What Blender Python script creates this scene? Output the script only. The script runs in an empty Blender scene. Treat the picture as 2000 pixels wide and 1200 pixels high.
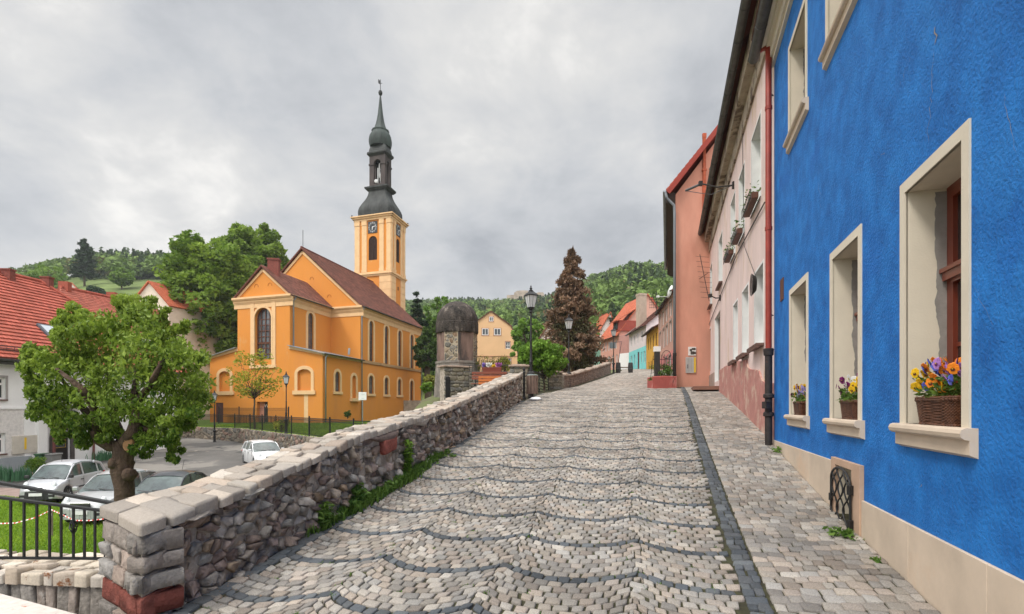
import bpy, math, random
import numpy as np
from mathutils import Vector, Matrix, Euler
rnd = random.Random(7); rng = np.random.default_rng(7)
SC = bpy.context.scene; COL = SC.collection
R = math.radians
# ---------------------------------------------------------------- camera
cd = bpy.data.cameras.new("camera"); cam = bpy.data.objects.new("camera", cd); COL.objects.link(cam)
cd.sensor_width = 36; cd.lens = 18; cd.shift_y = 0.097; cd.clip_start = 0.05; cd.clip_end = 5000
cam.location = (0, 0, 0); cam.rotation_euler = (R(90), 0, 0); SC.camera = cam
# ---------------------------------------------------------------- world
SUN_EL, SUN_AZ = R(50), R(232)      # azimuth clockwise from +Y
wd = bpy.data.worlds.new("World"); SC.world = wd; wd.use_nodes = True
nt = wd.node_tree; N = nt.nodes; L = nt.links; N.clear()
def nd(t, **k):
    n = N.new(t)
    for a, b in k.items(): setattr(n, a, b)
    return n
out = nd('ShaderNodeOutputWorld'); sky = nd('ShaderNodeTexSky', sky_type='NISHITA', sun_disc=False)
sky.sun_elevation = SUN_EL; sky.sun_rotation = SUN_AZ
bs = nd('ShaderNodeBackground'); bs.inputs[1].default_value = 0.06; L.new(sky.outputs[0], bs.inputs[0])
tc = nd('ShaderNodeTexCoord'); sp = nd('ShaderNodeSeparateXYZ'); L.new(tc.outputs['Generated'], sp.inputs[0])
def mth(op, a, b=None, c=None):
    m = nd('ShaderNodeMath', operation=op)
    for i, v in enumerate((a, b, c)):
        if v is None: continue
        if isinstance(v, (int, float)): m.inputs[i].default_value = v
        else: L.new(v, m.inputs[i])
    return m.outputs[0]
zz = mth('ADD', mth('MAXIMUM', sp.outputs[2], 0.0), 0.42)
cb = nd('ShaderNodeCombineXYZ'); L.new(mth('DIVIDE', sp.outputs[0], zz), cb.inputs[0]); L.new(mth('DIVIDE', sp.outputs[1], zz), cb.inputs[1])
def noise(vec, scale, det, ro, dist=0.0, off=(0, 0, 0)):
    mp = nd('ShaderNodeMapping'); mp.inputs['Location'].default_value = off; L.new(vec, mp.inputs[0])
    n = nd('ShaderNodeTexNoise'); n.inputs['Scale'].default_value = scale; n.inputs['Detail'].default_value = det
    n.inputs['Roughness'].default_value = ro; n.inputs['Distortion'].default_value = dist; L.new(mp.outputs[0], n.inputs[0]); return n.outputs[0]
n1 = noise(cb.outputs[0], 1.5, 5, 0.5, 0.35, (3.1, 1.7, 0)); n2 = noise(cb.outputs[0], 4.2, 8, 0.6, 0.25, (1.3, 7.7, 2)); n3 = noise(cb.outputs[0], 0.7, 2, 0.5, 0.0, (9.2, 4.1, 0))
mixv = mth('ADD', mth('ADD', mth('MULTIPLY', n1, 0.46), mth('MULTIPLY', n2, 0.34)), mth('MULTIPLY', n3, 0.20))
rp = nd('ShaderNodeValToRGB'); L.new(mixv, rp.inputs[0]); e = rp.color_ramp.elements
e[0].position = 0.37; e[0].color = (0.335, 0.347, 0.37, 1); e[1].position = 0.595; e[1].color = (0.76, 0.742, 0.71, 1)
x = rp.color_ramp.elements.new(0.46); x.color = (0.46, 0.47, 0.485, 1)
x = rp.color_ramp.elements.new(0.54); x.color = (0.59, 0.584, 0.572, 1)
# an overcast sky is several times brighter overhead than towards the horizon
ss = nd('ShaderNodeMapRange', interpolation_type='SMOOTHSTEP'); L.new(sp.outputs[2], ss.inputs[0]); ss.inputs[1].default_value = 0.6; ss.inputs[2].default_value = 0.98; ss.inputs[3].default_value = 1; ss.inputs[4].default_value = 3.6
sb = nd('ShaderNodeMapRange', interpolation_type='SMOOTHSTEP'); L.new(sp.outputs[1], sb.inputs[0]); sb.inputs[1].default_value = 0.1; sb.inputs[2].default_value = -0.7; sb.inputs[3].default_value = 1; sb.inputs[4].default_value = 2.3  # sky behind the camera raised as added fill for the facades facing it
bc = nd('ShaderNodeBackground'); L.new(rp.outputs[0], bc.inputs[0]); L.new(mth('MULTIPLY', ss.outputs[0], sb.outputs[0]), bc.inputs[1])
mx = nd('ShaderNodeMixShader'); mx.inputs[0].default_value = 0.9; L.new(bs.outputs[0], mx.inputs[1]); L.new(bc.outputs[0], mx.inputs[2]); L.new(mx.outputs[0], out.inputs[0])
# ---------------------------------------------------------------- sun (overcast)
ld = bpy.data.lights.new("sun", 'SUN'); ld.energy = 1.5; ld.angle = R(14); ld.color = (1, 0.95, 0.88)
sun = bpy.data.objects.new("sun", ld); COL.objects.link(sun)
sd = Vector((math.sin(SUN_AZ) * math.cos(SUN_EL), math.cos(SUN_AZ) * math.cos(SUN_EL), math.sin(SUN_EL)))
sun.rotation_euler = (-sd).to_track_quat('-Z', 'Y').to_euler(); sun.location = (0, -5, 30)
SC.view_settings.view_transform = 'Standard'; SC.view_settings.look = 'None'; SC.view_settings.exposure = 0.5; SC.view_settings.gamma = 1
SC.render.engine = 'CYCLES'; SC.cycles.max_bounces = 5; SC.cycles.diffuse_bounces = 3; SC.cycles.transparent_max_bounces = 6; SC.cycles.use_denoising = True

# ================================================================ helpers
def P(px, py, Z): return Vector(((px - 1000) / 1000 * Z, Z, (794 - py) / 1000 * Z))
GT = np.array([(-30, -4.2), (-8, -2.15), (0, -1.62), (4, -1.33), (6.25, -1.13), (9.4, -.74), (14, -.13), (17.4, .28), (18.6, .42), (23, .80), (27, 1.05), (35, 1.85), (43.5, 2.75), (60, 4.1), (80, 5.7), (110, 7.8), (200, 10)])
_ts = np.linspace(-30, 200, 2301); _gs = np.interp(_ts, GT[:, 0], GT[:, 1]); _k = np.ones(15) / 15
_gs = np.convolve(np.pad(_gs, 7, mode='edge'), _k, 'valid')
WX, WY = 0.3057, 0.9521          # street direction
def g(x, y): return np.interp(np.asarray(x) * WX + np.asarray(y) * WY, _ts, _gs)
def gz(x, y): return float(g(x, y))

def _col(c, a=1): return (c[0], c[1], c[2], a)
MATS = {}
def mat(name, c, var=.12, ns=2.0, rough=.85, bump=.25, bs=40, bd=.01, c2=None, st=None, metal=0, spec=.3, vc=False, streak=False, coat=0, det=6):
    """principled material: base colour varied by noise, fine bump; st=(colour, scale, lo, hi) adds patches of another colour"""
    if name in MATS: return MATS[name]
    m = bpy.data.materials.new(name); m.use_nodes = True; MATS[name] = m
    T = m.node_tree; b = T.nodes['Principled BSDF']; n_ = T.nodes.new; l_ = T.links.new
    b.inputs['Roughness'].default_value = rough; b.inputs['Metallic'].default_value = metal; b.inputs['Specular IOR Level'].default_value = spec
    if coat: b.inputs['Coat Weight'].default_value = coat; b.inputs['Coat Roughness'].default_value = .08
    tc = n_('ShaderNodeTexCoord'); vec = tc.outputs['Object']
    if streak:
        mp = n_('ShaderNodeMapping'); mp.inputs['Scale'].default_value = (1, 1, .35); l_(vec, mp.inputs[0]); vs = mp.outputs[0]
    else: vs = vec
    no = n_('ShaderNodeTexNoise'); no.inputs['Scale'].default_value = ns; no.inputs['Detail'].default_value = det; no.inputs['Roughness'].default_value = .6; l_(vs, no.inputs[0])
    mr = n_('ShaderNodeMapRange'); mr.inputs[1].default_value = .3; mr.inputs[2].default_value = .7; l_(no.outputs[0], mr.inputs[0])
    mx = n_('ShaderNodeMix'); mx.data_type = 'RGBA'; l_(mr.outputs[0], mx.inputs[0])
    ca = tuple(v * (1 - var) for v in c); cb_ = c2 if c2 else tuple(min(1, v * (1 + var)) for v in c)
    mx.inputs[6].default_value = _col(ca); mx.inputs[7].default_value = _col(cb_); colo = mx.outputs[2]
    if vc:
        at = n_('ShaderNodeAttribute'); at.attribute_name = 'Col'; mm = n_('ShaderNodeMix'); mm.data_type = 'RGBA'; mm.blend_type = 'MULTIPLY'; mm.inputs[0].default_value = 1
        l_(colo, mm.inputs[6]); l_(at.outputs['Color'], mm.inputs[7]); colo = mm.outputs[2]
    for s in (st if isinstance(st, list) else [st] if st else []):
        n2 = n_('ShaderNodeTexNoise'); n2.inputs['Scale'].default_value = s[1]; n2.inputs['Detail'].default_value = 8; n2.inputs['Roughness'].default_value = .65; l_(vs if len(s) < 5 else vec, n2.inputs[0])
        m2 = n_('ShaderNodeMapRange'); m2.inputs[1].default_value = s[2]; m2.inputs[2].default_value = s[3]; l_(n2.outputs[0], m2.inputs[0])
        m3 = n_('ShaderNodeMix'); m3.data_type = 'RGBA'; l_(m2.outputs[0], m3.inputs[0]); l_(colo, m3.inputs[6]); m3.inputs[7].default_value = _col(s[0]); colo = m3.outputs[2]
    l_(colo, b.inputs['Base Color'])
    if bump:
        nb = n_('ShaderNodeTexNoise'); nb.inputs['Scale'].default_value = bs; nb.inputs['Detail'].default_value = 5; nb.inputs['Roughness'].default_value = .6; l_(vec, nb.inputs[0])
        bp = n_('ShaderNodeBump'); bp.inputs['Strength'].default_value = bump; bp.inputs['Distance'].default_value = bd; l_(nb.outputs[0], bp.inputs['Height']); l_(bp.outputs[0], b.inputs['Normal'])
    return m
def flat(name, c, rough=.5, metal=0, spec=.5, coat=0, emit=0):
    if name in MATS: return MATS[name]
    m = bpy.data.materials.new(name); m.use_nodes = True; MATS[name] = m; T = m.node_tree; b = T.nodes['Principled BSDF']
    no = T.nodes.new('ShaderNodeTexNoise'); no.inputs['Scale'].default_value = 6; tc = T.nodes.new('ShaderNodeTexCoord'); T.links.new(tc.outputs['Object'], no.inputs[0])
    mx = T.nodes.new('ShaderNodeMix'); mx.data_type = 'RGBA'; mx.inputs[6].default_value = _col([v * .9 for v in c]); mx.inputs[7].default_value = _col([min(1, v * 1.08) for v in c]); T.links.new(no.outputs[0], mx.inputs[0]); T.links.new(mx.outputs[2], b.inputs['Base Color'])
    b.inputs['Roughness'].default_value = rough; b.inputs['Metallic'].default_value = metal; b.inputs['Specular IOR Level'].default_value = spec
    if coat: b.inputs['Coat Weight'].default_value = coat; b.inputs['Coat Roughness'].default_value = .05
    return m
def leafmat(name, ca, cb_, trans=.35, rough=.55):
    if name in MATS: return MATS[name]
    m = bpy.data.materials.new(name); m.use_nodes = True; MATS[name] = m; T = m.node_tree; b = T.nodes['Principled BSDF']; o = T.nodes['Material Output']
    at = T.nodes.new('ShaderNodeAttribute'); at.attribute_name = 'tint'; rp = T.nodes.new('ShaderNodeValToRGB'); T.links.new(at.outputs['Fac'], rp.inputs[0])
    rp.color_ramp.elements[0].color = _col(ca); rp.color_ramp.elements[1].color = _col(cb_)
    T.links.new(rp.outputs[0], b.inputs['Base Color']); b.inputs['Roughness'].default_value = rough; b.inputs['Specular IOR Level'].default_value = .25
    if trans:
        tr = T.nodes.new('ShaderNodeBsdfTranslucent'); T.links.new(rp.outputs[0], tr.inputs[0]); ms = T.nodes.new('ShaderNodeMixShader'); ms.inputs[0].default_value = trans
        T.links.new(b.outputs[0], ms.inputs[1]); T.links.new(tr.outputs[0], ms.inputs[2]); T.links.new(ms.outputs[0], o.inputs[0])
    return m
def tilemat(name, c, mortar, tw=.22, var=.25, bump=.5, patch=None):
    m = bpy.data.materials.new(name); m.use_nodes = True; MATS[name] = m; T = m.node_tree; b = T.nodes['Principled BSDF']; n_ = T.nodes.new; l_ = T.links.new
    uv = n_('ShaderNodeUVMap'); br = n_('ShaderNodeTexBrick'); l_(uv.outputs[0], br.inputs[0])
    br.inputs['Scale'].default_value = 1; br.inputs['Brick Width'].default_value = tw; br.inputs['Row Height'].default_value = 1.0; br.inputs['Mortar Size'].default_value = .012; br.inputs['Mortar Smooth'].default_value = .3
    br.inputs['Color1'].default_value = _col([v * (1 - var) for v in c]); br.inputs['Color2'].default_value = _col([min(1, v * (1 + var)) for v in c]); br.inputs['Mortar'].default_value = _col(mortar)
    tc = n_('ShaderNodeTexCoord'); no = n_('ShaderNodeTexNoise'); no.inputs['Scale'].default_value = .6; no.inputs['Detail'].default_value = 8; l_(tc.outputs['Object'], no.inputs[0])
    mr = n_('ShaderNodeMapRange'); mr.inputs[1].default_value = .45; mr.inputs[2].default_value = .75; mr.inputs[4].default_value = .6; l_(no.outputs[0], mr.inputs[0])
    mx = n_('ShaderNodeMix'); mx.data_type = 'RGBA'; l_(mr.outputs[0], mx.inputs[0]); l_(br.outputs[0], mx.inputs[6]); mx.inputs[7].default_value = _col(patch or [v * .6 for v in c]); l_(mx.outputs[2], b.inputs['Base Color'])
    b.inputs['Roughness'].default_value = .8; b.inputs['Specular IOR Level'].default_value = .25
    bp = n_('ShaderNodeBump'); bp.inputs['Strength'].default_value = bump; bp.inputs['Distance'].default_value = .02; l_(br.outputs['Fac'], bp.inputs['Height']); bp.invert = True; l_(bp.outputs[0], b.inputs['Normal'])
    return m

WM = {}     # world matrices of roots
def tag(o, label=None, cat=None, group=None, kind=None):
    if label: o['label'] = label
    if cat: o['category'] = cat
    if group: o['group'] = group
    if kind: o['kind'] = kind
    return o
def thing(name, label, cat, loc=(0, 0, 0), rz=0, group=None):
    o = bpy.data.objects.new(name, None); COL.objects.link(o); o.empty_display_size = .3
    o.location = loc; o.rotation_euler = (0, 0, rz); WM[o.name] = Matrix.Translation(Vector(loc)) @ Matrix.Rotation(rz, 4, 'Z')
    return tag(o, label, cat, group)
def _link(name, me, parent, M):
    o = bpy.data.objects.new(name, me); COL.objects.link(o)
    if parent is not None: o.parent = parent; WM[o.name] = M
    else: o.matrix_basis = M; WM[o.name] = M
    return o
class MB:
    def __init__(s): s.v = []; s.f = []; s.m = []; s.uv = {}
    def quad(s, a, b, c, d, mi=0, uv=None):
        i = len(s.v); s.v += [tuple(a), tuple(b), tuple(c), tuple(d)]; s.f.append((i, i + 1, i + 2, i + 3)); s.m.append(mi)
        if uv: s.uv[len(s.f) - 1] = uv
    def poly(s, pts, mi=0):
        i = len(s.v); s.v += [tuple(p) for p in pts]; s.f.append(tuple(range(i, i + len(pts)))); s.m.append(mi)
    def hexa(s, p, mi=0):       # 8 points: bottom ring 0-3, top ring 4-7
        i = len(s.v); s.v += [tuple(q) for q in p]
        for f in ((3, 2, 1, 0), (4, 5, 6, 7), (0, 1, 5, 4), (1, 2, 6, 5), (2, 3, 7, 6), (3, 0, 4, 7)): s.f.append(tuple(i + k for k in f)); s.m.append(mi)
    def box(s, c, sz, rz=0, mi=0, M=None):
        M = M or (Matrix.Translation(Vector(c)) @ Matrix.Rotation(rz, 4, 'Z')); hx, hy, hz = sz[0] / 2, sz[1] / 2, sz[2] / 2
        s.hexa([M @ Vector(q) for q in ((-hx, -hy, -hz), (hx, -hy, -hz), (hx, hy, -hz), (-hx, hy, -hz), (-hx, -hy, hz), (hx, -hy, hz), (hx, hy, hz), (-hx, hy, hz))], mi)
    def prism(s, poly, z0, z1, mi=0):
        n = len(poly); i = len(s.v); s.v += [(p[0], p[1], z0) for p in poly] + [(p[0], p[1], z1) for p in poly]
        s.f += [tuple(range(i + n - 1, i - 1, -1)), tuple(range(i + n, i + 2 * n))] + [(i + k, i + (k + 1) % n, i + n + (k + 1) % n, i + n + k) for k in range(n)]; s.m += [mi] * (n + 2)
    def tube(s, path, r, seg=8, mi=0, cap=True):
        path = [Vector(p) for p in path]; rs = r if isinstance(r, (list, tuple)) else [r] * len(path); rings = []; up = None
        for k, p in enumerate(path):
            t = (path[min(k + 1, len(path) - 1)] - path[max(k - 1, 0)]).normalized()
            if up is None: up = Vector((0, 0, 1)) if abs(t.z) < .9 else Vector((1, 0, 0))
            a = t.cross(up)
            if a.length < .05: a = t.cross(Vector((.3, .9, .2)))
            a.normalize(); b = t.cross(a).normalized(); up = -b
            i = len(s.v); s.v += [tuple(p + rs[k] * (a * math.cos(q * 2 * math.pi / seg) + b * math.sin(q * 2 * math.pi / seg))) for q in range(seg)]; rings.append(i)
        for k in range(len(rings) - 1):
            for q in range(seg): s.f.append((rings[k] + q, rings[k] + (q + 1) % seg, rings[k + 1] + (q + 1) % seg, rings[k + 1] + q)); s.m.append(mi)
        if cap: s.f += [tuple(rings[0] + q for q in range(seg - 1, -1, -1)), tuple(rings[-1] + q for q in range(seg))]; s.m += [mi, mi]
    def lathe(s, prof, c=(0, 0, 0), seg=16, mi=0, sx=1, sy=1, rot=0, ax=None, cap=True):      # prof: (r, z)
        rings = []
        for r, z in prof:
            i = len(s.v); rings.append(i)
            for q in range(seg):
                a = q * 2 * math.pi / seg + rot; v = Vector((r * math.cos(a) * sx, r * math.sin(a) * sy, z))
                if ax is not None: v = ax @ v
                s.v.append((c[0] + v.x, c[1] + v.y, c[2] + v.z))
        for k in range(len(rings) - 1):
            for q in range(seg): s.f.append((rings[k] + q, rings[k] + (q + 1) % seg, rings[k + 1] + (q + 1) % seg, rings[k + 1] + q)); s.m.append(mi)
        if cap:
            s.f += [tuple(rings[0] + q for q in range(seg - 1, -1, -1)), tuple(rings[-1] + q for q in range(seg))]; s.m += [mi, mi]
    def build(s, name, mats, parent=None, smooth=False, bev=0, origin=None, auto=None):
        if not s.v: return None
        if not isinstance(mats, (list, tuple)): mats = [mats]
        if parent is not None: M = WM[parent.name].copy()
        elif origin is not None: M = Matrix.Translation(Vector(origin))
        else:
            a = np.array(s.v); M = Matrix.Translation(Vector(((a[:, 0].min() + a[:, 0].max()) / 2, (a[:, 1].min() + a[:, 1].max()) / 2, a[:, 2].min())))
        Mi = M.inverted(); me = bpy.data.meshes.new(name)
        me.from_pydata([tuple(Mi @ Vector(v)) for v in s.v], [], s.f); me.polygons.foreach_set('material_index', s.m)
        for m in mats: me.materials.append(m)
        if s.uv:
            ul = me.uv_layers.new(name='UVMap')
            for fi, uv in s.uv.items():
                p = me.polygons[fi]
                for k, li in enumerate(p.loop_indices): ul.data[li].uv = uv[k]
        if smooth: me.polygons.foreach_set('use_smooth', [True] * len(me.polygons))
        me.update(); o = _link(name, me, parent, M)
        if auto:
            me.polygons.foreach_set('use_smooth', [True] * len(me.polygons)); me.set_sharp_from_angle(angle=R(auto))
        if bev:
            b = o.modifiers.new('bevel', 'BEVEL'); b.width = bev; b.segments = 2; b.limit_method = 'ANGLE'; b.angle_limit = R(40)
        return o
def npmesh(name, V, Fs, mats, parent=None, attr=None, col=None, midx=None, smooth=False, origin=None):
    V = np.asarray(V, dtype=np.float64)
    if parent is not None: M = WM[parent.name].copy()
    else:
        o_ = origin if origin is not None else ((V[:, 0].min() + V[:, 0].max()) / 2, (V[:, 1].min() + V[:, 1].max()) / 2, V[:, 2].min()); M = Matrix.Translation(Vector(o_))
    Mi = np.array(M.inverted()); Vl = V @ Mi[:3, :3].T + Mi[:3, 3]
    me = bpy.data.meshes.new(name); me.vertices.add(len(V)); me.vertices.foreach_set('co', Vl.astype(np.float32).ravel())
    tot = np.concatenate([np.full(len(f), f.shape[1], dtype=np.int32) for f in Fs]); idx = np.concatenate([f.ravel() for f in Fs]).astype(np.int32)
    me.loops.add(len(idx)); me.loops.foreach_set('vertex_index', idx); me.polygons.add(len(tot)); st = np.concatenate([[0], np.cumsum(tot)[:-1]]).astype(np.int32)
    me.polygons.foreach_set('loop_start', st); me.polygons.foreach_set('loop_total', tot)
    if midx is not None: me.polygons.foreach_set('material_index', np.asarray(midx, dtype=np.int32))
    if smooth: me.polygons.foreach_set('use_smooth', np.ones(len(tot), dtype=bool))
    for m in (mats if isinstance(mats, (list, tuple)) else [mats]): me.materials.append(m)
    if attr is not None: a = me.attributes.new('tint', 'FLOAT', 'POINT'); a.data.foreach_set('value', np.asarray(attr, dtype=np.float32))
    if col is not None: a = me.attributes.new('Col', 'FLOAT_COLOR', 'POINT'); c4 = np.ones((len(V), 4), dtype=np.float32); c4[:, :3] = col; a.data.foreach_set('color', c4.ravel())
    me.update(calc_edges=True); me.validate(); return _link(name, me, parent, M)
def dup(root, loc=None, rz=None, label=None):
    r = root.copy(); COL.objects.link(r)
    if loc is not None: r.location = loc
    if rz is not None: r.rotation_euler = (0, 0, rz)
    if label: r['label'] = label
    for ch in list(root.children):
        c = ch.copy(); COL.objects.link(c); c.parent = r
        for q in list(ch.children): d = q.copy(); COL.objects.link(d); d.parent = c
    return r

# ---------------------------------------------------------------- walls with openings
class Wall:
    def __init__(s, p0, p1, face=None):
        s.p0 = Vector((p0[0], p0[1], 0)); d = Vector((p1[0], p1[1], 0)) - s.p0; s.L = d.length; s.u = d / s.L
        n = Vector((s.u.y, -s.u.x, 0)); f = Vector((face[0], face[1], 0)) if face else -s.p0 - d / 2
        s.n = n if n.dot(f) > 0 else -n
    def pt(s, u, z, d=0.0): q = s.p0 + s.u * u + s.n * d; return Vector((q.x, q.y, z))
    def uz(s, px, py=794, d=0.0):
        a = (px - 1000) / 1000; o = s.p0 + s.n * d      # o + u*U = t*(a,1)
        det = s.u.x * (-1) - (-a) * s.u.y
        # solve [ux -a][U t] = -o.x ; [uy -1][U t] = -o.y
        D = s.u.x * (-1) + a * s.u.y; U = ((-o.x) * (-1) + a * (-o.y)) / D; t = (s.u.x * (-o.y) - s.u.y * (-o.x)) / D
        return U, (794 - py) / 1000 * t
def O(u0, u1, z0, z1, arch=0): return dict(u0=min(u0, u1), u1=max(u0, u1), z0=z0, z1=z1, arch=arch)
def Opx(w, x0, x1, ytop, ybot, arch=0, z=None):
    u0, z1 = w.uz(x0, ytop); u1, _ = w.uz(x1, 700); _, z0 = w.uz(x0, ybot)
    if z: z0, z1 = z
    return O(u0, u1, z0, z1, arch)
def arch_pts(o, off=0, n=12):
    c = (o['u0'] + o['u1']) / 2; hw = (o['u1'] - o['u0']) / 2; sp = o['z1'] - o['arch']
    return [(c - (hw + off) * math.cos(math.pi * k / n), sp + (o['arch'] + off) * math.sin(math.pi * k / n)) for k in range(n + 1)]
def wbox(mb, w, u0, u1, z0, z1, d0, d1, mi=0):
    p = w.pt; q = [p(u0, z0, d0), p(u1, z0, d0), p(u1, z0, d1), p(u0, z0, d1), p(u0, z1, d0), p(u1, z1, d0), p(u1, z1, d1), p(u0, z1, d1)]
    mb.hexa(q, mi)
def facade(mb, w, u0, u1, z0, z1, ops=(), reveal=.15, mi=0, mir=None, zlow=None):
    mir = mi if mir is None else mir
    us = sorted({u0, u1, *[o['u0'] for o in ops], *[o['u1'] for o in ops]}); zs = sorted({z0, z1, *[o['z0'] for o in ops], *[o['z1'] for o in ops]})
    for a, b in zip(us, us[1:]):
        for c, d in zip(zs, zs[1:]):
            if any(o['u0'] < (a + b) / 2 < o['u1'] and o['z0'] < (c + d) / 2 < o['z1'] for o in ops): continue
            mb.quad(w.pt(a, c), w.pt(b, c), w.pt(b, d), w.pt(a, d), mi)
    for o in ops:
        rv = o.get('rev', reveal); a, b, c, d = o['u0'], o['u1'], o['z0'], o['z1']; sp = d - o['arch']
        mb.quad(w.pt(a, c), w.pt(b, c), w.pt(b, c, -rv), w.pt(a, c, -rv), mir)
        mb.quad(w.pt(a, c), w.pt(a, sp), w.pt(a, sp, -rv), w.pt(a, c, -rv), mir); mb.quad(w.pt(b, c), w.pt(b, sp), w.pt(b, sp, -rv), w.pt(b, c, -rv), mir)
        if o['arch']:
            ap = arch_pts(o)
            for (x0, y0), (x1, y1) in zip(ap, ap[1:]):
                mb.quad(w.pt(x0, y0), w.pt(x1, y1), w.pt(x1, d), w.pt(x0, d), mi); mb.quad(w.pt(x0, y0), w.pt(x1, y1), w.pt(x1, y1, -rv), w.pt(x0, y0, -rv), mir)
        else: mb.quad(w.pt(a, d), w.pt(b, d), w.pt(b, d, -rv), w.pt(a, d, -rv), mir)
        if o.get('blind'):
            if o['arch']: mb.poly([w.pt(a, c, -rv), w.pt(b, c, -rv)] + [w.pt(x, y, -rv) for x, y in reversed(arch_pts(o))], mi)
            else: mb.quad(w.pt(a, c, -rv), w.pt(b, c, -rv), w.pt(b, d, -rv), w.pt(a, d, -rv), mi)
def band(mb, w, o, wd, d0, d1, mi=0, bottom=False):     # frame of width wd outside (wd>0) or inside (wd<0) an opening
    a, b, c, d = o['u0'], o['u1'], o['z0'], o['z1']; sp = d - o['arch']
    lo, hi = (0, wd) if wd > 0 else (wd, 0)
    i, e = (0, wd) if wd > 0 else (-wd, 0)             # i: inset of inner edge ... e: outset of outer edge
    if o['arch']:
        A, B = arch_pts(o, 0 if wd > 0 else wd), arch_pts(o, wd if wd > 0 else 0)
        for k in range(len(A) - 1):
            mb.hexa([w.pt(*A[k], d0), w.pt(*A[k + 1], d0), w.pt(*B[k + 1], d0), w.pt(*B[k], d0), w.pt(*A[k], d1), w.pt(*A[k + 1], d1), w.pt(*B[k + 1], d1), w.pt(*B[k], d1)], mi)
    else: wbox(mb, w, a - e if wd > 0 else a, b + e if wd > 0 else b, d if wd > 0 else d - i, d + e if wd > 0 else d, d0, d1, mi)
    top = sp if o['arch'] else (d if wd > 0 else d - i); zb = c + (i if wd < 0 and bottom else 0)
    wbox(mb, w, a - e, a + i, zb, top, d0, d1, mi); wbox(mb, w, b - i, b + e, zb, top, d0, d1, mi)
    if bottom: wbox(mb, w, a - e, b + e, c - e, c + i, d0, d1, mi)
def archz(o, u, inset=0):
    if not o['arch']: return o['z1'] - inset
    c = (o['u0'] + o['u1']) / 2; hw = (o['u1'] - o['u0']) / 2 - inset; t = max(0, 1 - ((u - c) / hw) ** 2); return o['z1'] - o['arch'] + (o['arch'] - inset) * math.sqrt(t)
def window(house, w, o, inset=.12, fm=None, gm=None, cols=2, rows=2, fw=.06, bar=.03, transom=None, sur=None, sill=None, th=.05, curtain=None, name='window'):
    mb = MB(); d1 = -inset; d0 = -inset - th; a, b, c, d = o['u0'], o['u1'], o['z0'], o['z1']; fm = fm or MATS['white_frame']; gm = gm or MATS['glass']
    band(mb, w, o, -fw, d0, d1, bottom=True)
    for k in range(1, cols):
        u = a + (b - a) * k / cols; t = bar * (1.5 if cols == 2 * k else 1); wbox(mb, w, u - t / 2, u + t / 2, c + fw, archz(o, u, fw * .6), d0 + .008, d1 - .008)
    for k in range(1, rows):
        z = c + (d - o['arch'] * .5 - c) * k / rows; sp = d - o['arch']; x = 0
        if o['arch'] and z > sp: x = (b - a) / 2 * (1 - math.sqrt(max(0, 1 - ((z - sp) / o['arch']) ** 2)))
        wbox(mb, w, a + fw + x, b - fw - x, z - bar / 2, z + bar / 2, d0 + .012, d1 - .012)
    if transom:
        z = c + (d - c) * transom; wbox(mb, w, a + fw, b - fw, z - fw * .6, z + fw * .6, d0, d1 + .01)
    f = mb.build(name, fm, house)
    g_ = MB(); dd = d0 + .02
    if o['arch']: g_.poly([w.pt(a, c, dd), w.pt(b, c, dd)] + [w.pt(x, y, dd) for x, y in reversed(arch_pts(o))])
    else: g_.quad(w.pt(a, c, dd), w.pt(b, c, dd), w.pt(b, d, dd), w.pt(a, d, dd))
    WM[f.name] = WM[house.name]; g_.build('pane', gm, f)
    if sur:
        s_ = MB(); band(s_, w, o, sur[0], -.01, sur[2] if len(sur) > 2 else .03); s_.build('surround', sur[1], f)
    if sill:        # (material, overhang, height, projection)
        s_ = MB(); wbox(s_, w, a - sill[1], b + sill[1], c - sill[2], c, -inset * .9, sill[3]); s_.build('sill', sill[0], f, bev=min(.015, sill[2] * .3))
    return f
def roofplane(mb, e0, e1, r0, r1, n, th=.12, mi=0, mu=None, step=.03, tw=1.0):
    e0, e1, r0, r1 = map(Vector, (e0, e1, r0, r1)); nn = (e1 - e0).cross(r0 - e0).normalized()
    if nn.z < 0: nn = -nn
    Le = (e1 - e0).length; ax = (e1 - e0).normalized()
    U = lambda p: (p - e0).dot(ax) / tw
    for k in range(n):
        a0, a1 = e0.lerp(r0, k / n), e1.lerp(r1, k / n); b0, b1 = e0.lerp(r0, (k + 1) / n), e1.lerp(r1, (k + 1) / n); s_ = nn * step
        mb.quad(a0 + s_, a1 + s_, b1, b0, mi, [(U(a0), k + .02), (U(a1), k + .02), (U(b1), k + .98), (U(b0), k + .98)])
        mb.quad(a0, a1, a1 + s_, a0 + s_, mi, [(U(a0), k + .02), (U(a1), k + .02), (U(a1), k + .03), (U(a0), k + .03)])
        for p, q in ((a0, b0), (a1, b1)): mb.poly([p, p + s_, q], mi)
    t = nn * -th; m2 = mi if mu is None else mu
    mb.quad(e0 + t, e1 + t, r1 + t, r0 + t, m2); mb.quad(e0, e1, e1 + t, e0 + t, m2); mb.quad(e0, r0, r0 + t, e0 + t, m2); mb.quad(e1, r1, r1 + t, e1 + t, m2); mb.quad(r0, r1, r1 + t, r0 + t, m2)

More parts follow.
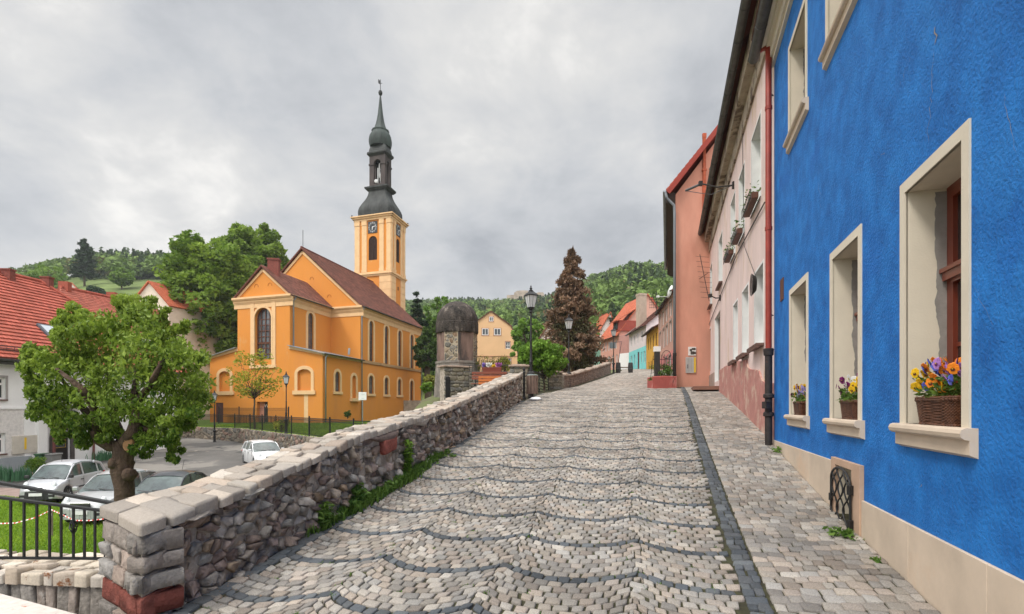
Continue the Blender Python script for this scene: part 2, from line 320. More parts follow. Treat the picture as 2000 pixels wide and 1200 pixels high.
# ---------------------------------------------------------------- stones
def voronoi(pts, poly_bounds, asp=1.0, k=18):
    """cells of a 2D point set clipped to a rectangle (x0,x1,y0,y1)"""
    x0, x1, y0, y1 = poly_bounds; P_ = np.array(pts, float); Q = P_ * [1, asp]; cells = []
    for i in range(len(Q)):
        d = np.sum((Q - Q[i]) ** 2, 1); nb = np.argsort(d)[1:k + 1]
        c = [(x0, y0 * asp), (x1, y0 * asp), (x1, y1 * asp), (x0, y1 * asp)]
        for j in nb:
            m = (Q[i] + Q[j]) / 2; n = Q[j] - Q[i]; o = []
            for a in range(len(c)):
                p, q = c[a], c[(a + 1) % len(c)]; dp = (p[0] - m[0]) * n[0] + (p[1] - m[1]) * n[1]; dq = (q[0] - m[0]) * n[0] + (q[1] - m[1]) * n[1]
                if dp <= 0: o.append(p)
                if dp * dq < 0: t = dp / (dp - dq); o.append((p[0] + t * (q[0] - p[0]), p[1] + t * (q[1] - p[1])))
            c = o
            if len(c) < 3: break
        cells.append([(x, y / asp) for x, y in c] if len(c) >= 3 else None)
    return cells
def chop(poly, r=.22):
    o = []; n = len(poly)
    for i in range(n):
        p, a, b = np.array(poly[i]), np.array(poly[i - 1]), np.array(poly[(i + 1) % n]); o += [tuple(p + (a - p) * r), tuple(p + (b - p) * r)]
    return o
def stones(polys, fn, palette, h=.03, skirt=.04, gap=.012, inset=.2, tilt=.3, hj=.5, chp=.22, seed=1, cols=None, rough=0.0, dome=.18):
    """dome-topped stones from 2D polygons; fn(a, b, height) -> xyz"""
    q = random.Random(seed); V = []; F = []; C = []
    for si, po in enumerate(polys):
        if po is None or len(po) < 3: continue
        po = chop(po, chp) if chp else list(po); c = np.mean(po, 0); A = np.array(po); n = len(po)
        size = np.mean(np.hypot(*(A - c).T)); A1 = c + (A - c) * (1 - gap / max(size, .01)); A2 = c + (A - c) * (1 - gap / max(size, .01)) * (1 - inset * .35); A3 = c + (A - c) * (1 - inset - np.array([[q.uniform(.05, .42)] for _ in A]))
        hh = h * (1 + q.uniform(-hj, hj)); tx, ty = q.uniform(-tilt, tilt), q.uniform(-tilt, tilt); i = len(V)
        co = cols[si] if cols and cols[si] is not None else palette[q.randrange(len(palette))]; b = q.uniform(.8, 1.2); co = [min(1, v * b) for v in co]
        for (rr, z0) in ((A1, -skirt), (A1, hh * .45), (A2, hh * (1 - dome)), (A3, hh)):
            for p in rr:
                dx, dy = (p - c) / max(size, .01); jz = q.uniform(-rough, rough) if z0 > 0 else 0
                V.append(fn(p[0], p[1], z0 + (0 if z0 < 0 else (tx * dx + ty * dy) * hh * .5) + jz)); C.append(co)
        V.append(fn(c[0], c[1], hh * (1 + dome * .25))); C.append(co)
        for r_ in range(3):
            for k in range(n): F.append((i + r_ * n + k, i + r_ * n + (k + 1) % n, i + (r_ + 1) * n + (k + 1) % n, i + (r_ + 1) * n + k))
        for k in range(n): F.append((i + 3 * n + k, i + 3 * n + (k + 1) % n, i + 4 * n))
    return V, F, C
def stonemesh(name, VFC, m, parent=None, smooth=False):
    V, F, C = VFC; me = npmesh(name, V, [np.array([f for f in F if len(f) == 4]), np.array([f for f in F if len(f) == 3])], m, parent, col=np.array(C), smooth=smooth); return me
def brickpolys(u0, u1, v0, v1, wu, hv, seed=1, jit=.15):
    q = random.Random(seed); out_ = []; rows = []; v = v0
    while v < v1 - hv * .4: rows.append(v); v += hv * q.uniform(1 - jit, 1 + jit)
    rows.append(v1)
    for a, b in zip(rows, rows[1:]):
        u = u0 - q.uniform(0, wu) * .5; cuts = [u0]
        while u < u1:
            u += wu * q.uniform(.65, 1.35)
            if u0 + wu * .3 < u < u1 - wu * .3: cuts.append(u)
        cuts.append(u1); j = lambda: q.uniform(-1, 1) * jit * .25
        for c, d in zip(cuts, cuts[1:]): out_.append([(c + j() * wu, a + j() * hv), (d + j() * wu, a + j() * hv), (d + j() * wu, b + j() * hv), (c + j() * wu, b + j() * hv)])
    return out_
# ---------------------------------------------------------------- foliage
def leafverts(c, size, rg, droop=.5, asp=.5, fold=.25, jit=.4):
    n = len(c); th = rg.uniform(0, 2 * np.pi, n); el = rg.normal(-droop, .45, n)
    d = np.stack([np.cos(th) * np.cos(el), np.sin(th) * np.cos(el), np.sin(el)], 1)
    r = rg.normal(size=(n, 3)); s_ = np.cross(d, r); s_ /= np.linalg.norm(s_, axis=1)[:, None] + 1e-9; nn = np.cross(s_, d)
    sz = (size * rg.uniform(1 - jit, 1 + jit, n))[:, None]
    V = np.stack([c - d * sz * .5, c + s_ * sz * asp * .5 + nn * sz * fold * .3, c + d * sz * .5, c - s_ * sz * asp * .5 + nn * sz * fold * .3], 1).reshape(-1, 3)
    i = np.arange(n)[:, None] * 4; F = np.concatenate([i + [0, 1, 2], i + [0, 2, 3]]); return V, F
def crown_pts(cl, per, rg, sq=.8):
    """leaf points spread near the surface of clumps: cl = (n,4) centre+radius"""
    n = len(cl); k = np.repeat(np.arange(n), per); d = rg.normal(size=(len(k), 3)); d /= np.linalg.norm(d, axis=1)[:, None]
    rr = cl[k, 3] * rg.uniform(.35, 1, len(k)) ** .5; p = cl[k, :3] + d * rr[:, None] * [1, 1, sq]; return p, k
def ellip_clumps(c, rad, n, rg, r0, r1, shell=.6, flatb=.0, lump=.18):
    d = rg.normal(size=(n, 3)); d /= np.linalg.norm(d, axis=1)[:, None]; t = rg.uniform(shell ** 3, 1, n) ** (1 / 3)
    ph = rg.uniform(0, 6.28, 6); a = np.arctan2(d[:, 1], d[:, 0]); lm = 1 + lump * (np.sin(3 * a + ph[0] + 2 * d[:, 2]) * .5 + np.sin(5 * a + ph[1] - 4 * d[:, 2]) * .4 + np.sin(7 * d[:, 2] + ph[2]) * .4)
    if flatb: d[:, 2] = np.where(d[:, 2] < 0, d[:, 2] * flatb, d[:, 2])
    p = np.array(c) + d * t[:, None] * lm[:, None] * np.array(rad); return np.column_stack([p, rg.uniform(r0, r1, n)])
def limb(mb, a, b, r0, r1, rg, n=5, wob=.08, seg=8):
    a, b = Vector(a), Vector(b); L_ = (b - a).length; pts = []; rs = []
    for k in range(n + 1):
        t = k / n; w = wob * L_ * math.sin(math.pi * t); pts.append(a.lerp(b, t) + Vector(rg.uniform(-w, w, 3)) + Vector((0, 0, w * .5))); rs.append(r0 + (r1 - r0) * t)
    mb.tube(pts, rs, seg); return pts
def tree(name, label, base, h, crown_c, rad, nclump, per, leaf, lm, tr=.2, trunk_m=None, clr=(.5, .9), seed=1, droop=.4, asp=.55, group=None, fork=None, nl=8, shell=.55, flatb=.7, cat='tree', lump=.18, fold=.25):
    rg = np.random.default_rng(seed); base = Vector(base); T = thing(name, label, cat, base, group=group); cc = Vector(crown_c)
    cl = ellip_clumps(cc, rad, nclump, rg, clr[0], clr[1], shell, flatb, lump); p, k = crown_pts(cl, per, rg)
    V, F = leafverts(p, leaf, rg, droop, asp, fold); ct = rg.uniform(0, 1, nclump); tn = np.clip(ct[k] * .55 + rg.uniform(0, .45, len(k)), 0, 1)
    npmesh('crown', V, [F], lm, T, attr=np.repeat(tn, 4))
    mb = MB(); fk = Vector(fork) if fork else Vector((base.x, base.y, cc.z - rad[2] * flatb * .7))
    limb(mb, base - Vector((0, 0, .2)), fk, tr, tr * .75, rg, 6, .02, 12)
    for q in cl[rg.choice(nclump, min(nl, nclump), replace=False)]: limb(mb, fk, q[:3], tr * .45, tr * .06, rg, 6, .1, 6)
    mb.build('trunk', trunk_m or MATS['bark'], T, smooth=True); return T
def blades(name, pts, hs, w, lm, parent=None, lean=.35, seed=3, kind=None):
    rg = np.random.default_rng(seed); n = len(pts); th = rg.uniform(0, 6.28, n); ln = rg.uniform(0, lean, n); hs = np.broadcast_to(hs, n) * rg.uniform(.6, 1.2, n)
    d = np.stack([np.cos(th), np.sin(th), 0 * th], 1); s_ = np.stack([-np.sin(th), np.cos(th), 0 * th], 1) * (w * .5); up = np.array([0, 0, 1.0]); P0 = np.asarray(pts, float)
    mid = P0 + up * (hs * .55)[:, None] + d * (ln * hs * .3)[:, None]; tip = P0 + up * (hs * (1 - ln * .4))[:, None] + d * (ln * hs)[:, None]
    V = np.stack([P0 - s_, P0 + s_, mid + s_ * .8, mid - s_ * .8, tip], 1).reshape(-1, 3); i = np.arange(n)[:, None] * 5
    return npmesh(name, V, [i + [0, 1, 2, 3], i + [3, 2, 4]], lm, parent, attr=np.repeat(np.clip(rg.uniform(0, .65, n) + .2 + .22 * np.sin(P0[:, 0] * .9 + np.sin(P0[:, 1] * .7) * 2) * np.sin(P0[:, 1] * 1.1), 0, 1), 5))
def text(s, w, u, z, d, size, m, parent, name='lettering', align='CENTER', ext=.004):
    cu = bpy.data.curves.new('t', 'FONT'); cu.body = s; cu.size = size; cu.align_x = align; cu.align_y = 'CENTER'; cu.extrude = ext; ob = bpy.data.objects.new('t', cu)
    me = bpy.data.meshes.new_from_object(ob); me.materials.clear(); me.materials.append(m); bpy.data.objects.remove(ob)
    X = w.n.cross(Vector((0, 0, 1))) * -1; Zv = Vector((0, 0, 1)); M = Matrix((X, Zv, w.n)).transposed().to_4x4(); M.translation = w.pt(u, z, d)
    if X.cross(Zv).dot(w.n) < 0: pass
    me.transform(WM[parent.name].inverted() @ M); return _link(name, me, parent, WM[parent.name])
# ================================================================ materials
mat('glass', (.05, .055, .06), var=.3, ns=.7, rough=.08, bump=0, spec=.8); flat('white_frame', (.78, .77, .74), .5); flat('iron', (.012, .012, .013), .45); flat('castiron', (.03, .026, .024), .6)
glassw = mat('glass_pale', (.09, .1, .11), var=.6, ns=.9, rough=.12, bump=0, spec=.8)
brown_f = flat('brown_frame', (.10, .035, .018), .5); redwood = flat('red_wood', (.16, .028, .012), .4, coat=.3)
mat('bark', (.09, .065, .045), var=.4, ns=8, bump=.9, bs=22, bd=.03, streak=True); zinc = mat('zinc', (.30, .33, .36), rough=.45, metal=.5, bump=.05)
darkzinc = mat('dark_zinc', (.09, .09, .085), var=.3, ns=6, rough=.5, metal=.3, bump=.1)
granite = mat('cobble_stone', (.9, .9, .9), var=.42, ns=120, rough=.8, bump=.5, bs=120, bd=.004, vc=True, det=3)
rubble = mat('rubble_stone', (.85, .85, .85), var=.4, ns=14, rough=.9, bump=.9, bs=34, bd=.02, vc=True, st=((.45, .43, .40), 3.5, .60, .72))
mortar = mat('mortar', (.38, .33, .275), var=.4, ns=9, rough=.95, bump=.8, bs=30, bd=.02)
soil = mat('joint_soil', (.045, .036, .028), var=.4, ns=12, rough=1, bump=.6, bs=60, c2=(.075, .075, .035))
blue = mat('blue_render', (.007, .14, .49), var=.2, ns=3.5, rough=.75, bump=1.0, bs=40, bd=.015, c2=(.018, .21, .63), spec=.3, st=[((.028, .24, .65), 1.3, .54, .84), ((.006, .105, .45), .8, .54, .84), ((.05, .26, .60), 9, .68, .82)])
cream = mat('cream_render', (.68, .61, .49), var=.06, ns=3, rough=.85, bump=.35, bs=70, bd=.004)
creamst = mat('cream_stone', (.60, .49, .38), var=.12, ns=2.5, rough=.7, bump=.12, bs=30, st=((.62, .42, .27), 1.3, .55, .8))
bareplaster = mat('grey_plaster', (.27, .25, .23), var=.15, ns=10, bump=.4)
pinkw = mat('pale_pink_render', (.73, .58, .54), var=.10, ns=2, bump=.3, bs=25, st=[((.60, .44, .30), 1.3, .54, .66), ((.42, .36, .30), 2.5, .64, .76)], streak=True)
pinkbase = mat('pink_plinth', (.45, .21, .18), var=.2, ns=3, bump=.6, bs=14, bd=.02, st=[((.55, .38, .30), 2.2, .5, .6), ((.30, .25, .21), 3, .6, .72)])
salmon = mat('salmon_render', (.62, .30, .215), var=.12, ns=1.2, bump=.3, bs=25, st=((.54, .235, .165), 1.1, .52, .8), streak=True)
orange = mat('orange_render', (.63, .245, .045), var=.07, ns=.35, bump=.15, bs=9, streak=True, st=[((.52, .205, .055), .35, .50, .80), ((.60, .35, .15), .5, .62, .74), ((.40, .16, .05), .9, .66, .8, 1)])
ctrim = mat('cream_trim', (.70, .465, .25), var=.08, ns=1.5, bump=.1)
tile_church = tilemat('church_tiles', (.20, .078, .055), (.05, .02, .015), .3, .45, patch=(.13, .06, .045))
tile_red = tilemat('red_roof_tiles', (.43, .11, .075), (.12, .03, .02), .24, .22, patch=(.36, .10, .06)); tile_org = tilemat('orange_roof_tiles', (.50, .14, .075), (.25, .06, .03), .25, .15, patch=(.5, .12, .05)); tile_brown = tilemat('brown_roof_tiles', (.14, .055, .04), (.05, .02, .02), .25, .3)
copper = mat('patina_copper', (.022, .023, .023), var=.35, ns=1.2, rough=.65, bump=.2, bs=4, bd=.05, c2=(.055, .06, .057), streak=True)
lt_green = leafmat('leaf_green', (.06, .13, .014), (.22, .34, .045)); lt_dark = leafmat('leaf_dark', (.025, .055, .014), (.10, .16, .03)); lt_yel = leafmat('leaf_yellow', (.16, .20, .015), (.42, .40, .04)); lt_brown = leafmat('needle_brown', (.085, .055, .032), (.29, .18, .11), .15)
lt_cherry = leafmat('leaf_cherry', (.04, .10, .010), (.34, .45, .065), .4, .42); lt_fresh = leafmat('leaf_fresh', (.08, .17, .018), (.25, .42, .06)); lt_grass = leafmat('grass_blade', (.11, .23, .010), (.30, .44, .03), .3); lt_weed = leafmat('weed', (.05, .12, .018), (.19, .31, .06), .35); lt_shrub = leafmat('shrub_olive', (.13, .12, .02), (.30, .32, .05)); lt_conif = leafmat('conifer_needle', (.012, .032, .014), (.045, .085, .03), .1)

# ================================================================ street: parapet line, edge strip, houses
PAR = Wall((-2.42, 3.35), (.33, 17.55), face=(1, 0)); BLUE_D = 1.64
O0 = Vector((BLUE_D * WY, -BLUE_D * WX)); BW = Wall((O0.x + 10 * WX, O0.y + 10 * WY), (O0.x - 6 * WX, O0.y - 6 * WY), face=(-1, 0))   # u runs from the far end towards the camera
WHT = Wall((4.66, 9.03), (8.78, 22.75), face=(-1, 0))
def par_x(y): return np.where(y < 17.55, -2.42 + (y - 3.35) * (2.75 / 14.2), np.interp(y, [17.55, 23, 27, 43, 60, 85, 110], [.33, 1.9, 3.05, 8.3, 12.6, 17.5, 20]))
def edge_x(y): return 1.65 + .305 * (y - 3.4)
def right_x(y): return np.where(y < 9.03, O0.x + (y - O0.y) * WX / WY, 4.66 + (y - 9.03) * .3003)
AX = np.array([.2516, .9678]); BX = np.array([.9678, -.2516])      # along / across the fans
lightpal = np.array([(.50, .46, .41), (.44, .415, .385), (.56, .52, .46), (.40, .385, .365), (.50, .44, .37), (.46, .455, .44), (.36, .34, .32), (.53, .44, .36), (.45, .39, .34), (.58, .55, .50), (.48, .40, .34)])
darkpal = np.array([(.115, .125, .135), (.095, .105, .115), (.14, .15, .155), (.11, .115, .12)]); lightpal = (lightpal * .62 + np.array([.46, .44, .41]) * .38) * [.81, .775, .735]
def cobbles(name, Q, dark, origin, hgt=.010, gap=.0075, seed=5, parent=None):
    """Q (n,4,2) plan corners of setts -> worn granite setts following the street's slope"""
    rg = np.random.default_rng(seed); n = len(Q); c = Q.mean(1, keepdims=True); Q = Q + rg.normal(0, .0055, Q.shape); E = Q - c; sz = np.linalg.norm(E, axis=2).mean(1)[:, None, None]
    E = E * (1 - gap * rg.uniform(.7, 1.7, (n, 1, 1)) / sz); nx = np.roll(E, -1, 1); pv = np.roll(E, 1, 1); r = rg.uniform(.02, .12, (n, 1, 1)); oc = np.stack([E + (pv - E) * r, E + (nx - E) * r], 2).reshape(n, 8, 2)
    rings = []
    tx = rg.normal(0, .035, (n, 2)); b = rg.normal(0, .0018, n)
    for sc, z in ((1.0, -.03), (1.0, hgt * .35), (.92, hgt * .85), (.6, hgt)):
        p = c + oc * sc; gzv = g(p[..., 0], p[..., 1]); z_ = gzv + z + (b[:, None] + (oc * sc * tx[:, None, :]).sum(2) if z > 0 else 0); rings.append(np.concatenate([p, z_[..., None]], 2))
    V = np.stack(rings, 1).reshape(-1, 3); base = np.arange(n)[:, None] * 32; F = []
    for k in range(3):
        for q in range(8): F.append(base + [k * 8 + q, k * 8 + (q + 1) % 8, k * 8 + 8 + (q + 1) % 8, k * 8 + 8 + q])
    T8 = base + np.arange(24, 32)
    cw = np.where(dark[:, None], darkpal[rg.integers(0, len(darkpal), n)], lightpal[rg.integers(0, len(lightpal), n)]) * rg.uniform(.68, 1.22, (n, 1)) * (1 + .13 * np.sin(c[:, 0, :1] * 2.1 + np.sin(c[:, 0, 1:] * 1.3) * 2) * np.sin(c[:, 0, 1:] * 1.7 + 1) + .08 * np.sin(c[:, 0, :1] * 5 + c[:, 0, 1:] * 4))
    o = npmesh(name, V, [np.concatenate(F), T8], granite, parent, col=np.repeat(cw, 32, 0), origin=origin); return o
def fan_setts():
    hw, Rr, pitch, per = .535, .74, .0945, 8; amax = math.asin(hw / Rr); out_ = []; dk = []
    for col in range(-9, 14):
        for row in range(-25, 190):
            v0 = row * pitch; n = 11; dl = lambda c_: .035 * math.sin(c_ * 12.9898 + row * 78.233) + .03 * math.sin(row * 2.1 + c_ * 4)
            cuts = np.linspace(-1, 1, n + 1) if row % 2 == 0 else np.concatenate([[-1], np.linspace(-1 + 1 / 11, 1 - 1 / 11, 11), [1]])
            cuts = cuts.copy(); cuts[1:-1] += np.array([rnd.uniform(-.02, .02) for _ in cuts[1:-1]]); a = cuts * amax
            u = Rr * np.sin(a); u[0] += dl(col); u[-1] += dl(col + 1); v = Rr * (1 - np.cos(a)) + v0; cu = col * 2 * hw + .18
            for k in range(len(a) - 1):
                out_.append([(cu + u[k], v[k]), (cu + u[k + 1], v[k + 1]), (cu + u[k + 1], v[k + 1] + pitch), (cu + u[k], v[k] + pitch)]); dk.append(row % per == 0)
    Q = np.array(out_); Q = Q + np.stack([.03 * np.sin(Q[..., 1] * 1.3 + Q[..., 0] * .7) + .01 * np.sin(Q[..., 1] * 6.1 + 1), .02 * np.sin(Q[..., 0] * 1.4 + Q[..., 1] * .5) + .006 * np.sin(Q[..., 0] * 11 + Q[..., 1] * 3)], -1); W = Q[..., :1] * BX + Q[..., 1:] * AX + np.array([0, 3.2]); dk = np.array(dk); c = W.mean(1)
    k = (c[:, 0] > par_x(c[:, 1]) + .16) & (c[:, 0] < edge_x(c[:, 1]) - .12) & (c[:, 1] > 1.2) & (c[:, 1] < 20.5); return W[k], dk[k]
def row_setts(y0, y1, lo, hi, d, step=.098, seed=2, w=.11):
    """straight courses across a strip; d = along direction"""
    q = np.random.default_rng(seed); d = np.array(d) / np.linalg.norm(d); e_ = np.array([d[1], -d[0]]); out_ = []
    y = y0
    while y < y1:
        h_ = step * q.uniform(.88, 1.12); xa, xb = float(lo(y)), float(hi(y)); x_ = xa + q.uniform(0, w)
        prev = xa
        while prev < xb - .03:
            x_ = min(prev + w * q.uniform(.7, 1.35), xb)
            if xb - x_ < .04: x_ = xb
            a = np.array([prev, y]); L_ = x_ - prev; bow = .012 * math.sin(prev * 3 + y)
            p0 = a + d * bow; out_.append([p0, p0 + e_ * L_, p0 + e_ * L_ + d * h_ / d[1] * 1.0, p0 + d * h_ / d[1]]); prev = x_
        y += h_ * .985
    return np.array(out_)
W_, dk_ = fan_setts(); 
tag(cobbles('road', W_, dk_, (0, 8, 0)), kind='structure')
far = row_setts(20.4, 76, lambda y: par_x(y) + .35, lambda y: np.where(y < 22.3, 6.9, np.interp(y, [22.3, 30, 49, 62, 76], [6.3, 9.9, 15.6, 17.9, 19])), (.3, 1), .15, 4, .2)
tag(cobbles('road_upper', far, np.zeros(len(far), bool), (3, 30, 1), seed=8), kind='structure')
es = row_setts(.8, 22.3, lambda y: edge_x(y) - .085, lambda y: edge_x(y) + .075, (.292, .956), .115, 5, .10)
tag(cobbles('road_edge_strip', es, np.ones(len(es), bool), (3, 8, -1), seed=9), kind='structure')
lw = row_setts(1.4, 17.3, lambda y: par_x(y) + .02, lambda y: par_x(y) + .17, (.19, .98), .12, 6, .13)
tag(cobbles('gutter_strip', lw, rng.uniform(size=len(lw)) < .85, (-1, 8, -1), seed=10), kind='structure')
sw = row_setts(.6, 22.2, lambda y: edge_x(y) + .09, lambda y: right_x(y) - .03, (.292, .956), .105, 7, .115)
tag(cobbles('pavement', sw, np.zeros(len(sw), bool), (4, 9, -1), seed=11), kind='structure')
# bedding under the setts
mb = MB(); ys = list(np.arange(-12, 112, .5))
for a, b in zip(ys, ys[1:]):
    def lr(y): return (float(par_x(max(y, 3.0))) - .15 + (0 if y >= 3 else .19 * (y - 3)) - (0 if y > 3.2 else 0), float(right_x(y)) + .3 if y < 22.6 else float(par_x(y)) + 14)
    (l0, r0_), (l1, r1_) = lr(a), lr(b); n_ = 8
    for k in range(n_):
        t0, t1 = k / n_, (k + 1) / n_; p = [(l0 + (r0_ - l0) * t0, a), (l0 + (r0_ - l0) * t1, a), (l1 + (r1_ - l1) * t1, b), (l1 + (r1_ - l1) * t0, b)]; mb.quad(*[(x_, y_, gz(x_, y_) - .008) for x_, y_ in p])
tag(mb.build('street_bedding', soil), kind='structure')

# ================================================================ parapet wall (rubble, stone coping)
_pu = np.array([0, .9, 1.6, 3.0, 4.6, 6.0, 8.6, 14.46]); _pz = np.array([-.74, -.655, -.53, -.315, -.16, -.03, .31, 1.15])
def ptop(u): return float(np.interp(u, _pu, _pz))
def pbase(u): q = PAR.pt(u, 0); return gz(q.x, q.y)
T = thing('parapet_wall', 'long rubble stone parapet with pale granite coping along the left edge of the cobbled street', 'wall', (-1.6, 7, -1.3))
mb = MB(); nseg = 40
for k in range(nseg):
    u0, u1 = .5 + (PAR.L - .5) * k / nseg, .5 + (PAR.L - .5) * (k + 1) / nseg; z0, z1 = ptop(u0) - .10, ptop(u1) - .10; w0 = .40 + .3 * max(0, 1 - u0 / 1.6); w1 = .40 + .3 * max(0, 1 - u1 / 1.6)
    mb.hexa([PAR.pt(u0, -4, -.008), PAR.pt(u1, -4, -.008), PAR.pt(u1, -4, -w1), PAR.pt(u0, -4, -w0), PAR.pt(u0, z0, -.008), PAR.pt(u1, z1, -.008), PAR.pt(u1, z1, -w1), PAR.pt(u0, z0, -w0)])
mb.build('core', mortar, T)
rubpal = [tuple(min(1, (v * .72 + .28 * sum(c_) / 3 * m_) * 1.34 + .02) for v, m_ in zip(c_, (1.08, 1.0, .9))) for c_ in [(.30, .24, .19), (.25, .20, .16), (.34, .26, .19), (.22, .19, .165), (.37, .32, .27), (.28, .19, .14), (.20, .17, .15), (.42, .37, .32), (.24, .16, .13), (.33, .22, .13), (.26, .24, .21), (.35, .25, .21)]]
q = random.Random(21); pts = []
u = .30
while u < PAR.L:
    sc_ = .088 + .014 * min(u, 6)/6; b = pbase(u); t = ptop(u) - .10; z = b - .12 + q.uniform(0, .06)
    while z < t: pts.append((u + q.uniform(-.05, .05), z + q.uniform(-.028, .028))); z += sc_ * q.uniform(.65, 1.25)
    u += sc_ * 1.5 * q.uniform(.75, 1.2)
redb = (3.5, 3.95, -.66, -.45)
pts = [p for p in pts if not (redb[0] - .05 < p[0] < redb[1] + .05 and redb[2] - .03 < p[1] < redb[3] + .08)]
cells = voronoi(pts, (.21, PAR.L, -2.0, 1.2), 1.35)
def clipz(c):
    if c is None: return None
    c = [(max(0.02, x_), min(max(z_, pbase(x_) - .15), ptop(x_) - .085)) for x_, z_ in c]; return c
cells = [clipz(c) for c in cells]
F3 = lambda a, z, h: tuple(PAR.pt(a, z, -.025 + h))
stonemesh('rubble_face', stones(cells, F3, rubpal, h=.046, skirt=.03, gap=.009, inset=.0, tilt=1.5, hj=.85, seed=4, rough=.014, chp=.06, dome=.2), rubble, T, smooth=False)
stonemesh('red_sandstone_block', stones([[(redb[0], redb[2]), (redb[1], redb[2] + .06), (redb[1], redb[3] + .07), (redb[0], redb[3])]], lambda a, z, h: tuple(PAR.pt(a, z, .012 + h)), [(.33, .10, .075)], h=.045, skirt=.03, gap=.006, inset=.1, chp=.1, seed=4, rough=.005), rubble, T)
# pier end facing the camera
PE = Wall((-3.02, 3.80), tuple(PAR.pt(0, 0, 0).xy), face=(-.3, -1)); ZP = -.74
blocks = []; colsb = []
for (z0, z1, cuts, cc_) in ((-.98, -.84, (0, .27, .58, .80), None), (-1.10, -.99, (0, .2, .46, .66, .80), None), (-1.24, -1.11, (0, .3, .52, .80), None), (-1.41, -1.25, (0, .42, .80), (.26, .075, .055)), (-1.53, -1.42, (0, .3, .55, .80), None), (-1.65, -1.54, (0, .2, .45, .80), None), (-1.9, -1.66, (0, .25, .5, .80), None), (-2.3, -1.9, (0, .35, .80), None)):
    cuts = [c * PE.L / .80 for c in cuts]
    for a, b in zip(cuts, cuts[1:]): blocks.append([(a + q.uniform(-.012, .012), z0 + q.uniform(-.01, .01)), (b + q.uniform(-.012, .012), z0 + q.uniform(-.01, .01)), (b, z1 + q.uniform(-.01, .01)), (a, z1 + q.uniform(-.01, .01))]); colsb.append(cc_)
stonemesh('pier_blocks', stones(blocks, lambda a, z, h: tuple(PE.pt(a, z, .0 + h)), [(.36, .31, .27), (.31, .28, .25), (.38, .30, .25), (.33, .31, .29)], h=.03, skirt=.25, gap=.009, inset=.04, tilt=1.0, seed=14, cols=colsb, chp=.07, rough=.008, dome=.22), rubble, T)
# near corner blocks on the street face
cb_ = []; cc2 = []
for (z0, z1, w, c_) in ((-.98, -.84, .20, None), (-1.10, -.99, .16, None), (-1.24, -1.11, .20, None), (-1.41, -1.25, .22, (.25, .08, .06)), (-1.53, -1.42, .2, None)): cb_.append([(-.02, z0), (w, z0 + .02), (w, z1 + .03), (-.03, z1)]); cc2.append(c_)
stonemesh('corner_blocks', stones(cb_, lambda a, z, h: tuple(PAR.pt(a, z, .0 + h)), [(.35, .30, .26), (.30, .27, .24)], h=.03, skirt=.1, gap=.009, inset=.04, tilt=.9, seed=15, cols=cc2, chp=.07, rough=.008, dome=.22), rubble, T)
mb = MB(); a_ = PE.pt(0, 0, 0); b_ = PE.pt(PE.L, 0, 0); c_ = PAR.pt(1.6, 0, -.03); d_ = PAR.pt(1.6, 0, -.45); mb.prism([tuple(a_.xy), tuple(b_.xy), tuple(c_.xy), tuple(d_.xy)], -4, -.845); mb.build('pier_core', mortar, T)
# coping
pol = []; u = -.04; q = random.Random(5); pal_c = [tuple(v * m_ for v, m_ in zip(c_, (.80, .765, .72))) for c_ in [(.52, .47, .42), (.48, .44, .40), (.56, .50, .44), (.45, .41, .37), (.54, .46, .39), (.58, .54, .49), (.42, .39, .36), (.50, .42, .36)]]
while u < PAR.L:
    st_ = q.uniform(.11, .19) if u > .4 else .22; wdt = .46 + .27 * max(0, 1 - max(u, 0) / 1.5); sp = [-.06, wdt * q.uniform(.35, .6), wdt] if q.random() < .45 or u < .3 else [-.06, wdt * .3, wdt * .66, wdt]
    for a, b in zip(sp, sp[1:]):
        j = lambda: q.uniform(-.015, .015); sl = .50 * max(0, 1 - max(u, 0) / 1.5)      # skewed at the pier end
        f = lambda uu, dd: (uu + sl * dd * 1.0 + j(), dd + j()); pol.append([f(u, a), f(u + st_, a), f(u + st_, b), f(u, b)])
    u += st_
stonemesh('coping', stones(pol, lambda a, d, h: tuple(PAR.pt(a, ptop(max(a, 0)) - .055 + h, -d)), pal_c, h=.036, skirt=.045, gap=.005, inset=.03, tilt=.8, hj=.45, seed=6, chp=.08, rough=.006, dome=.10), mat('coping_stone', (.95, .95, .95), var=.22, ns=60, rough=.85, bump=.6, bs=70, bd=.006, vc=True, st=((.30, .25, .20), 4, .62, .75)), T)

# ================================================================ weeds along the wall foot
def weedy(name, label, spots, hs, n, seed, w=.022, cat='weeds'):
    rg = np.random.default_rng(seed); pts = []
    for (u_, d_, r_, k_) in spots:
        for _ in range(int(n * k_)): uu = u_ + rg.normal(0, r_); dd = abs(d_ + rg.normal(0, .05)) ; p = PAR.pt(uu, 0, dd); pts.append((p.x, p.y, gz(p.x, p.y)))
    o = blades(name, pts, hs, w, lt_weed, lean=.9, seed=seed); tag(o, label, cat, kind='stuff'); return o
weedy('ground_cover', 'green weeds and ground cover spreading between parapet foot and cobbles', [(2.1, .02, .12, .25), (2.75, .05, .16, .6), (3.5, .06, .2, .7), (4.15, .08, .22, 1.1), (4.75, .06, .15, .5), (5.4, .03, .15, .25)], .15, 800, 31)
rg = np.random.default_rng(61); cl = []
for u_ in np.arange(1.5, 6.2, .045):
    dn = .35 + .65 * max(0, math.sin(u_ * 2.3) * .6 + math.sin(u_ * 5.1 + 1) * .5)
    if rg.uniform() < dn * (1 if 2.5 < u_ < 5.2 else .5): q_ = PAR.pt(u_ + rg.normal(0, .04), 0, abs(rg.normal(.05, .07)) + .01); cl.append((q_.x, q_.y, gz(q_.x, q_.y) + rg.uniform(.0, .12) * dn, rg.uniform(.05, .11)))
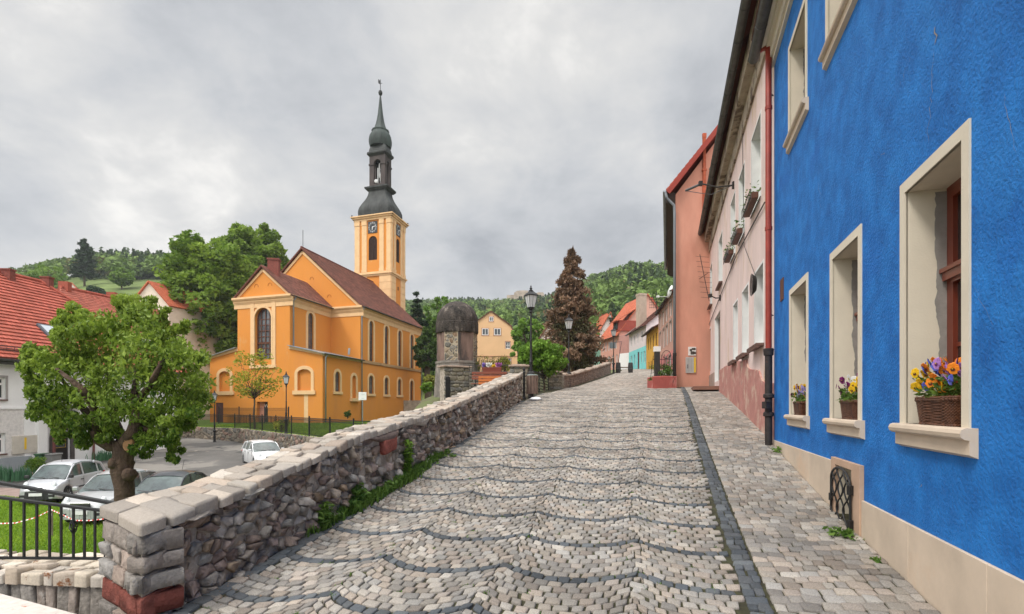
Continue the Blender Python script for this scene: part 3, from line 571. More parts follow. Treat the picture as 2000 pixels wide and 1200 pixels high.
pp, k = crown_pts(np.array(cl), 30, rg); V, F = leafverts(pp, .062, rg, .0, .5); tag(npmesh('leafy_ground_cover', V, [F], lt_weed, attr=np.repeat(rg.uniform(0, 1, len(pp)), 4)), 'low leafy weeds bulging from the foot of the rubble parapet', 'weeds', kind='stuff')
for i, (u_, h_, lb) in enumerate(((2.05, .26, 'leafy weed tuft climbing the lower part of the parapet foot nearest the camera'), (2.75, .32, 'upright thistle-like weed beside the middle of the rubble parapet'), (4.25, .55, 'tall leafy weed standing against the parapet, reaching its coping'))):
    p = PAR.pt(u_, 0, .07); z = gz(p.x, p.y); T = thing('weed_plant', lb, 'weed', (p.x, p.y, z), group='tall weeds by the parapet'); mb = MB(); rg = np.random.default_rng(40 + i)
    C_ = []
    for s_ in range(7 if i else 5):
        dx, dy = rg.uniform(-.07, .07, 2); top = h_ * rg.uniform(.6, 1); mb.tube([(p.x + dx * .3, p.y + dy * .3, z), (p.x + dx, p.y + dy, z + top)], .004, 5); C_ += [(p.x + dx * t, p.y + dy * t, z + top * t, .05) for t in np.linspace(.15, 1, 7)]
    mb.build('stem', flat('stem_green', (.09, .16, .03)), T); pp, k = crown_pts(np.array(C_), 8, rg); V, F = leafverts(pp, .085, rg, .1, .3); npmesh('leaves', V, [F], lt_fresh if i == 2 else lt_weed, T, attr=np.repeat(rg.uniform(0, 1, len(pp)), 4))
# weeds by the houses and moss in joints
def wallweed(x_, y_, h_, n, lb, r=.07):
    rg = np.random.default_rng(int(x_ * 100)); z = gz(x_, y_); T = thing('dandelion_plant', lb, 'weed', (x_, y_, z), group='weeds by the house fronts'); pts = np.column_stack([x_ + rg.normal(0, r, n), y_ + rg.normal(0, r, n), z + rg.uniform(.0, h_, n)]); V, F = leafverts(pts, .085, rg, -.1, .35); npmesh('leaves', V, [F], lt_weed, T, attr=np.repeat(rg.uniform(0, 1, n), 4))
wallweed(3.05, 4.72, .06, 60, 'ragged green weed on the pavement just below the iron cellar grille'); wallweed(4.35, 8.35, .09, 45, 'small weed tuft at the foot of the black lower drainpipe', .05); wallweed(3.62, 5.75, .03, 16, 'tiny weed in the joint beside the plinth left of the cellar grille', .03); wallweed(2.95, 4.15, .02, 12, 'tiny weed seedling between setts close to the pale plinth', .02)
rg = np.random.default_rng(77); ci = rg.choice(len(W_), 420); mp_ = W_[ci, 0] + rg.normal(0, .01, (420, 2)); mp_ = np.repeat(mp_, 16, 0) + rg.normal(0, .018, (420 * 16, 2)); mp_ = mp_[mp_[:, 1] < 14]
tag(blades('joint_moss', np.column_stack([mp_, g(mp_[:, 0], mp_[:, 1]) - .003]), .022, .008, lt_weed, lean=.9), 'tiny grass and moss tufts sprouting in the joints of the cobbled street', 'moss', kind='stuff')
tag(blades('dry_litter', np.column_stack([PAR.pt(0, 0).x + rg.uniform(.6, 1.4, 500) + .0, 4 + rg.uniform(0, 4.5, 500), np.zeros(500)]) if False else np.array([[*(PAR.pt(u_, 0, d_).xy), 0] for u_, d_ in zip(rg.uniform(.3, 9, 500), np.abs(rg.normal(.1, .22, 500)) + .05)]) + 0, .012, .012, lt_brown, lean=2.5, seed=5), 'dry brown plant litter scattered beside the parapet foot', 'litter', kind='stuff')
o = bpy.data.objects['dry_litter']; me = o.data; co = np.zeros(len(me.vertices) * 3); me.vertices.foreach_get('co', co); co = co.reshape(-1, 3); M = np.array(o.matrix_basis); wv = co + M[:3, 3]; co[:, 2] += g(wv[:, 0], wv[:, 1]) + .006; me.vertices.foreach_set('co', co.ravel()); me.update()

# ================================================================ blue house
T = thing('blue_house', 'bright blue rendered house with cream window surrounds filling the right of the picture', 'house', (*BW.pt(3, 0).xy, -1.2))
def bo(x0, x1, yt, yb, z=None): return Opx(BW, x0, x1, yt, yb, 0, z)
w3 = bo(1770, 1882, 377, 827); zz = (w3['z0'], w3['z1'])
w2 = bo(1627, 1678, 508, 817); w1 = bo(1545, 1576, 577, 810)
print('blue z', w3['z0'], w3['z1'], w2['z0'], w2['z1'], w1['z0'], w1['z1'], 'u', w3['u0'], w3['u1'], w2['u0'], w2['u1'], w1['u0'], w1['u1'])
U1 = bo(1543, 1574, 99, 275); U2 = bo(1618, 1676, 0, 146); print('upper', U1, U2)
U2['z0'] = U1['z0']; U2['z1'] = U1['z1']; U3 = O(w3['u0'], w3['u1'], U1['z0'], U1['z1']); w4 = O(w3['u1'] + 1.5, w3['u1'] + 2.6, w3['z0'], w3['z1'])
ops = [w1, w2, w3, U1, U2, U3, w4]
ug0, zg = BW.uz(1631, 892); ug1, _ = BW.uz(1688, 905); gr = O(ug0, ug1, -1.35, zg)
g1, gz1 = BW.uz(1637, 905); g2, _ = BW.uz(1673, 930); cg = O(g1 + .03, g2 - .02, -1.22, zg - .07)
mb = MB(); facade(mb, BW, 0, BW.L, -3.2, 6.35, ops + [O(cg['u0'], cg['u1'], cg['z0'], cg['z1'])], .27, 0, 1)
mb.quad(BW.pt(0, -3.2), BW.pt(0, 6.35), BW.pt(0, 6.35, -9), BW.pt(0, -3.2, -9), 0); mb.quad(BW.pt(BW.L, -3.2), BW.pt(BW.L, 6.35), BW.pt(BW.L, 6.35, -9), BW.pt(BW.L, -3.2, -9), 0)
mb.quad(BW.pt(0, -3.2, -9), BW.pt(BW.L, -3.2, -9), BW.pt(BW.L, 6.35, -9), BW.pt(0, 6.35, -9), 0); mb.quad(BW.pt(cg['u0'], -1.3, -.27), BW.pt(cg['u1'], -1.3, -.27), BW.pt(cg['u1'], -.4, -.27), BW.pt(cg['u0'], -.4, -.27), 1)
mb.build('wall', [blue, cream], T)
curt = mat('dark_room', (.03, .026, .024), var=.5, ns=3, rough=.15, bump=0, spec=.8)
for o_ in (w1, w2, w3, U1, U2, U3, w4):
    f = window(T, BW, o_, .25, redwood, curt, 2, 1, .09, .05, transom=.62, sur=(.085, cream, .012), name='window')
    for ch in f.children:
        if ch.name.startswith('pane'): pass
    s_ = MB(); a, b, c = o_['u0'] - .08, o_['u1'] + .16, o_['z0']
    prof = [(-.26, -.02), (-.26, 0), (.060, 0), (.080, -.010), (.088, -.032), (.082, -.055), (.064, -.068), (.042, -.071), (.042, -.155), (.0, -.175)]
    def ring(u, k0): return [BW.pt(u, c + z, d) for d, z in prof]
    A_, B_ = ring(a, 0), ring(b, 0); inn = [1.0] * len(prof)
    for k in range(len(prof) - 1): s_.quad(A_[k], B_[k], B_[k + 1], A_[k + 1])
    s_.poly(A_); s_.poly(list(reversed(B_))); so = s_.build('sill', creamst, f)
    # transom moulding and glazing bars
    m_ = MB(); zt = o_['z0'] + (o_['z1'] - o_['z0']) * .62; wbox(m_, BW, o_['u0'] + .02, o_['u1'] - .02, zt - .03, zt + .05, -.26, -.215); wbox(m_, BW, o_['u0'] + .01, o_['u1'] - .01, zt + .03, zt + .06, -.26, -.20)
    for k in (.25, .75):
        uu = o_['u0'] + (o_['u1'] - o_['u0']) * k
    m_.build('transom_moulding', redwood, f); m_ = MB(); zb = o_['z0'] + (o_['z1'] - o_['z0']) * .33; wbox(m_, BW, o_['u0'] + .09, o_['u1'] - .09, zb - .015, zb + .015, -.30, -.27); m_.build('glazing_bar', redwood, f)
    # bare plaster strip beside the frame
    p_ = MB(); zz0, zz1 = o_['z0'] + .01, o_['z1'] - .02; n_ = 70; rq = random.Random(3); wk = [.045]; [wk.append(min(.075, max(.028, wk[-1] + rq.uniform(-.008, .008)))) for _ in range(n_)]
    pr = [(wk[k], zz0 + (zz1 - zz0) * k / n_) for k in range(n_ + 1)]
    for (d0, z0), (d1, z1) in zip(pr, pr[1:]): p_.quad(BW.pt(o_['u0'] + .004, z0, -.25), BW.pt(o_['u0'] + .004, z1, -.25), BW.pt(o_['u0'] + .004, z1, -.25 + d1), BW.pt(o_['u0'] + .004, z0, -.25 + d0))
    p_.build('bare_plaster', bareplaster, f)
# plinth
mb = MB(); uA, uB = gr['u0'], gr['u1']
cuts = [0.0, 1.3, 2.6, uA]
for a, b in zip(cuts, cuts[1:]): wbox(mb, BW, a + (.003 if a else 0), b - .003, -2.2, -.59, 0, .025)
cuts = [uB, uB + 1.0, uB + 2.0, uB + 3.2, uB + 4.4, uB + 5.6, BW.L]
for a, b in zip(cuts, cuts[1:]): wbox(mb, BW, a + .003, b - .003, -3.2, -.862, 0, .025)
mb.build('plinth', creamst, T, bev=.004)
mb = MB(); 
for a, b, c, d in ((uA, cg['u0'], -1.6, zg), (cg['u1'], uB, -1.6, zg), (cg['u0'], cg['u1'], cg['z1'], zg), (cg['u0'], cg['u1'], -1.6, cg['z0'])): wbox(mb, BW, a + .001, b - .001, c, d, 0, .04)
cf = mb.build('cellar_opening', mat('tan_stone', (.50, .34, .24), var=.12, ns=4, bump=.2), T, bev=.003)
mb = MB(); a, b, c, d = cg['u0'] - .06, cg['u1'] + .04, cg['z0'] - .03, cg['z1'] - .01; dd = .058; W_u = b - a
mb.tube([BW.pt(a, c, dd), BW.pt(a, d - .14, dd)] + [BW.pt(a + W_u / 2 - W_u / 2 * math.cos(t), d - .14 + .14 * math.sin(t), dd) for t in np.linspace(.2, math.pi - .2, 9)] + [BW.pt(b, d - .14, dd), BW.pt(b, c, dd)], .013, 6); mb.tube([BW.pt(a, c, dd), BW.pt(b, c, dd)], .011, 6)
nw = 2
for s_ in (1, -1):
    for k in range(-1, 4, 1):
        pth = []
        for t in np.linspace(0, 1, 25):
            uu = a + W_u * (k / 3 + .1667 + s_ * .1667 * math.cos(t * 2 * math.pi * 1.5)); lim = d - .14 + .14 * math.sqrt(max(0, 1 - ((uu - a - W_u / 2) / (W_u / 2)) ** 2)) if a < uu < b else -9; z = c + (d - c) * t
            if a + .002 < uu < b - .002 and z < lim: pth.append(BW.pt(uu, z, dd + .006 * s_))
        if len(pth) > 2: mb.tube(pth, .009, 5)
for zc in (c + .12, c + .45): mb.box(BW.pt(b + .015, zc, dd), (.05, .05, .09), 0)
mb.box(BW.pt(a - .005, c + .28, dd), (.03, .04, .08)); WM[cf.name] = WM[T.name]; mb.build('iron_grille', MATS['iron'], cf, bev=.003)
mb = MB(); wbox(mb, BW, *sorted((BW.uz(1525)[0], BW.uz(1531)[0])), BW.uz(1528, 587)[1], BW.uz(1528, 545)[1], -.01, .012); mb.build('wall_vent', brown_f, T)
# cornice, roof, gutter
mb = MB()
for (z0, z1, p_) in ((5.98, 6.06, .05), (6.06, 6.24, .09), (6.24, 6.30, .15), (6.30, 6.50, .21)): wbox(mb, BW, -.02, BW.L, z0, z1, -.05, p_)
mb.build('cornice', cream, T); mb = MB(); wbox(mb, BW, -.05, BW.L, 6.50, 6.56, -.05, .30); roofplane(mb, BW.pt(-.1, 6.57, .34), BW.pt(BW.L, 6.57, .34), BW.pt(-.1, 11, -4.5), BW.pt(BW.L, 11, -4.5), 26); roofplane(mb, BW.pt(BW.L, 6.57, -9.3), BW.pt(-.1, 6.57, -9.3), BW.pt(BW.L, 11, -4.5), BW.pt(-.1, 11, -4.5), 12); mb.poly([BW.pt(0, 6.35), BW.pt(0, 6.35, -9), BW.pt(0, 10.8, -4.5)]); mb.build('roof', tile_brown, T)
def gutter(mb, A, B, r, seg=10):
    A, B = Vector(A), Vector(B); ax = (B - A).normalized(); s_ = ax.cross(Vector((0, 0, 1))).normalized(); rs = []
    for Pp in (A, B): rs.append([Pp + s_ * r * math.cos(t) + Vector((0, 0, -r * math.sin(t))) for t in np.linspace(0, math.pi, seg)])
    for k in range(seg - 1): mb.quad(rs[0][k], rs[1][k], rs[1][k + 1], rs[0][k + 1])
    mb.poly(rs[0]); mb.poly(rs[1])
    for e_ in (0, seg - 1): mb.tube([rs[0][e_], rs[1][e_]], r * .12, 5)
    n_ = max(2, int((B - A).length / .9))
    for k in range(1, n_): q = A.lerp(B, k / n_); mb.tube([q + s_ * r * 1.06 * math.cos(t) + Vector((0, 0, -r * 1.06 * math.sin(t))) for t in np.linspace(0, math.pi, 9)], r * .09, 4)
mb = MB(); gutter(mb, BW.pt(-.25, 6.33, .30), BW.pt(BW.L, 6.38, .30), .085); mb.build('gutter', darkzinc, T)
# render damage on the wall
mb = MB(); q = random.Random(8)
def crack(px0, py0, px1, py1, w, n=14):
    pr = []
    for k in range(n + 1):
        t = k / n; u, z = BW.uz(px0 + (px1 - px0) * t + q.uniform(-3, 3), py0 + (py1 - py0) * t); pr.append((u, z, w * math.sin(math.pi * (k + .3) / (n + .6)) * q.uniform(.4, 1.2)))
    for (u0, z0, a), (u1, z1, b) in zip(pr, pr[1:]): mb.quad(BW.pt(u0 - a, z0, .0035), BW.pt(u0 + a, z0, .0035), BW.pt(u1 + b, z1, .0035), BW.pt(u1 - b, z1, .0035))
crack(1829, 52, 1828, 88, .012, 6); crack(1827, 90, 1812, 290, .0022, 20); crack(1783, 108, 1750, 185, .0016, 12); crack(1722, 303, 1732, 298, .006, 5); crack(1905, 560, 1940, 640, .0015, 10); crack(1712, 640, 1700, 720, .0013, 9); crack(1598, 330, 1606, 420, .0015, 9); crack(1960, 180, 1985, 300, .0016, 10); crack(1800, 945, 1797, 952, .005, 4)
mb.build('render_crack', bareplaster, T)
# drainpipe between the two houses
T2 = thing('drainpipe', 'tall red drainpipe with black cast iron lower part between blue and pale pink house', 'drainpipe', (4.47, 8.93, -.8))
x_, y_ = 4.475, 8.93; mb = MB(); zt = (794 - 92) / 1000 * y_; zj = (794 - 682) / 1000 * y_
mb.tube([BW.pt(-.15, zt + .12, .30), (x_, y_, zt), (x_, y_, zj)], .052, 12)
for z in (zj + 2.1, zt - .02, zj + 4.2): mb.lathe([(.06, -.03), (.06, .03)], (x_, y_, z), 12)
mb.build('upper_pipe', mat('red_pipe_paint', (.30, .045, .03), var=.2, ns=5, rough=.45, bump=.05), T2, auto=40)
mb = MB(); zb = gz(x_, y_) - .03; mb.lathe([(.06, zb), (.06, zj - .12), (.078, zj - .11), (.085, zj + .0), (.07, zj + .01)], (x_, y_, 0), 14)
for z in (-.02 + zb + .55, zb + .85): mb.lathe([(.07, z), (.088, z + .01), (.088, z + .06), (.07, z + .08)], (x_, y_, 0), 14)
mb.box((x_ - .07, y_ - .07, zb + .73), (.11, .1, .12), .3); mb.build('lower_pipe', mat('rusty_iron', (.035, .028, .026), var=.4, ns=7, rough=.6, bump=.3, st=((.14, .05, .03), 5, .6, .7)), T2, auto=40)
mb = MB(); mb.tube([(x_, y_, zt - .8), (x_ + .12, y_ + .08, zt - .8)], .012, 5); mb.tube([(x_, y_, zj + .6), (x_ + .12, y_ + .08, zj + .6)], .012, 5); mb.build('bracket', MATS['castiron'], T2)

# ================================================================ flower baskets on the sills
def basket(o_, ulo, uhi, label, cols, seed, h_=.17, n_fl=34, spread=.0):
    c = o_['z0'] + .001; uc = (ulo + uhi) / 2; Lb = uhi - ulo; dp = .17; dc = -.06; base = BW.pt(uc, c, dc)
    rz = math.atan2(BW.u.y, BW.u.x); T = thing('flower_basket', label, 'flower basket', (0, 0, 0), group='wicker flower baskets on the blue house sills')
    rq = random.Random(seed); rg = np.random.default_rng(seed); V = []; nw = 9
    mb = MB()
    for k in range(nw * 2):
        t = (k + .5) / (nw * 2); s_ = .86 + .14 * t; pth = []; n = 96
        for a in range(n + 1):
            th = 2 * math.pi * a / n; ca, sa = math.cos(th), math.sin(th); ex = lambda v: math.copysign(abs(v) ** .35, v); wv = .004 * math.sin(a * math.pi / 2 * 1.0 + (k % 2) * math.pi)
            pth.append((ex(ca) * (Lb / 2 * s_ + wv), ex(sa) * (dp / 2 * s_ + wv), h_ * t))
        mb.tube(pth, .0062, 4, cap=False)
    ex = lambda v: math.copysign(abs(v) ** .35, v)
    for zz_, rr in ((h_, .010), (h_ + .012, .009), (.006, .009)):
        s_ = 1.03 if zz_ > .05 else .89; mb.tube([(ex(math.cos(t)) * Lb / 2 * s_, ex(math.sin(t)) * dp / 2 * s_, zz_ + .004 * math.sin(t * 30)) for t in np.linspace(0, 2 * math.pi, 80)], rr, 5, cap=False)
    inner = [(ex(math.cos(t)) * Lb / 2 * .84, ex(math.sin(t)) * dp / 2 * .84) for t in np.linspace(0, 2 * math.pi, 40)[:-1]]; mb.prism(inner, .003, h_ * .93)
    mb.build('wicker_body', mat('wicker', (.085, .032, .018), var=.4, ns=30, rough=.5, bump=.3, bs=80, c2=(.17, .07, .035)), T)
    mb = MB(); mb.prism([(x_ * 1.13, y_ * 1.1) for x_, y_ in inner], h_ * .95, h_ + .022); mb.build('liner_pot', flat('terracotta_plastic', (.36, .10, .04), .5), T)
    n = 420; pts = np.column_stack([rg.uniform(-Lb * .5, Lb * .5, n), rg.uniform(-dp * .55, dp * .6, n), h_ + rg.uniform(0, .15, n)]); V, F = leafverts(pts, .05, rg, 0, .45); npmesh('foliage', V, [F], lt_weed, T, attr=np.repeat(rg.uniform(0, 1, n), 4))
    groups = {}
    for k in range(n_fl):
        x_ = rq.uniform(-.56, .54) * Lb; y_ = rq.uniform(-.2, .62) * dp; z = h_ + .05 + rq.uniform(.0, .20) * (1 - abs(x_ / Lb) * .7) + .03; cn = cols[min(len(cols) - 1, int((x_ / Lb + .5) * len(cols) * .999))] if rq.random() < .8 else rq.choice(cols)
        groups.setdefault(max(0, cn) if isinstance(cn, int) else cn, []).append((x_, y_, z))
    FC = {'yellow': ((.80, .50, .01), (.10, .02, .01)), 'orange': ((.85, .25, .01), (.12, .02, .01)), 'violet': ((.42, .20, .52), (.10, .005, .09)), 'blue': ((.10, .13, .55), (.03, .03, .2)), 'purple': ((.20, .01, .13), (.05, 0, .03)), 'white': ((.75, .74, .72), (.6, .5, .1)), 'lilac': ((.42, .36, .66), (.2, .1, .35))}
    for cn, L_ in groups.items():
        mb = MB()
        for (x_, y_, z) in L_:
            # facing out of the window, towards the street and a little up
            yaw = rq.uniform(-.7, .7); pit = rq.uniform(.0, .7); M = Matrix.Translation((x_, y_, z)) @ Matrix.Rotation(yaw, 4, 'Z') @ Matrix.Rotation(-pit, 4, 'X'); r = rq.uniform(.029, .037)
            for (ang, rr, off) in ((100, 1, -.002), (55, .95, -.001), (-35 + 180 + 10, .95, -.001), (-10, .9, .001), (190, .9, .001), (270, 1.15, .003)):
                ca = Vector((math.cos(R(ang)) * r * .55, 0, math.sin(R(ang)) * r * .55)); pts = []
                for t in np.linspace(0, 2 * math.pi, 9)[:-1]: pts.append(M @ (ca + Vector((math.cos(t) * r * .62 * rr, off + .006 + .005 * math.cos(2 * t), math.sin(t) * r * .55 * rr))))
                mb.poly(pts, 0)
            mb.poly([M @ Vector((math.cos(t) * r * .42, .013, math.sin(t) * r * .34 - r * .18)) for t in np.linspace(0, 2 * math.pi, 8)[:-1]], 1); mb.poly([M @ Vector((math.cos(t) * r * .13, .015, math.sin(t) * r * .13)) for t in np.linspace(0, 2 * math.pi, 6)[:-1]], 2)
        mb.build(cn + '_blossoms', [flat(cn + '_petal', FC[cn][0], .6), flat(cn + '_eye', FC[cn][1], .6), flat('pollen', (.8, .55, .02))], T)
    T.location = base; T.rotation_euler = (0, 0, rz)
    # the local +Y side must face the street
    if (Matrix.Rotation(rz, 3, 'Z') @ Vector((0, 1, 0))).dot(BW.n) < 0: T.rotation_euler = (0, 0, rz + math.pi)
    return T
ub = lambda px: BW.uz(px, 700, -.06)[0]
a3, b3 = ub(1800), ub(1800) + .60
basket(w3, ub(1803) + .07, ub(1803) + .63, 'largest wicker basket with yellow, blue, orange and lilac pansies on the nearest blue house sill', ['violet', 'violet', 'orange', 'orange', 'blue', 'yellow', 'yellow'], 3, .17, 62)
basket(w2, ub(1657), ub(1657) + .50, 'wicker basket with purple, white and yellow pansies on the middle sill of the blue house', ['yellow', 'white', 'white', 'purple', 'purple'], 4, .17, 40)
basket(w1, ub(1561), ub(1561) + .48, 'wicker basket with dark red and yellow pansies on the farthest sill of the blue house', ['lilac', 'yellow', 'yellow', 'purple'], 5, .17, 38)
# ================================================================ ground of the lower town, lawns
def azl(x, y): return -3.45 + .9 * np.clip((np.asarray(y, float) - 25) / 18, 0, 1)     # asphalt level
asph = mat('asphalt', (.115, .108, .10), var=.2, ns=.6, rough=.9, bump=.5, bs=60, bd=.01, st=[((.20, .185, .165), .22, .50, .54), ((.06, .058, .056), .5, .60, .64), ((.24, .20, .165), 1.2, .64, .70)])
grassg = mat('lawn_soil', (.08, .17, .02), var=.3, ns=3, rough=1, bump=.8, bs=90, bd=.02, c2=(.14, .24, .035)); earth = mat('meadow', (.09, .13, .035), var=.3, ns=.15, rough=1, bump=.6, bs=4, c2=(.16, .21, .06))
mb = MB(); xs = list(np.arange(-70, -1.9, 3)) ; ys = list(np.arange(-12, 100, 3))
for a, b in zip(xs, xs[1:]):
    for c, d in zip(ys, ys[1:]): mb.quad(*[(x_, y_, float(azl(x_, y_)) - (.0 if d < 60 else .6)) for x_, y_ in ((a, c), (b, c), (b, d), (a, d))])
tag(mb.build('parking_road', asph), kind='structure')
mb = MB(); lawn = [(-26, 22), (-15.6, 18.1), (-11.0, 15.9), (-5.0, 13.4), (-3.2, 8), (-3.3, 5.0), (-9, 5.0), (-26, 9)]; mb.poly([(x_, y_, -3.43) for x_, y_ in lawn]); tag(mb.build('lawn', grassg), kind='structure')
def inpoly(x_, y_, po):
    c = np.zeros(len(x_), bool); n = len(po)
    for i in range(n):
        x1, y1 = po[i]; x2, y2 = po[(i + 1) % n]; c ^= ((y1 > y_) != (y2 > y_)) & (x_ < (x2 - x1) * (y_ - y1) / (y2 - y1 + 1e-12) + x1)
    return c
n = 150000; gx = rng.uniform(-21, -6, n); gy = rng.uniform(10, 19.5, n); k = inpoly(gx, gy, lawn) & (gx / gy < -.76) ; gx, gy = gx[k], gy[k]
tag(blades('grass', np.column_stack([gx, gy, np.full(len(gx), -3.43)]), .07, .014, lt_grass, lean=.8), 'short bright green lawn grass between the railing and the parked cars', 'grass', kind='stuff')
# retaining wall + church lawn
RL = [(-60, 58), (-34, 46.5), (-28.6, 43), (-25.3, 41.6), (-21.2, 39.5), (-11.7, 28.9), (-7.2, 23.0), (-3.0, 19.0)]
mb = MB(); mb.poly([(x_, y_, -1.76) for x_, y_ in RL] + [(-1.5, 30, -1.76), (-4, 60, -1.76), (-60, 75, -1.76)]); tag(mb.build('church_lawn', grassg), kind='structure')
n = 60000; gx = rng.uniform(-30, -8, n); gy = rng.uniform(28, 60, n); k = inpoly(gx, gy, RL + [(-9, 60), (-40, 60)]) & (gx > -27) ; gx, gy = gx[k], gy[k]
tag(blades('church_grass', np.column_stack([gx, gy, np.full(len(gx), -1.76)]), .13, .05, lt_grass, lean=.8, seed=9), 'mown grass in front of the orange church behind the iron fence', 'grass', kind='stuff')
T = thing('retaining_wall', 'old rubble retaining wall holding up the church lawn above the asphalt street', 'wall', (-20, 38, -3))
mb = MB(); vf = []
for i, (a, b) in enumerate(zip(RL, RL[1:])):
    w = Wall(a, b, face=(-1, -1.0)); za, zb = float(azl(*a)), float(azl(*b)); p = w.pt
    mb.hexa([p(0, -4, 0), p(w.L, -4, 0), p(w.L, -4, -.45), p(0, -4, -.45), p(0, -1.70, 0), p(w.L, -1.70, 0), p(w.L, -1.70, -.45), p(0, -1.70, -.45)])
    if 2 <= i <= 5:
        q = random.Random(i); pts = [(q.uniform(0, w.L), q.uniform(-3.3, -1.72)) for _ in range(int(w.L * 1.5 * 14))]; cl = voronoi(pts, (0, w.L, -3.5, -1.66), 1.5); V, F, C = stones(cl, lambda a_, z, h, w=w: tuple(w.pt(a_, z, h)), [(.26, .22, .17), (.22, .19, .15), (.30, .25, .19), (.2, .17, .14), (.28, .19, .15), (.17, .16, .14)], h=.05, skirt=.02, gap=.012, inset=.25, seed=i); off = len(vf[0]) if vf else 0
        if not vf: vf = [V, F, C]
        else: vf[1] += [tuple(k_ + off for k_ in f) for f in F]; vf[0] += V; vf[2] += C
mb.build('core', mortar, T); stonemesh('stone_face', vf, rubble, T)

# ================================================================ low wall, railing, white slab at lower left
LW = Wall((-8.2, 5.15), (-2.62, 4.55), face=(0, -1)); T = thing('low_wall', 'low granite block wall with mossy coping under the black railing at lower left', 'wall', (-5, 4.8, -2.5))
mb = MB(); wbox(mb, LW, 0, LW.L, -4, -1.60, -.50, -.02); mb.build('core', mortar, T)
gp = [(.34, .31, .28), (.30, .28, .26), (.38, .34, .30), (.28, .27, .25), (.36, .30, .26)]
pol = brickpolys(LW.L - 4.2, LW.L, -2.7, -1.62, .135, .235, 5, .18); stonemesh('wall_face', stones(pol, lambda a, z, h: tuple(LW.pt(a, z, -.02 + h)), gp, h=.035, skirt=.02, gap=.010, inset=.08, tilt=.7, seed=4, chp=.07, rough=.007, dome=.25), rubble, T)
pol = brickpolys(LW.L - 4.2, LW.L, -.06, .56, .17, .16, 7, .3); cp_ = [(.58, .50, .40), (.52, .44, .34), (.62, .54, .45), (.50, .42, .34), (.44, .36, .28), (.56, .50, .43)]
stonemesh('coping', stones(pol, lambda a, d, h: tuple(LW.pt(a, -1.575 + h, -d)), cp_, h=.055, skirt=.06, gap=.007, inset=.06, tilt=.4, seed=8, chp=.06, rough=.005, dome=.08), mat('coping_warm', (.95, .95, .95), var=.2, ns=50, rough=.9, bump=.6, bs=60, bd=.006, vc=True, st=((.20, .08, .03), 6, .60, .66)), T)
T = thing('railing', 'black wrought iron stair railing with two handrails ending at the stone pier', 'railing', (-5, 4.6, -1.4)); RW = Wall((-7.0, 4.72), (-2.9, 4.62), face=(0, -1))
def rz_(px0, py0, px1, py1): u0, z0 = RW.uz(px0, py0); u1, z1 = RW.uz(px1, py1); return lambda u: z0 + (z1 - z0) * (u - u0) / (u1 - u0)
t1 = rz_(0, 972, 212, 999); bt = -1.38
RW2 = Wall((-5.6, 3.95), (-2.6, 3.95), face=(0, -1)); ua, za = RW2.uz(-40, 936); ub_, zb_ = RW2.uz(236, 986); mb = MB(); A, B = RW2.pt(ua, za), RW2.pt(ub_, zb_); dz = Vector((0, 0, .012)); dy = Vector((0, .018, 0)); mb.hexa([A - dz - dy, B - dz - dy, B - dz + dy, A - dz + dy, A + dz - dy, B + dz - dy, B + dz + dy, A + dz + dy]); mb.build('handrail', MATS['iron'], T, bev=.003)
mb = MB(); A, B = RW.pt(0, t1(0)), RW.pt(RW.L, t1(RW.L)); mb.hexa([A - dz - dy, B - dz - dy, B - dz + dy, A - dz + dy, A + dz - dy, B + dz - dy, B + dz + dy, A + dz + dy]); mb.build('top_rail', MATS['iron'], T, bev=.003)
mb = MB(); wbox(mb, RW, 0, RW.L, bt - .01, bt + .012, -.012, .012); mb.build('bottom_rail', MATS['iron'], T)
for i, px in enumerate((21, 47, 72, 97, 119.5, 143.5, 165, 185.5, 205.5, -6, -33)):
    u = RW.uz(px)[0]; mb = MB(); wbox(mb, RW, u - .008, u + .008, bt, t1(u), -.008, .008)
    if px == 143.5:
        for k in range(5):
            mb.tube([RW.pt(u + .03 * math.sin(math.pi * t) * math.cos(k * 1.256 + t * 3), bt + .22 + .14 * t + .0, .03 * math.sin(math.pi * t) * math.sin(k * 1.256 + t * 3)) for t in np.linspace(0, 1, 9)], .005, 4)
    mb.build('baluster', MATS['iron'], T)
T = thing('white_coping_slab', 'pale speckled stone slab in the bottom left corner', 'stone slab', (-3.6, 3.4, -1.5)); mb = MB(); z = -1.34; f = lambda px, py: (((px - 1000) / (py - 794)) * -z, 1000 * -z / (py - 794))
a, b = f(-60, 1142), f(175, 1205); n_ = Vector((b[1] - a[1], a[0] - b[0])).normalized() ; n_ = n_ if n_.y < 0 else -n_
pl = [a, b, (b[0] + n_.x * 1.3, b[1] + n_.y * 1.3), (a[0] + n_.x * 1.3, a[1] + n_.y * 1.3)]; mb.prism(pl, z - .09, z); mb.build('slab_top', mat('white_stone', (.56, .51, .46), var=.12, ns=20, bump=.3, bs=60, st=((.40, .18, .11), 14, .60, .68)), T, bev=.01)
mb = MB(); cx = sum(p[0] for p in pl) / 4; cy = sum(p[1] for p in pl) / 4; mb.prism([(cx + (p[0] - cx) * .9, cy + (p[1] - cy) * .9) for p in pl], -4, z - .088); mb.build('slab_base', mortar, T)

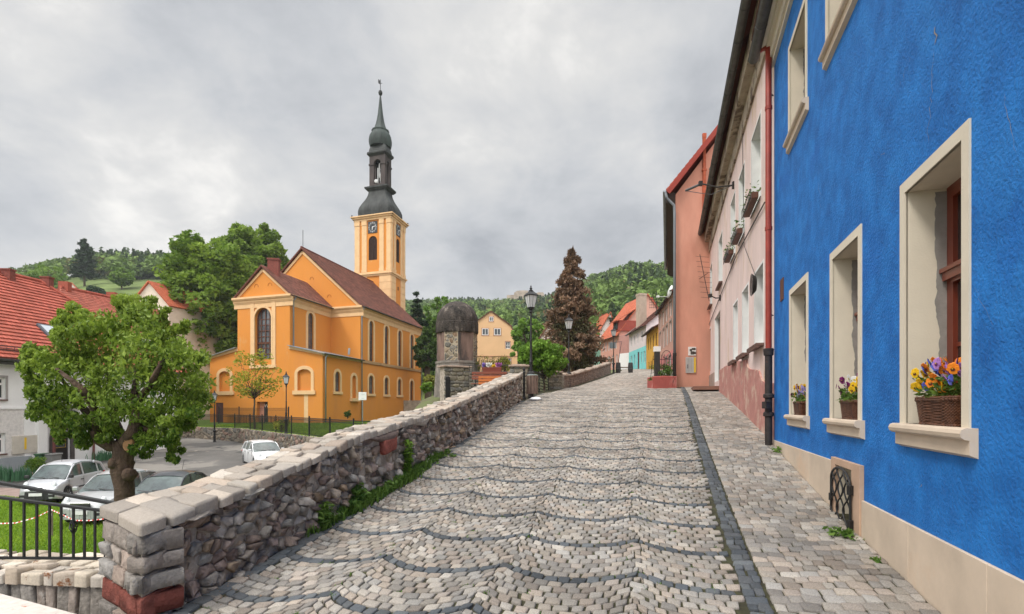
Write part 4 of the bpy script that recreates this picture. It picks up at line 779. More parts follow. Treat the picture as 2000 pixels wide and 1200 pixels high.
# ================================================================ barrier tape on the lawn
T = thing('barrier_tape', 'red and white barrier tape sagging between short posts over the lawn', 'barrier tape', (-13, 14, -3.4)); sw_ = MB()
wht, red_ = flat('tape_white', (.8, .78, .74)), flat('tape_red', (.62, .04, .03))
anc = [P(-60, 1024, 13.2), P(0, 1024, 13.2), P(30, 1023, 13.2), P(70, 1012, 13.3), P(100, 997, 13.4), P(120, 1006, 13.2), P(145, 1018, 13), P(175, 1018, 12.9), P(213, 1014, 12.7), P(250, 1012, 12.6)]; pts = []
for a, b in zip(anc, anc[1:]): pts += [a.lerp(b, t) for t in np.linspace(0, 1, 9)[:-1]]
for i, (a, b) in enumerate(zip(pts, pts[1:])): h = Vector((0, .01, .028)); sw_.quad(a, b, b + h, a + h, i % 2)
sw_.build('tape', [wht, red_], T); mb = MB(); b = P(99, 998, 13.42); 
for k in range(9): mb.box((b.x + .02 * math.sin(k * 2.1), b.y - .02, b.z - .04 - k * .055), (.035, .012, .055), k * .7, k % 2)
mb.build('hanging_end', [red_, wht], T); mb = MB(); mb.box((b.x, b.y + .03, (b.z - 3.45) / 2 + .02), (.045, .045, b.z + 3.45), .4); mb.build('post', mat('grey_wood', (.25, .21, .16)), T)

# ================================================================ church
CF = Vector((-19.24, 52.0)); fd = Vector((-.95, .31)).normalized(); sdv = Vector((.2195, .9756)).normalized()
def cp(a, b): return CF + fd * a + sdv * b        # a: along the front to the left, b: back along the side
T = church = thing('church', 'orange and cream baroque church with tall clock tower and dark copper spire', 'church', (-22, 62, -1.8))
GZ = -1.8; fr = Wall(cp(0, 0), cp(14.9, 0), face=(.2, -1)); sd_ = Wall(cp(0, 0), cp(0, 25.4), face=(1, -.2))
c0, c1 = fr.uz(566)[0], fr.uz(464)[0]; EZ = 11.55
# openings
blR = Opx(fr, 580 if False else 581.5, 608, 721.7, 763.3, .45); blR['blind'] = 1; blL = O(fr.uz(428.5)[0], fr.uz(450)[0], blR['z0'] + .02, blR['z1'], .45); blL['blind'] = 1
big = Opx(fr, 498.3, 530.7, 602.7, 703); big['arch'] = (big['u1'] - big['u0']) / 2
wc = Opx(fr, 501, 523, 785, 830); wc['z0'] = GZ - .3; dr = Opx(fr, 421, 436, 787, 830); dr['z0'] = GZ - .3
mb = MB(); facade(mb, fr, 0, c0, GZ - .5, 5.45, [blR], .22); mb.poly([fr.pt(0, 5.45), fr.pt(c0, 5.45), fr.pt(c0, 6.2)]); facade(mb, fr, c1, fr.L, GZ - .5, 5.45, [blL, dr], .22); mb.poly([fr.pt(fr.L, 5.45), fr.pt(c1, 5.45), fr.pt(c1, 6.2)])
facade(mb, fr, c0, c1, GZ - .5, EZ, [big, wc], .5)
cm = (c0 + c1) / 2; mb.poly([fr.pt(c0, EZ), fr.pt(c1, EZ), fr.pt(cm, 14.45)])
# side of the wing and main body
uM = sd_.uz(704)[0]
nW = [Opx(sd_, 654, 664, 725, 765)]; nW[0]['arch'] = .5; niche = Opx(sd_, 686.7, 695, 733, 778, .5); niche['blind'] = 1
lw0 = []
for x0, x1, yt, yb in ((720, 729.3, 733.3, 769.3), (750.7, 758.7, 737.3, 771), (776.7, 784, 741, 771.7)): o_ = Opx(sd_, x0, x1, yt, yb, .45); lw0.append(o_)
zr = (lw0[0]['z0'], lw0[0]['z1']); 
for o_ in lw0: o_['z0'], o_['z1'] = zr
door = Opx(sd_, 800.7, 807.3, 743.3, 784, .45); mw = [Opx(sd_, *x_, 626, 705) for x_ in ((720.7, 729.2), (751, 758.5), (777.3, 784.2), (801.2, 807.5))]
for o_ in mw: o_['z0'], o_['z1'] = mw[0]['z0'], mw[0]['z1']; o_['arch'] = (o_['u1'] - o_['u0']) / 2
facade(mb, sd_, 0, uM, GZ - .5, 5.3, nW + [niche], .25); facade(mb, sd_, uM, 25.4, GZ - .5, EZ, lw0 + [door] + mw, .28)
ch = Wall(cp(c0, 0), cp(c0, uM), face=(1, -.2)); cw_ = Opx(ch, 601, 612.3, 610, 681); cw_['arch'] = (cw_['u1'] - cw_['u0']) / 2; facade(mb, ch, 0, ch.L, 5.0, EZ, [cw_], .25)
gw = Wall(cp(0, uM), cp(16.2, uM), face=(0, -1)); facade(mb, gw, 0, 16.2, GZ - .5, EZ); APZ = 18.7; mb.poly([gw.pt(0, EZ), gw.pt(16.2, EZ), gw.pt(8.1, APZ)])
bk = Wall(cp(0, 25.4), cp(16.2, 25.4), face=(0, 1)); facade(mb, bk, 0, 16.2, GZ - .5, EZ); mb.poly([bk.pt(0, EZ), bk.pt(16.2, EZ), bk.pt(8.1, APZ)])
lf = Wall(cp(16.2, uM), cp(16.2, 25.4), face=(-1, 0)); facade(mb, lf, 0, lf.L, GZ - .5, EZ); l2 = Wall(cp(14.9, 0), cp(14.9, uM), face=(-1, 0)); facade(mb, l2, 0, l2.L, GZ - .5, 5.4); l3 = Wall(cp(c1, 0), cp(c1, uM), face=(-1, 0)); facade(mb, l3, 0, l3.L, 5, EZ)
mb.build('wall', orange, T)
for o_, w_ in ((blR, fr), (blL, fr)):
    mb = MB(); band(mb, w_, o_, .35, -.01, .08); wbox(mb, w_, o_['u0'] - .55, o_['u1'] + .55, o_['z0'] - .4, o_['z0'], -.01, .16); mb.build('blind_window_surround', ctrim, T)
mb = MB(); band(mb, sd_, niche, .3, -.01, .08); wbox(mb, sd_, niche['u0'] - .4, niche['u1'] + .4, niche['z0'] - .35, niche['z0'], -.01, .35); mb.build('niche_surround', ctrim, T)
window(T, fr, big, .28, brown_f, glassw, 4, 8, .12, .07, transom=.32, th=.1)
mb = MB(); a, b = big['u0'] - .28, big['u1'] + .28; zt = big['z1'] + .35
for u0, u1 in ((big['u0'] - .55, big['u0'] - .06), (big['u1'] + .06, big['u1'] + .55)): wbox(mb, fr, u0, u1, 4.4, zt + .3, -.01, .10)
wbox(mb, fr, big['u0'] - .06, big['u1'] + .06, big['z1'] + .03, zt, -.01, .08); wbox(mb, fr, a - .3, b + .3, zt + .3, zt + .5, -.01, .14); wbox(mb, fr, a - .4, b + .4, zt + .5, zt + .75, -.01, .28); band(mb, fr, big, .22, -.01, .12); wbox(mb, fr, a - .35, b + .35, 4.05, 4.4, -.01, .16); mb.build('great_window_surround', ctrim, T)
for o_ in nW + lw0: window(T, sd_, o_, .14, brown_f, glassw, 2, 4, .09, .05, sur=(.28, ctrim, .06), sill=(ctrim, .38, .28, .14))
for o_ in mw: window(T, sd_, o_, .14, brown_f, glassw, 3, 9, .08, .045, sur=(.33, ctrim, .06))
window(T, ch, cw_, .14, brown_f, glassw, 3, 8, .08, .045, sur=(.35, ctrim, .06))
mb = MB(); band(mb, sd_, door, .3, -.01, .06); mb.build('door_surround', ctrim, T)
mb = MB(); wbox(mb, sd_, door['u0'], door['u1'], door['z0'], door['z1'] - .1, -.24, -.18); mb.build('side_door', brown_f, T)
mb = MB(); wbox(mb, fr, dr['u0'], dr['u1'], dr['z0'], dr['z1'], -.14, -.08)
d_ = mb.build('cellar_door', flat('maroon_door', (.085, .03, .035)), T)
mb = MB(); um = (wc['u0'] + wc['u1']) / 2; wbox(mb, fr, wc['u0'], um, wc['z0'], wc['z1'], -.49, -.42); d_ = mb.build('toilet_door', flat('dark_door', (.02, .016, .015)), T); WM[d_.name] = WM[T.name]; text('WC', fr, (wc['u0'] + um) / 2, .05, -.41, .5, flat('sign_white', (.8, .8, .8)), d_)
mb = MB(); wbox(mb, fr, um, wc['u1'], wc['z0'], wc['z1'], -.49, -.45); mb.build('recess_wall', salmon, T)
# cornices and string course
mb = MB()
def corn(w, u0, u1, z, s=1.0):
    for a, b, p_ in ((0, .5, .06), (.5, .62, .13), (.62, .85, .2), (.85, .95, .34), (.95, 1.15, .42)): wbox(mb, w, u0, u1, z - 1.15 * s + a * s, z - 1.15 * s + b * s, -.02, p_)
for cc in ((fr, c0 - .42, c1 + .42), (ch, 0, ch.L), (gw, -.42, c0), (sd_, uM, 25.8), (gw, c1, 16.5)): mb = MB(); corn(*cc, EZ + .1); mb.build('cornice', ctrim, T); mb = MB(); wbox(mb, sd_, uM, 25.4, 5.1, 5.42, -.02, .12); mb.build('string_course', ctrim, T)
# verge bands on gables
def verge(mb, w, ua, za, ub, zb, wd, d0, d1, mi=0):
    dv = Vector((ub - ua, zb - za)).normalized(); nv = Vector((-dv.y, dv.x)); nv = nv if nv.y < 0 else -nv
    q = [(ua, za), (ub, zb), (ub + nv.x * wd, zb + nv.y * wd), (ua + nv.x * wd, za + nv.y * wd)]; mb.hexa([w.pt(*p, d0) for p in q] + [w.pt(*p, d1) for p in q], mi)
mb = MB(); verge(mb, fr, c0 - .1, EZ + .15, cm, 14.6, .24, -.01, .12); verge(mb, fr, c1 + .1, EZ + .15, cm, 14.6, .24, -.01, .12); mb.build('verge_band', ctrim, T); mb = MB(); verge(mb, gw, -.1, EZ + .1, 8.1, APZ + .1, .28, -.01, .12); verge(mb, gw, 16.3, EZ + .1, 8.1, APZ + .1, .28, -.01, .12)
mb.build('verge_band', ctrim, T); mb = MB(); verge(mb, fr, -.1, 5.5, c0, 6.28, .3, -.01, .12); mb.build('verge_band', ctrim, T); mb = MB(); verge(mb, fr, fr.L + .1, 5.5, c1, 6.28, .3, -.01, .12); mb.build('verge_band', ctrim, T); mb = MB(); wbox(mb, sd_, 0, uM, 5.12, 5.4, -.01, .1); mb.build('verge_band', ctrim, T)
for w_, uu, zz_ in ((fr, cm - .9, 12.7), (fr, cm + .9, 12.7), (gw, 6.8, 15.2), (gw, 4.3, 12.9), (gw, 9.3, 15.2)): mb = MB(); o_ = O(uu - .22, uu + .22, zz_, zz_ + .3, .25); band(mb, w_, o_, .06, -.01, .03); mb.build('gable_vent', mat('orange_dark', (.40, .13, .02)), T)
# roofs
def R3(v2, z): return Vector((v2.x, v2.y, z))
mb = MB(); ov = .5
roofplane(mb, R3(cp(c0 - ov, -.35), EZ - .02), R3(cp(c0 - ov, uM), EZ - .02), R3(cp(cm, -.35), 14.95), R3(cp(cm, uM), 14.95), 18); roofplane(mb, R3(cp(c1 + ov, uM), EZ - .02), R3(cp(c1 + ov, -.35), EZ - .02), R3(cp(cm, uM), 14.95), R3(cp(cm, -.35), 14.95), 18)
mb.build('chancel_roof', tile_church, T); mb = MB()
roofplane(mb, R3(cp(-ov, uM - .35), EZ), R3(cp(-ov, 25.8), EZ), R3(cp(8.1, uM - .35), APZ + .45), R3(cp(8.1, 25.8), APZ + .45), 30, step=.05); roofplane(mb, R3(cp(16.2 + ov, 25.8), EZ), R3(cp(16.2 + ov, uM - .35), EZ), R3(cp(8.1, 25.8), APZ + .45), R3(cp(8.1, uM - .35), APZ + .45), 36)
rf = mb.build('nave_roof', tile_church, T); mb = MB(); mb.tube([R3(cp(8.1, uM - .35), APZ + .46), R3(cp(8.1, 25.8), APZ + .46)], .13, 8); WM[rf.name] = WM[T.name]; mb.build('ridge', mat('ridge_tile', (.13, .04, .03)), rf)
mb = MB(); roofplane(mb, R3(cp(-.45, -.4), 5.38), R3(cp(-.45, uM), 5.38), R3(cp(c0, -.4), 6.36), R3(cp(c0, uM), 6.36), 3, .08, step=.01); roofplane(mb, R3(cp(14.9 + .45, uM), 5.38), R3(cp(14.9 + .45, -.4), 5.38), R3(cp(c1, uM), 6.36), R3(cp(c1, -.4), 6.36), 3, .08, step=.01); mb.build('wing_roof', zinc, T)
mb = MB(); b = cp(cm - .6, 1.0); mb.box((b.x, b.y, 14.7), (1.1, .9, 2.0), .2); mb.box((b.x, b.y, 15.75), (1.25, 1.05, .18), .2); mb.build('chimney', mat('dark_brick', (.20, .06, .045), var=.3, ns=8), T)
mb = MB(); b = cp(8.1, uM); mb.tube([R3(b, APZ), R3(b, APZ + 2.6)], .035, 5); mb.build('lightning_rod', MATS['iron'], T)
def pipe(w, u, z0, z1, d=.2, r=.075, m=None, parent=None, offs=.3, name='downpipe'): mb = MB(); mb.tube([w.pt(u, z1 + .35, d + offs), w.pt(u, z1, d), w.pt(u, z0, d)], r, 8); return mb.build(name, m or zinc, parent or T, smooth=True)
pipe(ch, .35, 6.1, EZ - .5); pipe(sd_, uM, GZ, EZ - .5); pipe(sd_, 25.3, 0, EZ - .5); pipe(sd_, .25, GZ, 5.0)
mb = MB(); gutter(mb, sd_.pt(uM - .3, EZ, ov + .1), sd_.pt(25.8, EZ, ov + .1), .11, 6); gutter(mb, ch.pt(0, EZ - .05, ov + .1), ch.pt(ch.L, EZ - .05, ov + .1), .1, 6); gutter(mb, sd_.pt(-.3, 5.35, .5), sd_.pt(uM, 5.35, .5), .1, 6); mb.build('gutter', darkzinc, T)
for u_ in (uM - 2.2,):
    mb = MB(); mb.tube([sd_.pt(u_, 5.8, -.2), sd_.pt(u_ + .1, 6.5, -.2)], .12, 8); mb.build('roof_vent', zinc, T)
mb = MB(); wbox(mb, fr, blR['u0'] + .4 - .0, blR['u0'] + .9, GZ - .1, 1.3, -.01, .012); mb.build('painted_patch', ctrim, T)
# tower
tw_c = cp(8.1, 25.4 + 2.1); tU = fd; tV = sdv; TWW, TWD = 6.35, 5.0
tf = Wall(cp(8.1 - TWW / 2, 25.0), cp(8.1 + TWW / 2, 25.0), face=(0, -1)); ts_ = Wall(cp(8.1 - TWW / 2, 25.0), cp(8.1 - TWW / 2, 25.0 + TWD), face=(1, 0)); tb = Wall(cp(8.1 - TWW / 2, 25 + TWD), cp(8.1 + TWW / 2, 25 + TWD), face=(0, 1)); tl = Wall(cp(8.1 + TWW / 2, 25), cp(8.1 + TWW / 2, 25 + TWD), face=(-1, 0))
ZM, ZT = 20.4, 29.0; tw = []; mb = MB()
zl0, zl1 = tf.uz(730, 508)[1], tf.uz(730, 461)[1]
for w_ in (tf, ts_, tb, tl):
    c = w_.L / 2; hw = .76 if w_.L > 6 else .62; o_ = O(c - hw, c + hw, zl0, zl1, hw); tw.append(o_); facade(mb, w_, 0, w_.L, GZ, ZT, [o_], .3)
mb.build('tower_wall', orange, T)
louv = mat('louvre_wood', (.035, .018, .012), var=.3, ns=3)
for w_, o_ in zip((tf, ts_, tb, tl), tw):
    mb = MB(); c = w_.L / 2
    for k in range(22):
        z = o_['z0'] + .1 + k * (o_['z1'] - o_['z0'] - .2) / 22; hh = (o_['u1'] - o_['u0']) / 2
        sp = o_['z1'] - o_['arch']; hh = hh if z < sp else hh * math.sqrt(max(.02, 1 - ((z - sp) / o_['arch']) ** 2)); wbox(mb, w_, c - hh, c + hh, z, z + .13, -.28 + .0, -.10)
    wbox(mb, w_, c - .06, c + .06, o_['z0'], o_['z1'] - .1, -.1, -.04); mb.poly([w_.pt(o_['u0'], o_['z0'], -.29), w_.pt(o_['u1'], o_['z0'], -.29)] + [w_.pt(x, y, -.29) for x, y in reversed(arch_pts(o_))]); mb.build('louvre_window', louv, T)
    mb = MB(); f = w_.L
    for a, b in ((0, .115), (.19, .31), (.665, .80), (.865, 1.0)): wbox(mb, w_, f * a, f * b, ZM + .3, ZT - .3, -.01, .10); wbox(mb, w_, f * a - .04, f * b + .04, ZT - 1.0, ZT - .3, -.01, .16); wbox(mb, w_, f * a - .04, f * b + .04, ZM + .3, ZM + .75, -.01, .17)
    for a, b in ((0, .31), (.665, 1.0)): 
        for k in range(11): wbox(mb, w_, f * a, f * b, 8 + k * 1.1, 8 + k * 1.1 + 1.06, -.01, .10)
    wbox(mb, w_, -.15, f + .15, ZM - .35, ZM - .1, -.01, .18); wbox(mb, w_, -.3, f + .3, ZM - .1, ZM + .12, -.01, .33); wbox(mb, w_, -.1, f + .1, ZM + .12, ZM + .3, -.01, .14)
    wbox(mb, w_, -.15, f + .15, ZT - .3, ZT, -.01, .18); wbox(mb, w_, -.35, f + .35, ZT, ZT + .25, -.01, .35); wbox(mb, w_, -.5, f + .5, ZT + .25, ZT + .42, -.01, .55); mb.build('tower_trim', ctrim, T)
    # clock
    zc = tf.uz(730, 444)[1]; s_ = .82 if w_ in (tf, tb) else .70; mb = MB(); wbox(mb, w_, c - s_, c + s_, zc - .9, zc + .9, 0, .07); ck = mb.build('clock', flat('clock_face', (.02, .022, .026)), T); WM[ck.name] = WM[T.name]; mb = MB()
    for k in range(12):
        t = k * math.pi / 6; r0_, r1_ = .55, .82; dx, dy = math.sin(t), math.cos(t); sx_ = s_ / .9
        for off in ((-.07, .07) if k % 3 else (-.1, 0, .1)):
            px_, py_ = dy * off, -dx * off; wd_ = .026; A = (c + (dx * r0_ + px_) * sx_, zc + dy * r0_ + py_); B = (c + (dx * r1_ + px_) * sx_, zc + dy * r1_ + py_); mb.hexa([w_.pt(A[0] - dy * wd_, A[1] + dx * wd_, .07), w_.pt(A[0] + dy * wd_, A[1] - dx * wd_, .07), w_.pt(B[0] + dy * wd_, B[1] - dx * wd_, .07), w_.pt(B[0] - dy * wd_, B[1] + dx * wd_, .07), w_.pt(A[0] - dy * wd_, A[1] + dx * wd_, .09), w_.pt(A[0] + dy * wd_, A[1] - dx * wd_, .09), w_.pt(B[0] + dy * wd_, B[1] - dx * wd_, .09), w_.pt(B[0] - dy * wd_, B[1] + dx * wd_, .09)])
    mb.build('numerals', flat('numeral_white', (.42, .43, .44)), ck); mb = MB(); sg = -1 if (w_.u.x * w_.n.y - w_.u.y * w_.n.x) > 0 else 1
    for ang, ln, wd_ in ((186, .42, .05), (75, .6, .035)):
        t = R(ang); dx, dy = math.sin(t) * sg, math.cos(t); A, B = (c - dx * .1, zc - dy * .1), (c + dx * ln, zc + dy * ln); mb.hexa([w_.pt(A[0] - dy * wd_, A[1] + dx * wd_, .1), w_.pt(A[0] + dy * wd_, A[1] - dx * wd_, .1), w_.pt(B[0] + dy * wd_, B[1] - dx * wd_, .1), w_.pt(B[0] - dy * wd_, B[1] + dx * wd_, .1), w_.pt(A[0] - dy * wd_, A[1] + dx * wd_, .12), w_.pt(A[0] + dy * wd_, A[1] - dx * wd_, .12), w_.pt(B[0] + dy * wd_, B[1] - dx * wd_, .12), w_.pt(B[0] - dy * wd_, B[1] + dx * wd_, .12)])
    mb.build('clock_hands', flat('hand_white', (.8, .8, .8)), ck)
tcen = cp(8.1, 25.0 + TWD / 2)
def sq(mb, prof, seg=4, mi=0, cut=0):       # prof (scale, z): square section with chamfered corners
    rings = []
    for s_, z in prof:
        hw, hd = TWW / 2 * s_, TWD / 2 * s_; k = cut * min(hw, hd); pl = [(hw, hd - k), (hw - k, hd), (-hw + k, hd), (-hw, hd - k), (-hw, -hd + k), (-hw + k, -hd), (hw - k, -hd), (hw, -hd + k)] if cut else [(hw, hd), (-hw, hd), (-hw, -hd), (hw, -hd)]
        i = len(mb.v); rings.append((i, len(pl)))
        for a, b in pl: q = tcen - fd * a + sdv * b; mb.v.append((q.x, q.y, z))
    for (i, n), (j, _) in zip(rings, rings[1:]):
        for k in range(n): mb.f.append((i + k, i + (k + 1) % n, j + (k + 1) % n, j + k)); mb.m.append(mi)
    for i, n in (rings[0], rings[-1]): mb.f.append(tuple(range(i, i + n))); mb.m.append(mi)
zy = lambda y: (794 - (150 + y / 2.5)) * .0812      # heights read off the photograph at the tower's distance
W257 = 258.0
mb = MB(); sq(mb, [(1.10, ZT + .42), (1.10, ZT + .5), (236 / W257, ZT + .62), (240 / W257, zy(676)), (238 / W257, zy(664)), (228 / W257, zy(651)), (208 / W257, zy(637)), (180 / W257, zy(620)), (152 / W257, zy(602)), (136 / W257, zy(587)), (128 / W257, zy(572)), (126 / W257, zy(560))], cut=.12); mb.build('bell_roof', copper, T, auto=35)
for a, b in ((-1, -1), (1, -1), (1, 1), (-1, 1)):
    q = tcen - fd * a * TWW / 2 * 1.12 + sdv * b * TWD / 2 * 1.14; mb = MB(); mb.box((q.x, q.y, ZT + .55), (.18, .18, .3), .3); mb.build('corner_finial', copper, T)
mb = MB(); sq(mb, [(140 / W257, zy(566)), (166 / W257, zy(556)), (166 / W257, zy(549)), (120 / W257, zy(543))]); mb.build('gallery', copper, T)
lan = mat('lantern_copper', (.035, .026, .024), var=.3, ns=1, rough=.6, bump=.2, bs=5, c2=(.075, .055, .05), streak=True); mb = MB()
z0, z1 = zy(545), zy(395); s_ = 114 / W257; hw, hd = TWW / 2 * s_, TWD / 2 * s_
lw_ = []
for (a0, b0, a1, b1, fc) in ((-hw, -hd, hw, -hd, -sdv), (-hw, -hd, -hw, hd, -fd), (hw, -hd, hw, hd, fd), (-hw, hd, hw, hd, sdv)):
    p0 = tcen + fd * a0 + sdv * b0; p1 = tcen + fd * a1 + sdv * b1; w_ = Wall(p0, p1, face=(fc.x, fc.y)); o_ = O(w_.L * .28, w_.L * .72, z0 + .35, z1 - .7, w_.L * .22); facade(mb, w_, 0, w_.L, z0, z1, [o_], .35); wbox(mb, w_, -.08, w_.L + .08, z1 - 1.9, z1 - 1.7, -.0, .1) if False else None; wbox(mb, w_, -.06, w_.L * .28, z0 + (z1 - z0) * .68, z0 + (z1 - z0) * .73, 0, .1); wbox(mb, w_, w_.L * .72, w_.L + .06, z0 + (z1 - z0) * .68, z0 + (z1 - z0) * .73, 0, .1)
ln_ = mb.build('lantern', lan, T)
mb = MB(); mb.lathe([(.02, 0), (.33, .02), (.33, .06), (.02, .08)], (tcen.x, tcen.y, 0), 16, ax=Matrix.Rotation(R(90), 3, 'X')) if False else None
for k, (dx, z, h) in enumerate(((-.1, z0 + .4, 2.6), (.12, z0 + 1.5, 2.2), (.3, z0 + .9, 1.2))): p = tcen - sdv * .6 + Vector((dx, 0)); mb.tube([(p.x, p.y, z), (p.x, p.y, z + h)], .09, 8)
p = tcen - sdv * 1.15; mb.lathe([(.01, 0), (.28, .02), (.3, .1), (.2, .16)], (p.x - .1, p.y, z0 + .65), 14, ax=Matrix.Rotation(R(90), 3, 'X')); mb.build('aerials', flat('antenna_grey', (.55, .55, .55)), T)
mb = MB(); sq(mb, [(118 / W257, zy(398)), (147 / W257, zy(388)), (147 / W257, zy(381)), (128 / W257, zy(376)), (122 / W257, zy(362)), (112 / W257, zy(350)), (100 / W257, zy(344))], cut=.15); mb.build('lantern_roof', copper, T, auto=35)
rr = lambda w: w / 2.5 * .0812 / 2 / 1.03
on = mat('onion_copper', (.024, .03, .028), var=.4, ns=.9, rough=.6, metal=.1, bump=.15, bs=4, bd=.05, c2=(.06, .08, .072), streak=True)
mb = MB(); mb.lathe([(rr(w), zy(y)) for w, y in ((104, 346), (108, 338), (113, 326), (114, 314), (110, 300), (104, 288), (90, 278), (84, 272), (88, 268), (88, 264), (70, 260))], (tcen.x, tcen.y, 0), 12, rot=.3); mb.build('onion_dome', on, T, auto=25)
mb = MB(); mb.lathe([(rr(w), zy(y)) for w, y in ((74, 262), (58, 248), (44, 228), (34, 205), (26, 180), (18, 145), (11, 110), (6, 88))], (tcen.x, tcen.y, 0), 8, rot=.3); mb.build('spire', on, T, auto=25)
mb = MB(); mb.lathe([(.03, zy(92)), (rr(16), zy(86)), (rr(21), zy(76)), (rr(15), zy(67)), (.03, zy(62))], (tcen.x, tcen.y, 0), 14); mb.build('ball', copper, T, smooth=True)
mb = MB(); mb.tube([(tcen.x, tcen.y, zy(66)), (tcen.x, tcen.y, zy(12))], .05, 6); z = zy(38); mb.poly([(tcen.x, tcen.y, z), (tcen.x - .35, tcen.y - .1, z + .35), (tcen.x - .30, tcen.y - .1, z + .9), (tcen.x, tcen.y, z + .6)]); mb.box((tcen.x, tcen.y, zy(30)), (.6, .05, .06)); mb.build('weathervane', MATS['iron'], T)
for z in (18.2, 14.8):
    mb = MB(); wbox(mb, ts_, ts_.L / 2 - .15, ts_.L / 2 + .15, z, z + .55 + (18.2 - z) * .2, -.01, .02); mb.build('slit_window', louv, T)
# stone platform at the side door
T = thing('stone_platform', 'rough stone landing with iron railing beside the church side door', 'platform', (-13, 70, -1.8))
mb = MB(); u0 = sd_.uz(788)[0]; pz = sd_.uz(804, 783)[1]; wbox(mb, sd_, u0, 27, -2, pz, .02, 4.2); mb.build('landing', mat('old_stone', (.34, .28, .22), var=.3, ns=2, bump=.6, bs=10, bd=.03), T)
mb = MB()
for u in np.linspace(u0 + 1.2, 26.5, 30): mb.tube([sd_.pt(u, pz, 3.9), sd_.pt(u, pz + 1.5, 3.9)], .025, 4)
mb.tube([sd_.pt(u0 + 1.2, pz + 1.5, 3.9), sd_.pt(26.5, pz + 1.5, 3.9)], .045, 5); mb.tube([sd_.pt(u0 + 1.2, pz + .15, 3.9), sd_.pt(26.5, pz + .15, 3.9)], .035, 5); mb.build('iron_railing', MATS['iron'], T)

# ================================================================ iron fences by the church
def fence(name, label, pts, z, h, group, pw=.07, bars=.115, br=.009):
    T = thing(name, label, 'fence', (*pts[0], z), group=group); mb = MB()
    for a, b in zip(pts, pts[1:]):
        a, b = Vector(a), Vector(b); L_ = (b - a).length; n = int(L_ / bars); d = (b - a).normalized()
        for k in range(n): p = a + d * (k + .5) * bars; mb.box((p.x, p.y, z + h * .5), (br * 2, br * 2, h * .84), math.atan2(d.y, d.x))
        for zz_ in (.08, .82, .93): mb.hexa([Vector((p.x, p.y, z + h * zz_ + e_)) + Vector((-d.y, d.x, 0)) * s_ for e_ in (-.015, .015) for p, s_ in ((a, -.012), (b, -.012), (b, .012), (a, .012))])
    mb.build('railing_panel', MATS['iron'], T)
    for p in pts: m2 = MB(); m2.box((p[0], p[1], z + h * .5), (pw, pw, h + .06), .5); m2.build('post', MATS['iron'], T)
    return T
RWs = [Wall(a, b, face=(-1, -1)) for a, b in zip(RL, RL[1:])]
def onR(px):
    for w in RWs:
        u = w.uz(px)[0]
        if -.01 <= u <= w.L + .01: q = w.pt(u, 0, -.2); return (q.x, q.y)
    return None
fp = [onR(px) for px in (350, 380, 413.6, 453.9, 482.7, 506, 532.4, 562.4, 596.7, 636.3, 682, 735, 775)]; fp = [p for p in fp if p]
fence('iron_fence', 'long black iron fence along the top of the church retaining wall', fp, -1.70, 1.12, 'iron fences by the church')
f2 = lambda px, dd: tuple(Vector(fr.pt(fr.uz(px)[0], 0, dd).xy))
fence('toilet_entrance_fence', 'shorter black iron fence standing on the grass before the WC entrance', [f2(474, 3.0), f2(512, 3.0), f2(560, 3.0), f2(605, 3.0)], GZ, 1.75, 'iron fences by the church', .1)
# sign board
T = thing('information_board', 'white board on a grey pole in front of the church downpipe', 'sign', tuple(P(706, 812, 50))); b = P(708, 774, 50); mb = MB(); mb.box(b, (.75, .04, .78), .1); bd = mb.build('board', flat('board_white', (.78, .78, .77)), T)
WM[bd.name] = WM[T.name]; bw = Wall((b.x - .37, b.y - .03), (b.x + .37, b.y - .03), face=(0, -1)); mb = MB(); s5 = [(bw.pt(.14 + .07 * math.cos(t * math.pi / 5 + math.pi / 2) * (1 if t % 2 == 0 else .4), b.z + .24 + .07 * math.sin(t * math.pi / 5 + math.pi / 2) * (1 if t % 2 == 0 else .4), .01)) for t in range(10)]; mb.poly(s5); mb.build('blue_star', flat('star_blue', (.02, .08, .35)), bd)
mb = MB()
for k, (x_, z_, w_) in enumerate(((.42, .22, .4), (.42, .16, .3), (.4, -.22, .3))): wbox(mb, bw, x_ - w_ / 2, x_ + w_ / 2, b.z + z_ - .012, b.z + z_ + .012, .004, .008)
mb.build('faint_lines', flat('line_grey', (.5, .5, .52)), bd); mb = MB(); mb.tube([(b.x, b.y + .05, GZ), (b.x, b.y + .05, b.z + .3)], .04, 8); mb.build('pole', zinc, T)
# ================================================================ pale pink house next to the blue one
T = pw = thing('pale_pink_house', 'weathered pale pink house with white window reveals and long grey gutter beside the blue house', 'house', (6.5, 15, 0))
def wo(x0, x1, yt, yb): return Opx(WHT, x0, x1, yt, yb)
lo = [wo(1474, 1491, 488, 655), wo(1450, 1462, 532, 673), wo(1432.5, 1441, 566, 689), wo(1384.6, 1388.5, 647, 727)]; dr = wo(1396, 1406.7, 624, 747); up = [wo(1468, 1486, 162, 330), wo(1443.5, 1454.5, 262, 396), wo(1427.5, 1436, 322, 445), wo(1404, 1411, 412, 512), wo(1387, 1391, 470, 556), wo(1381.4, 1384.2, 486, 573)]
print('lo', [(round(o['z0'], 2), round(o['z1'], 2), round(o['u0'], 1), round(o['u1'], 1)) for o in lo], 'dr', dr, 'up', [(round(o['z0'], 2), round(o['z1'], 2), round(o['u0'], 1), round(o['u1'], 1)) for o in up])
for o in lo[:3]: o['z0'], o['z1'] = 1.27, 2.88
for o in up: o['z0'], o['z1'] = 4.30, 6.02
EH = 7.55
mb = MB(); facade(mb, WHT, -.05, WHT.L, -3, EH, lo + up + [dr], .22, 0, 1)
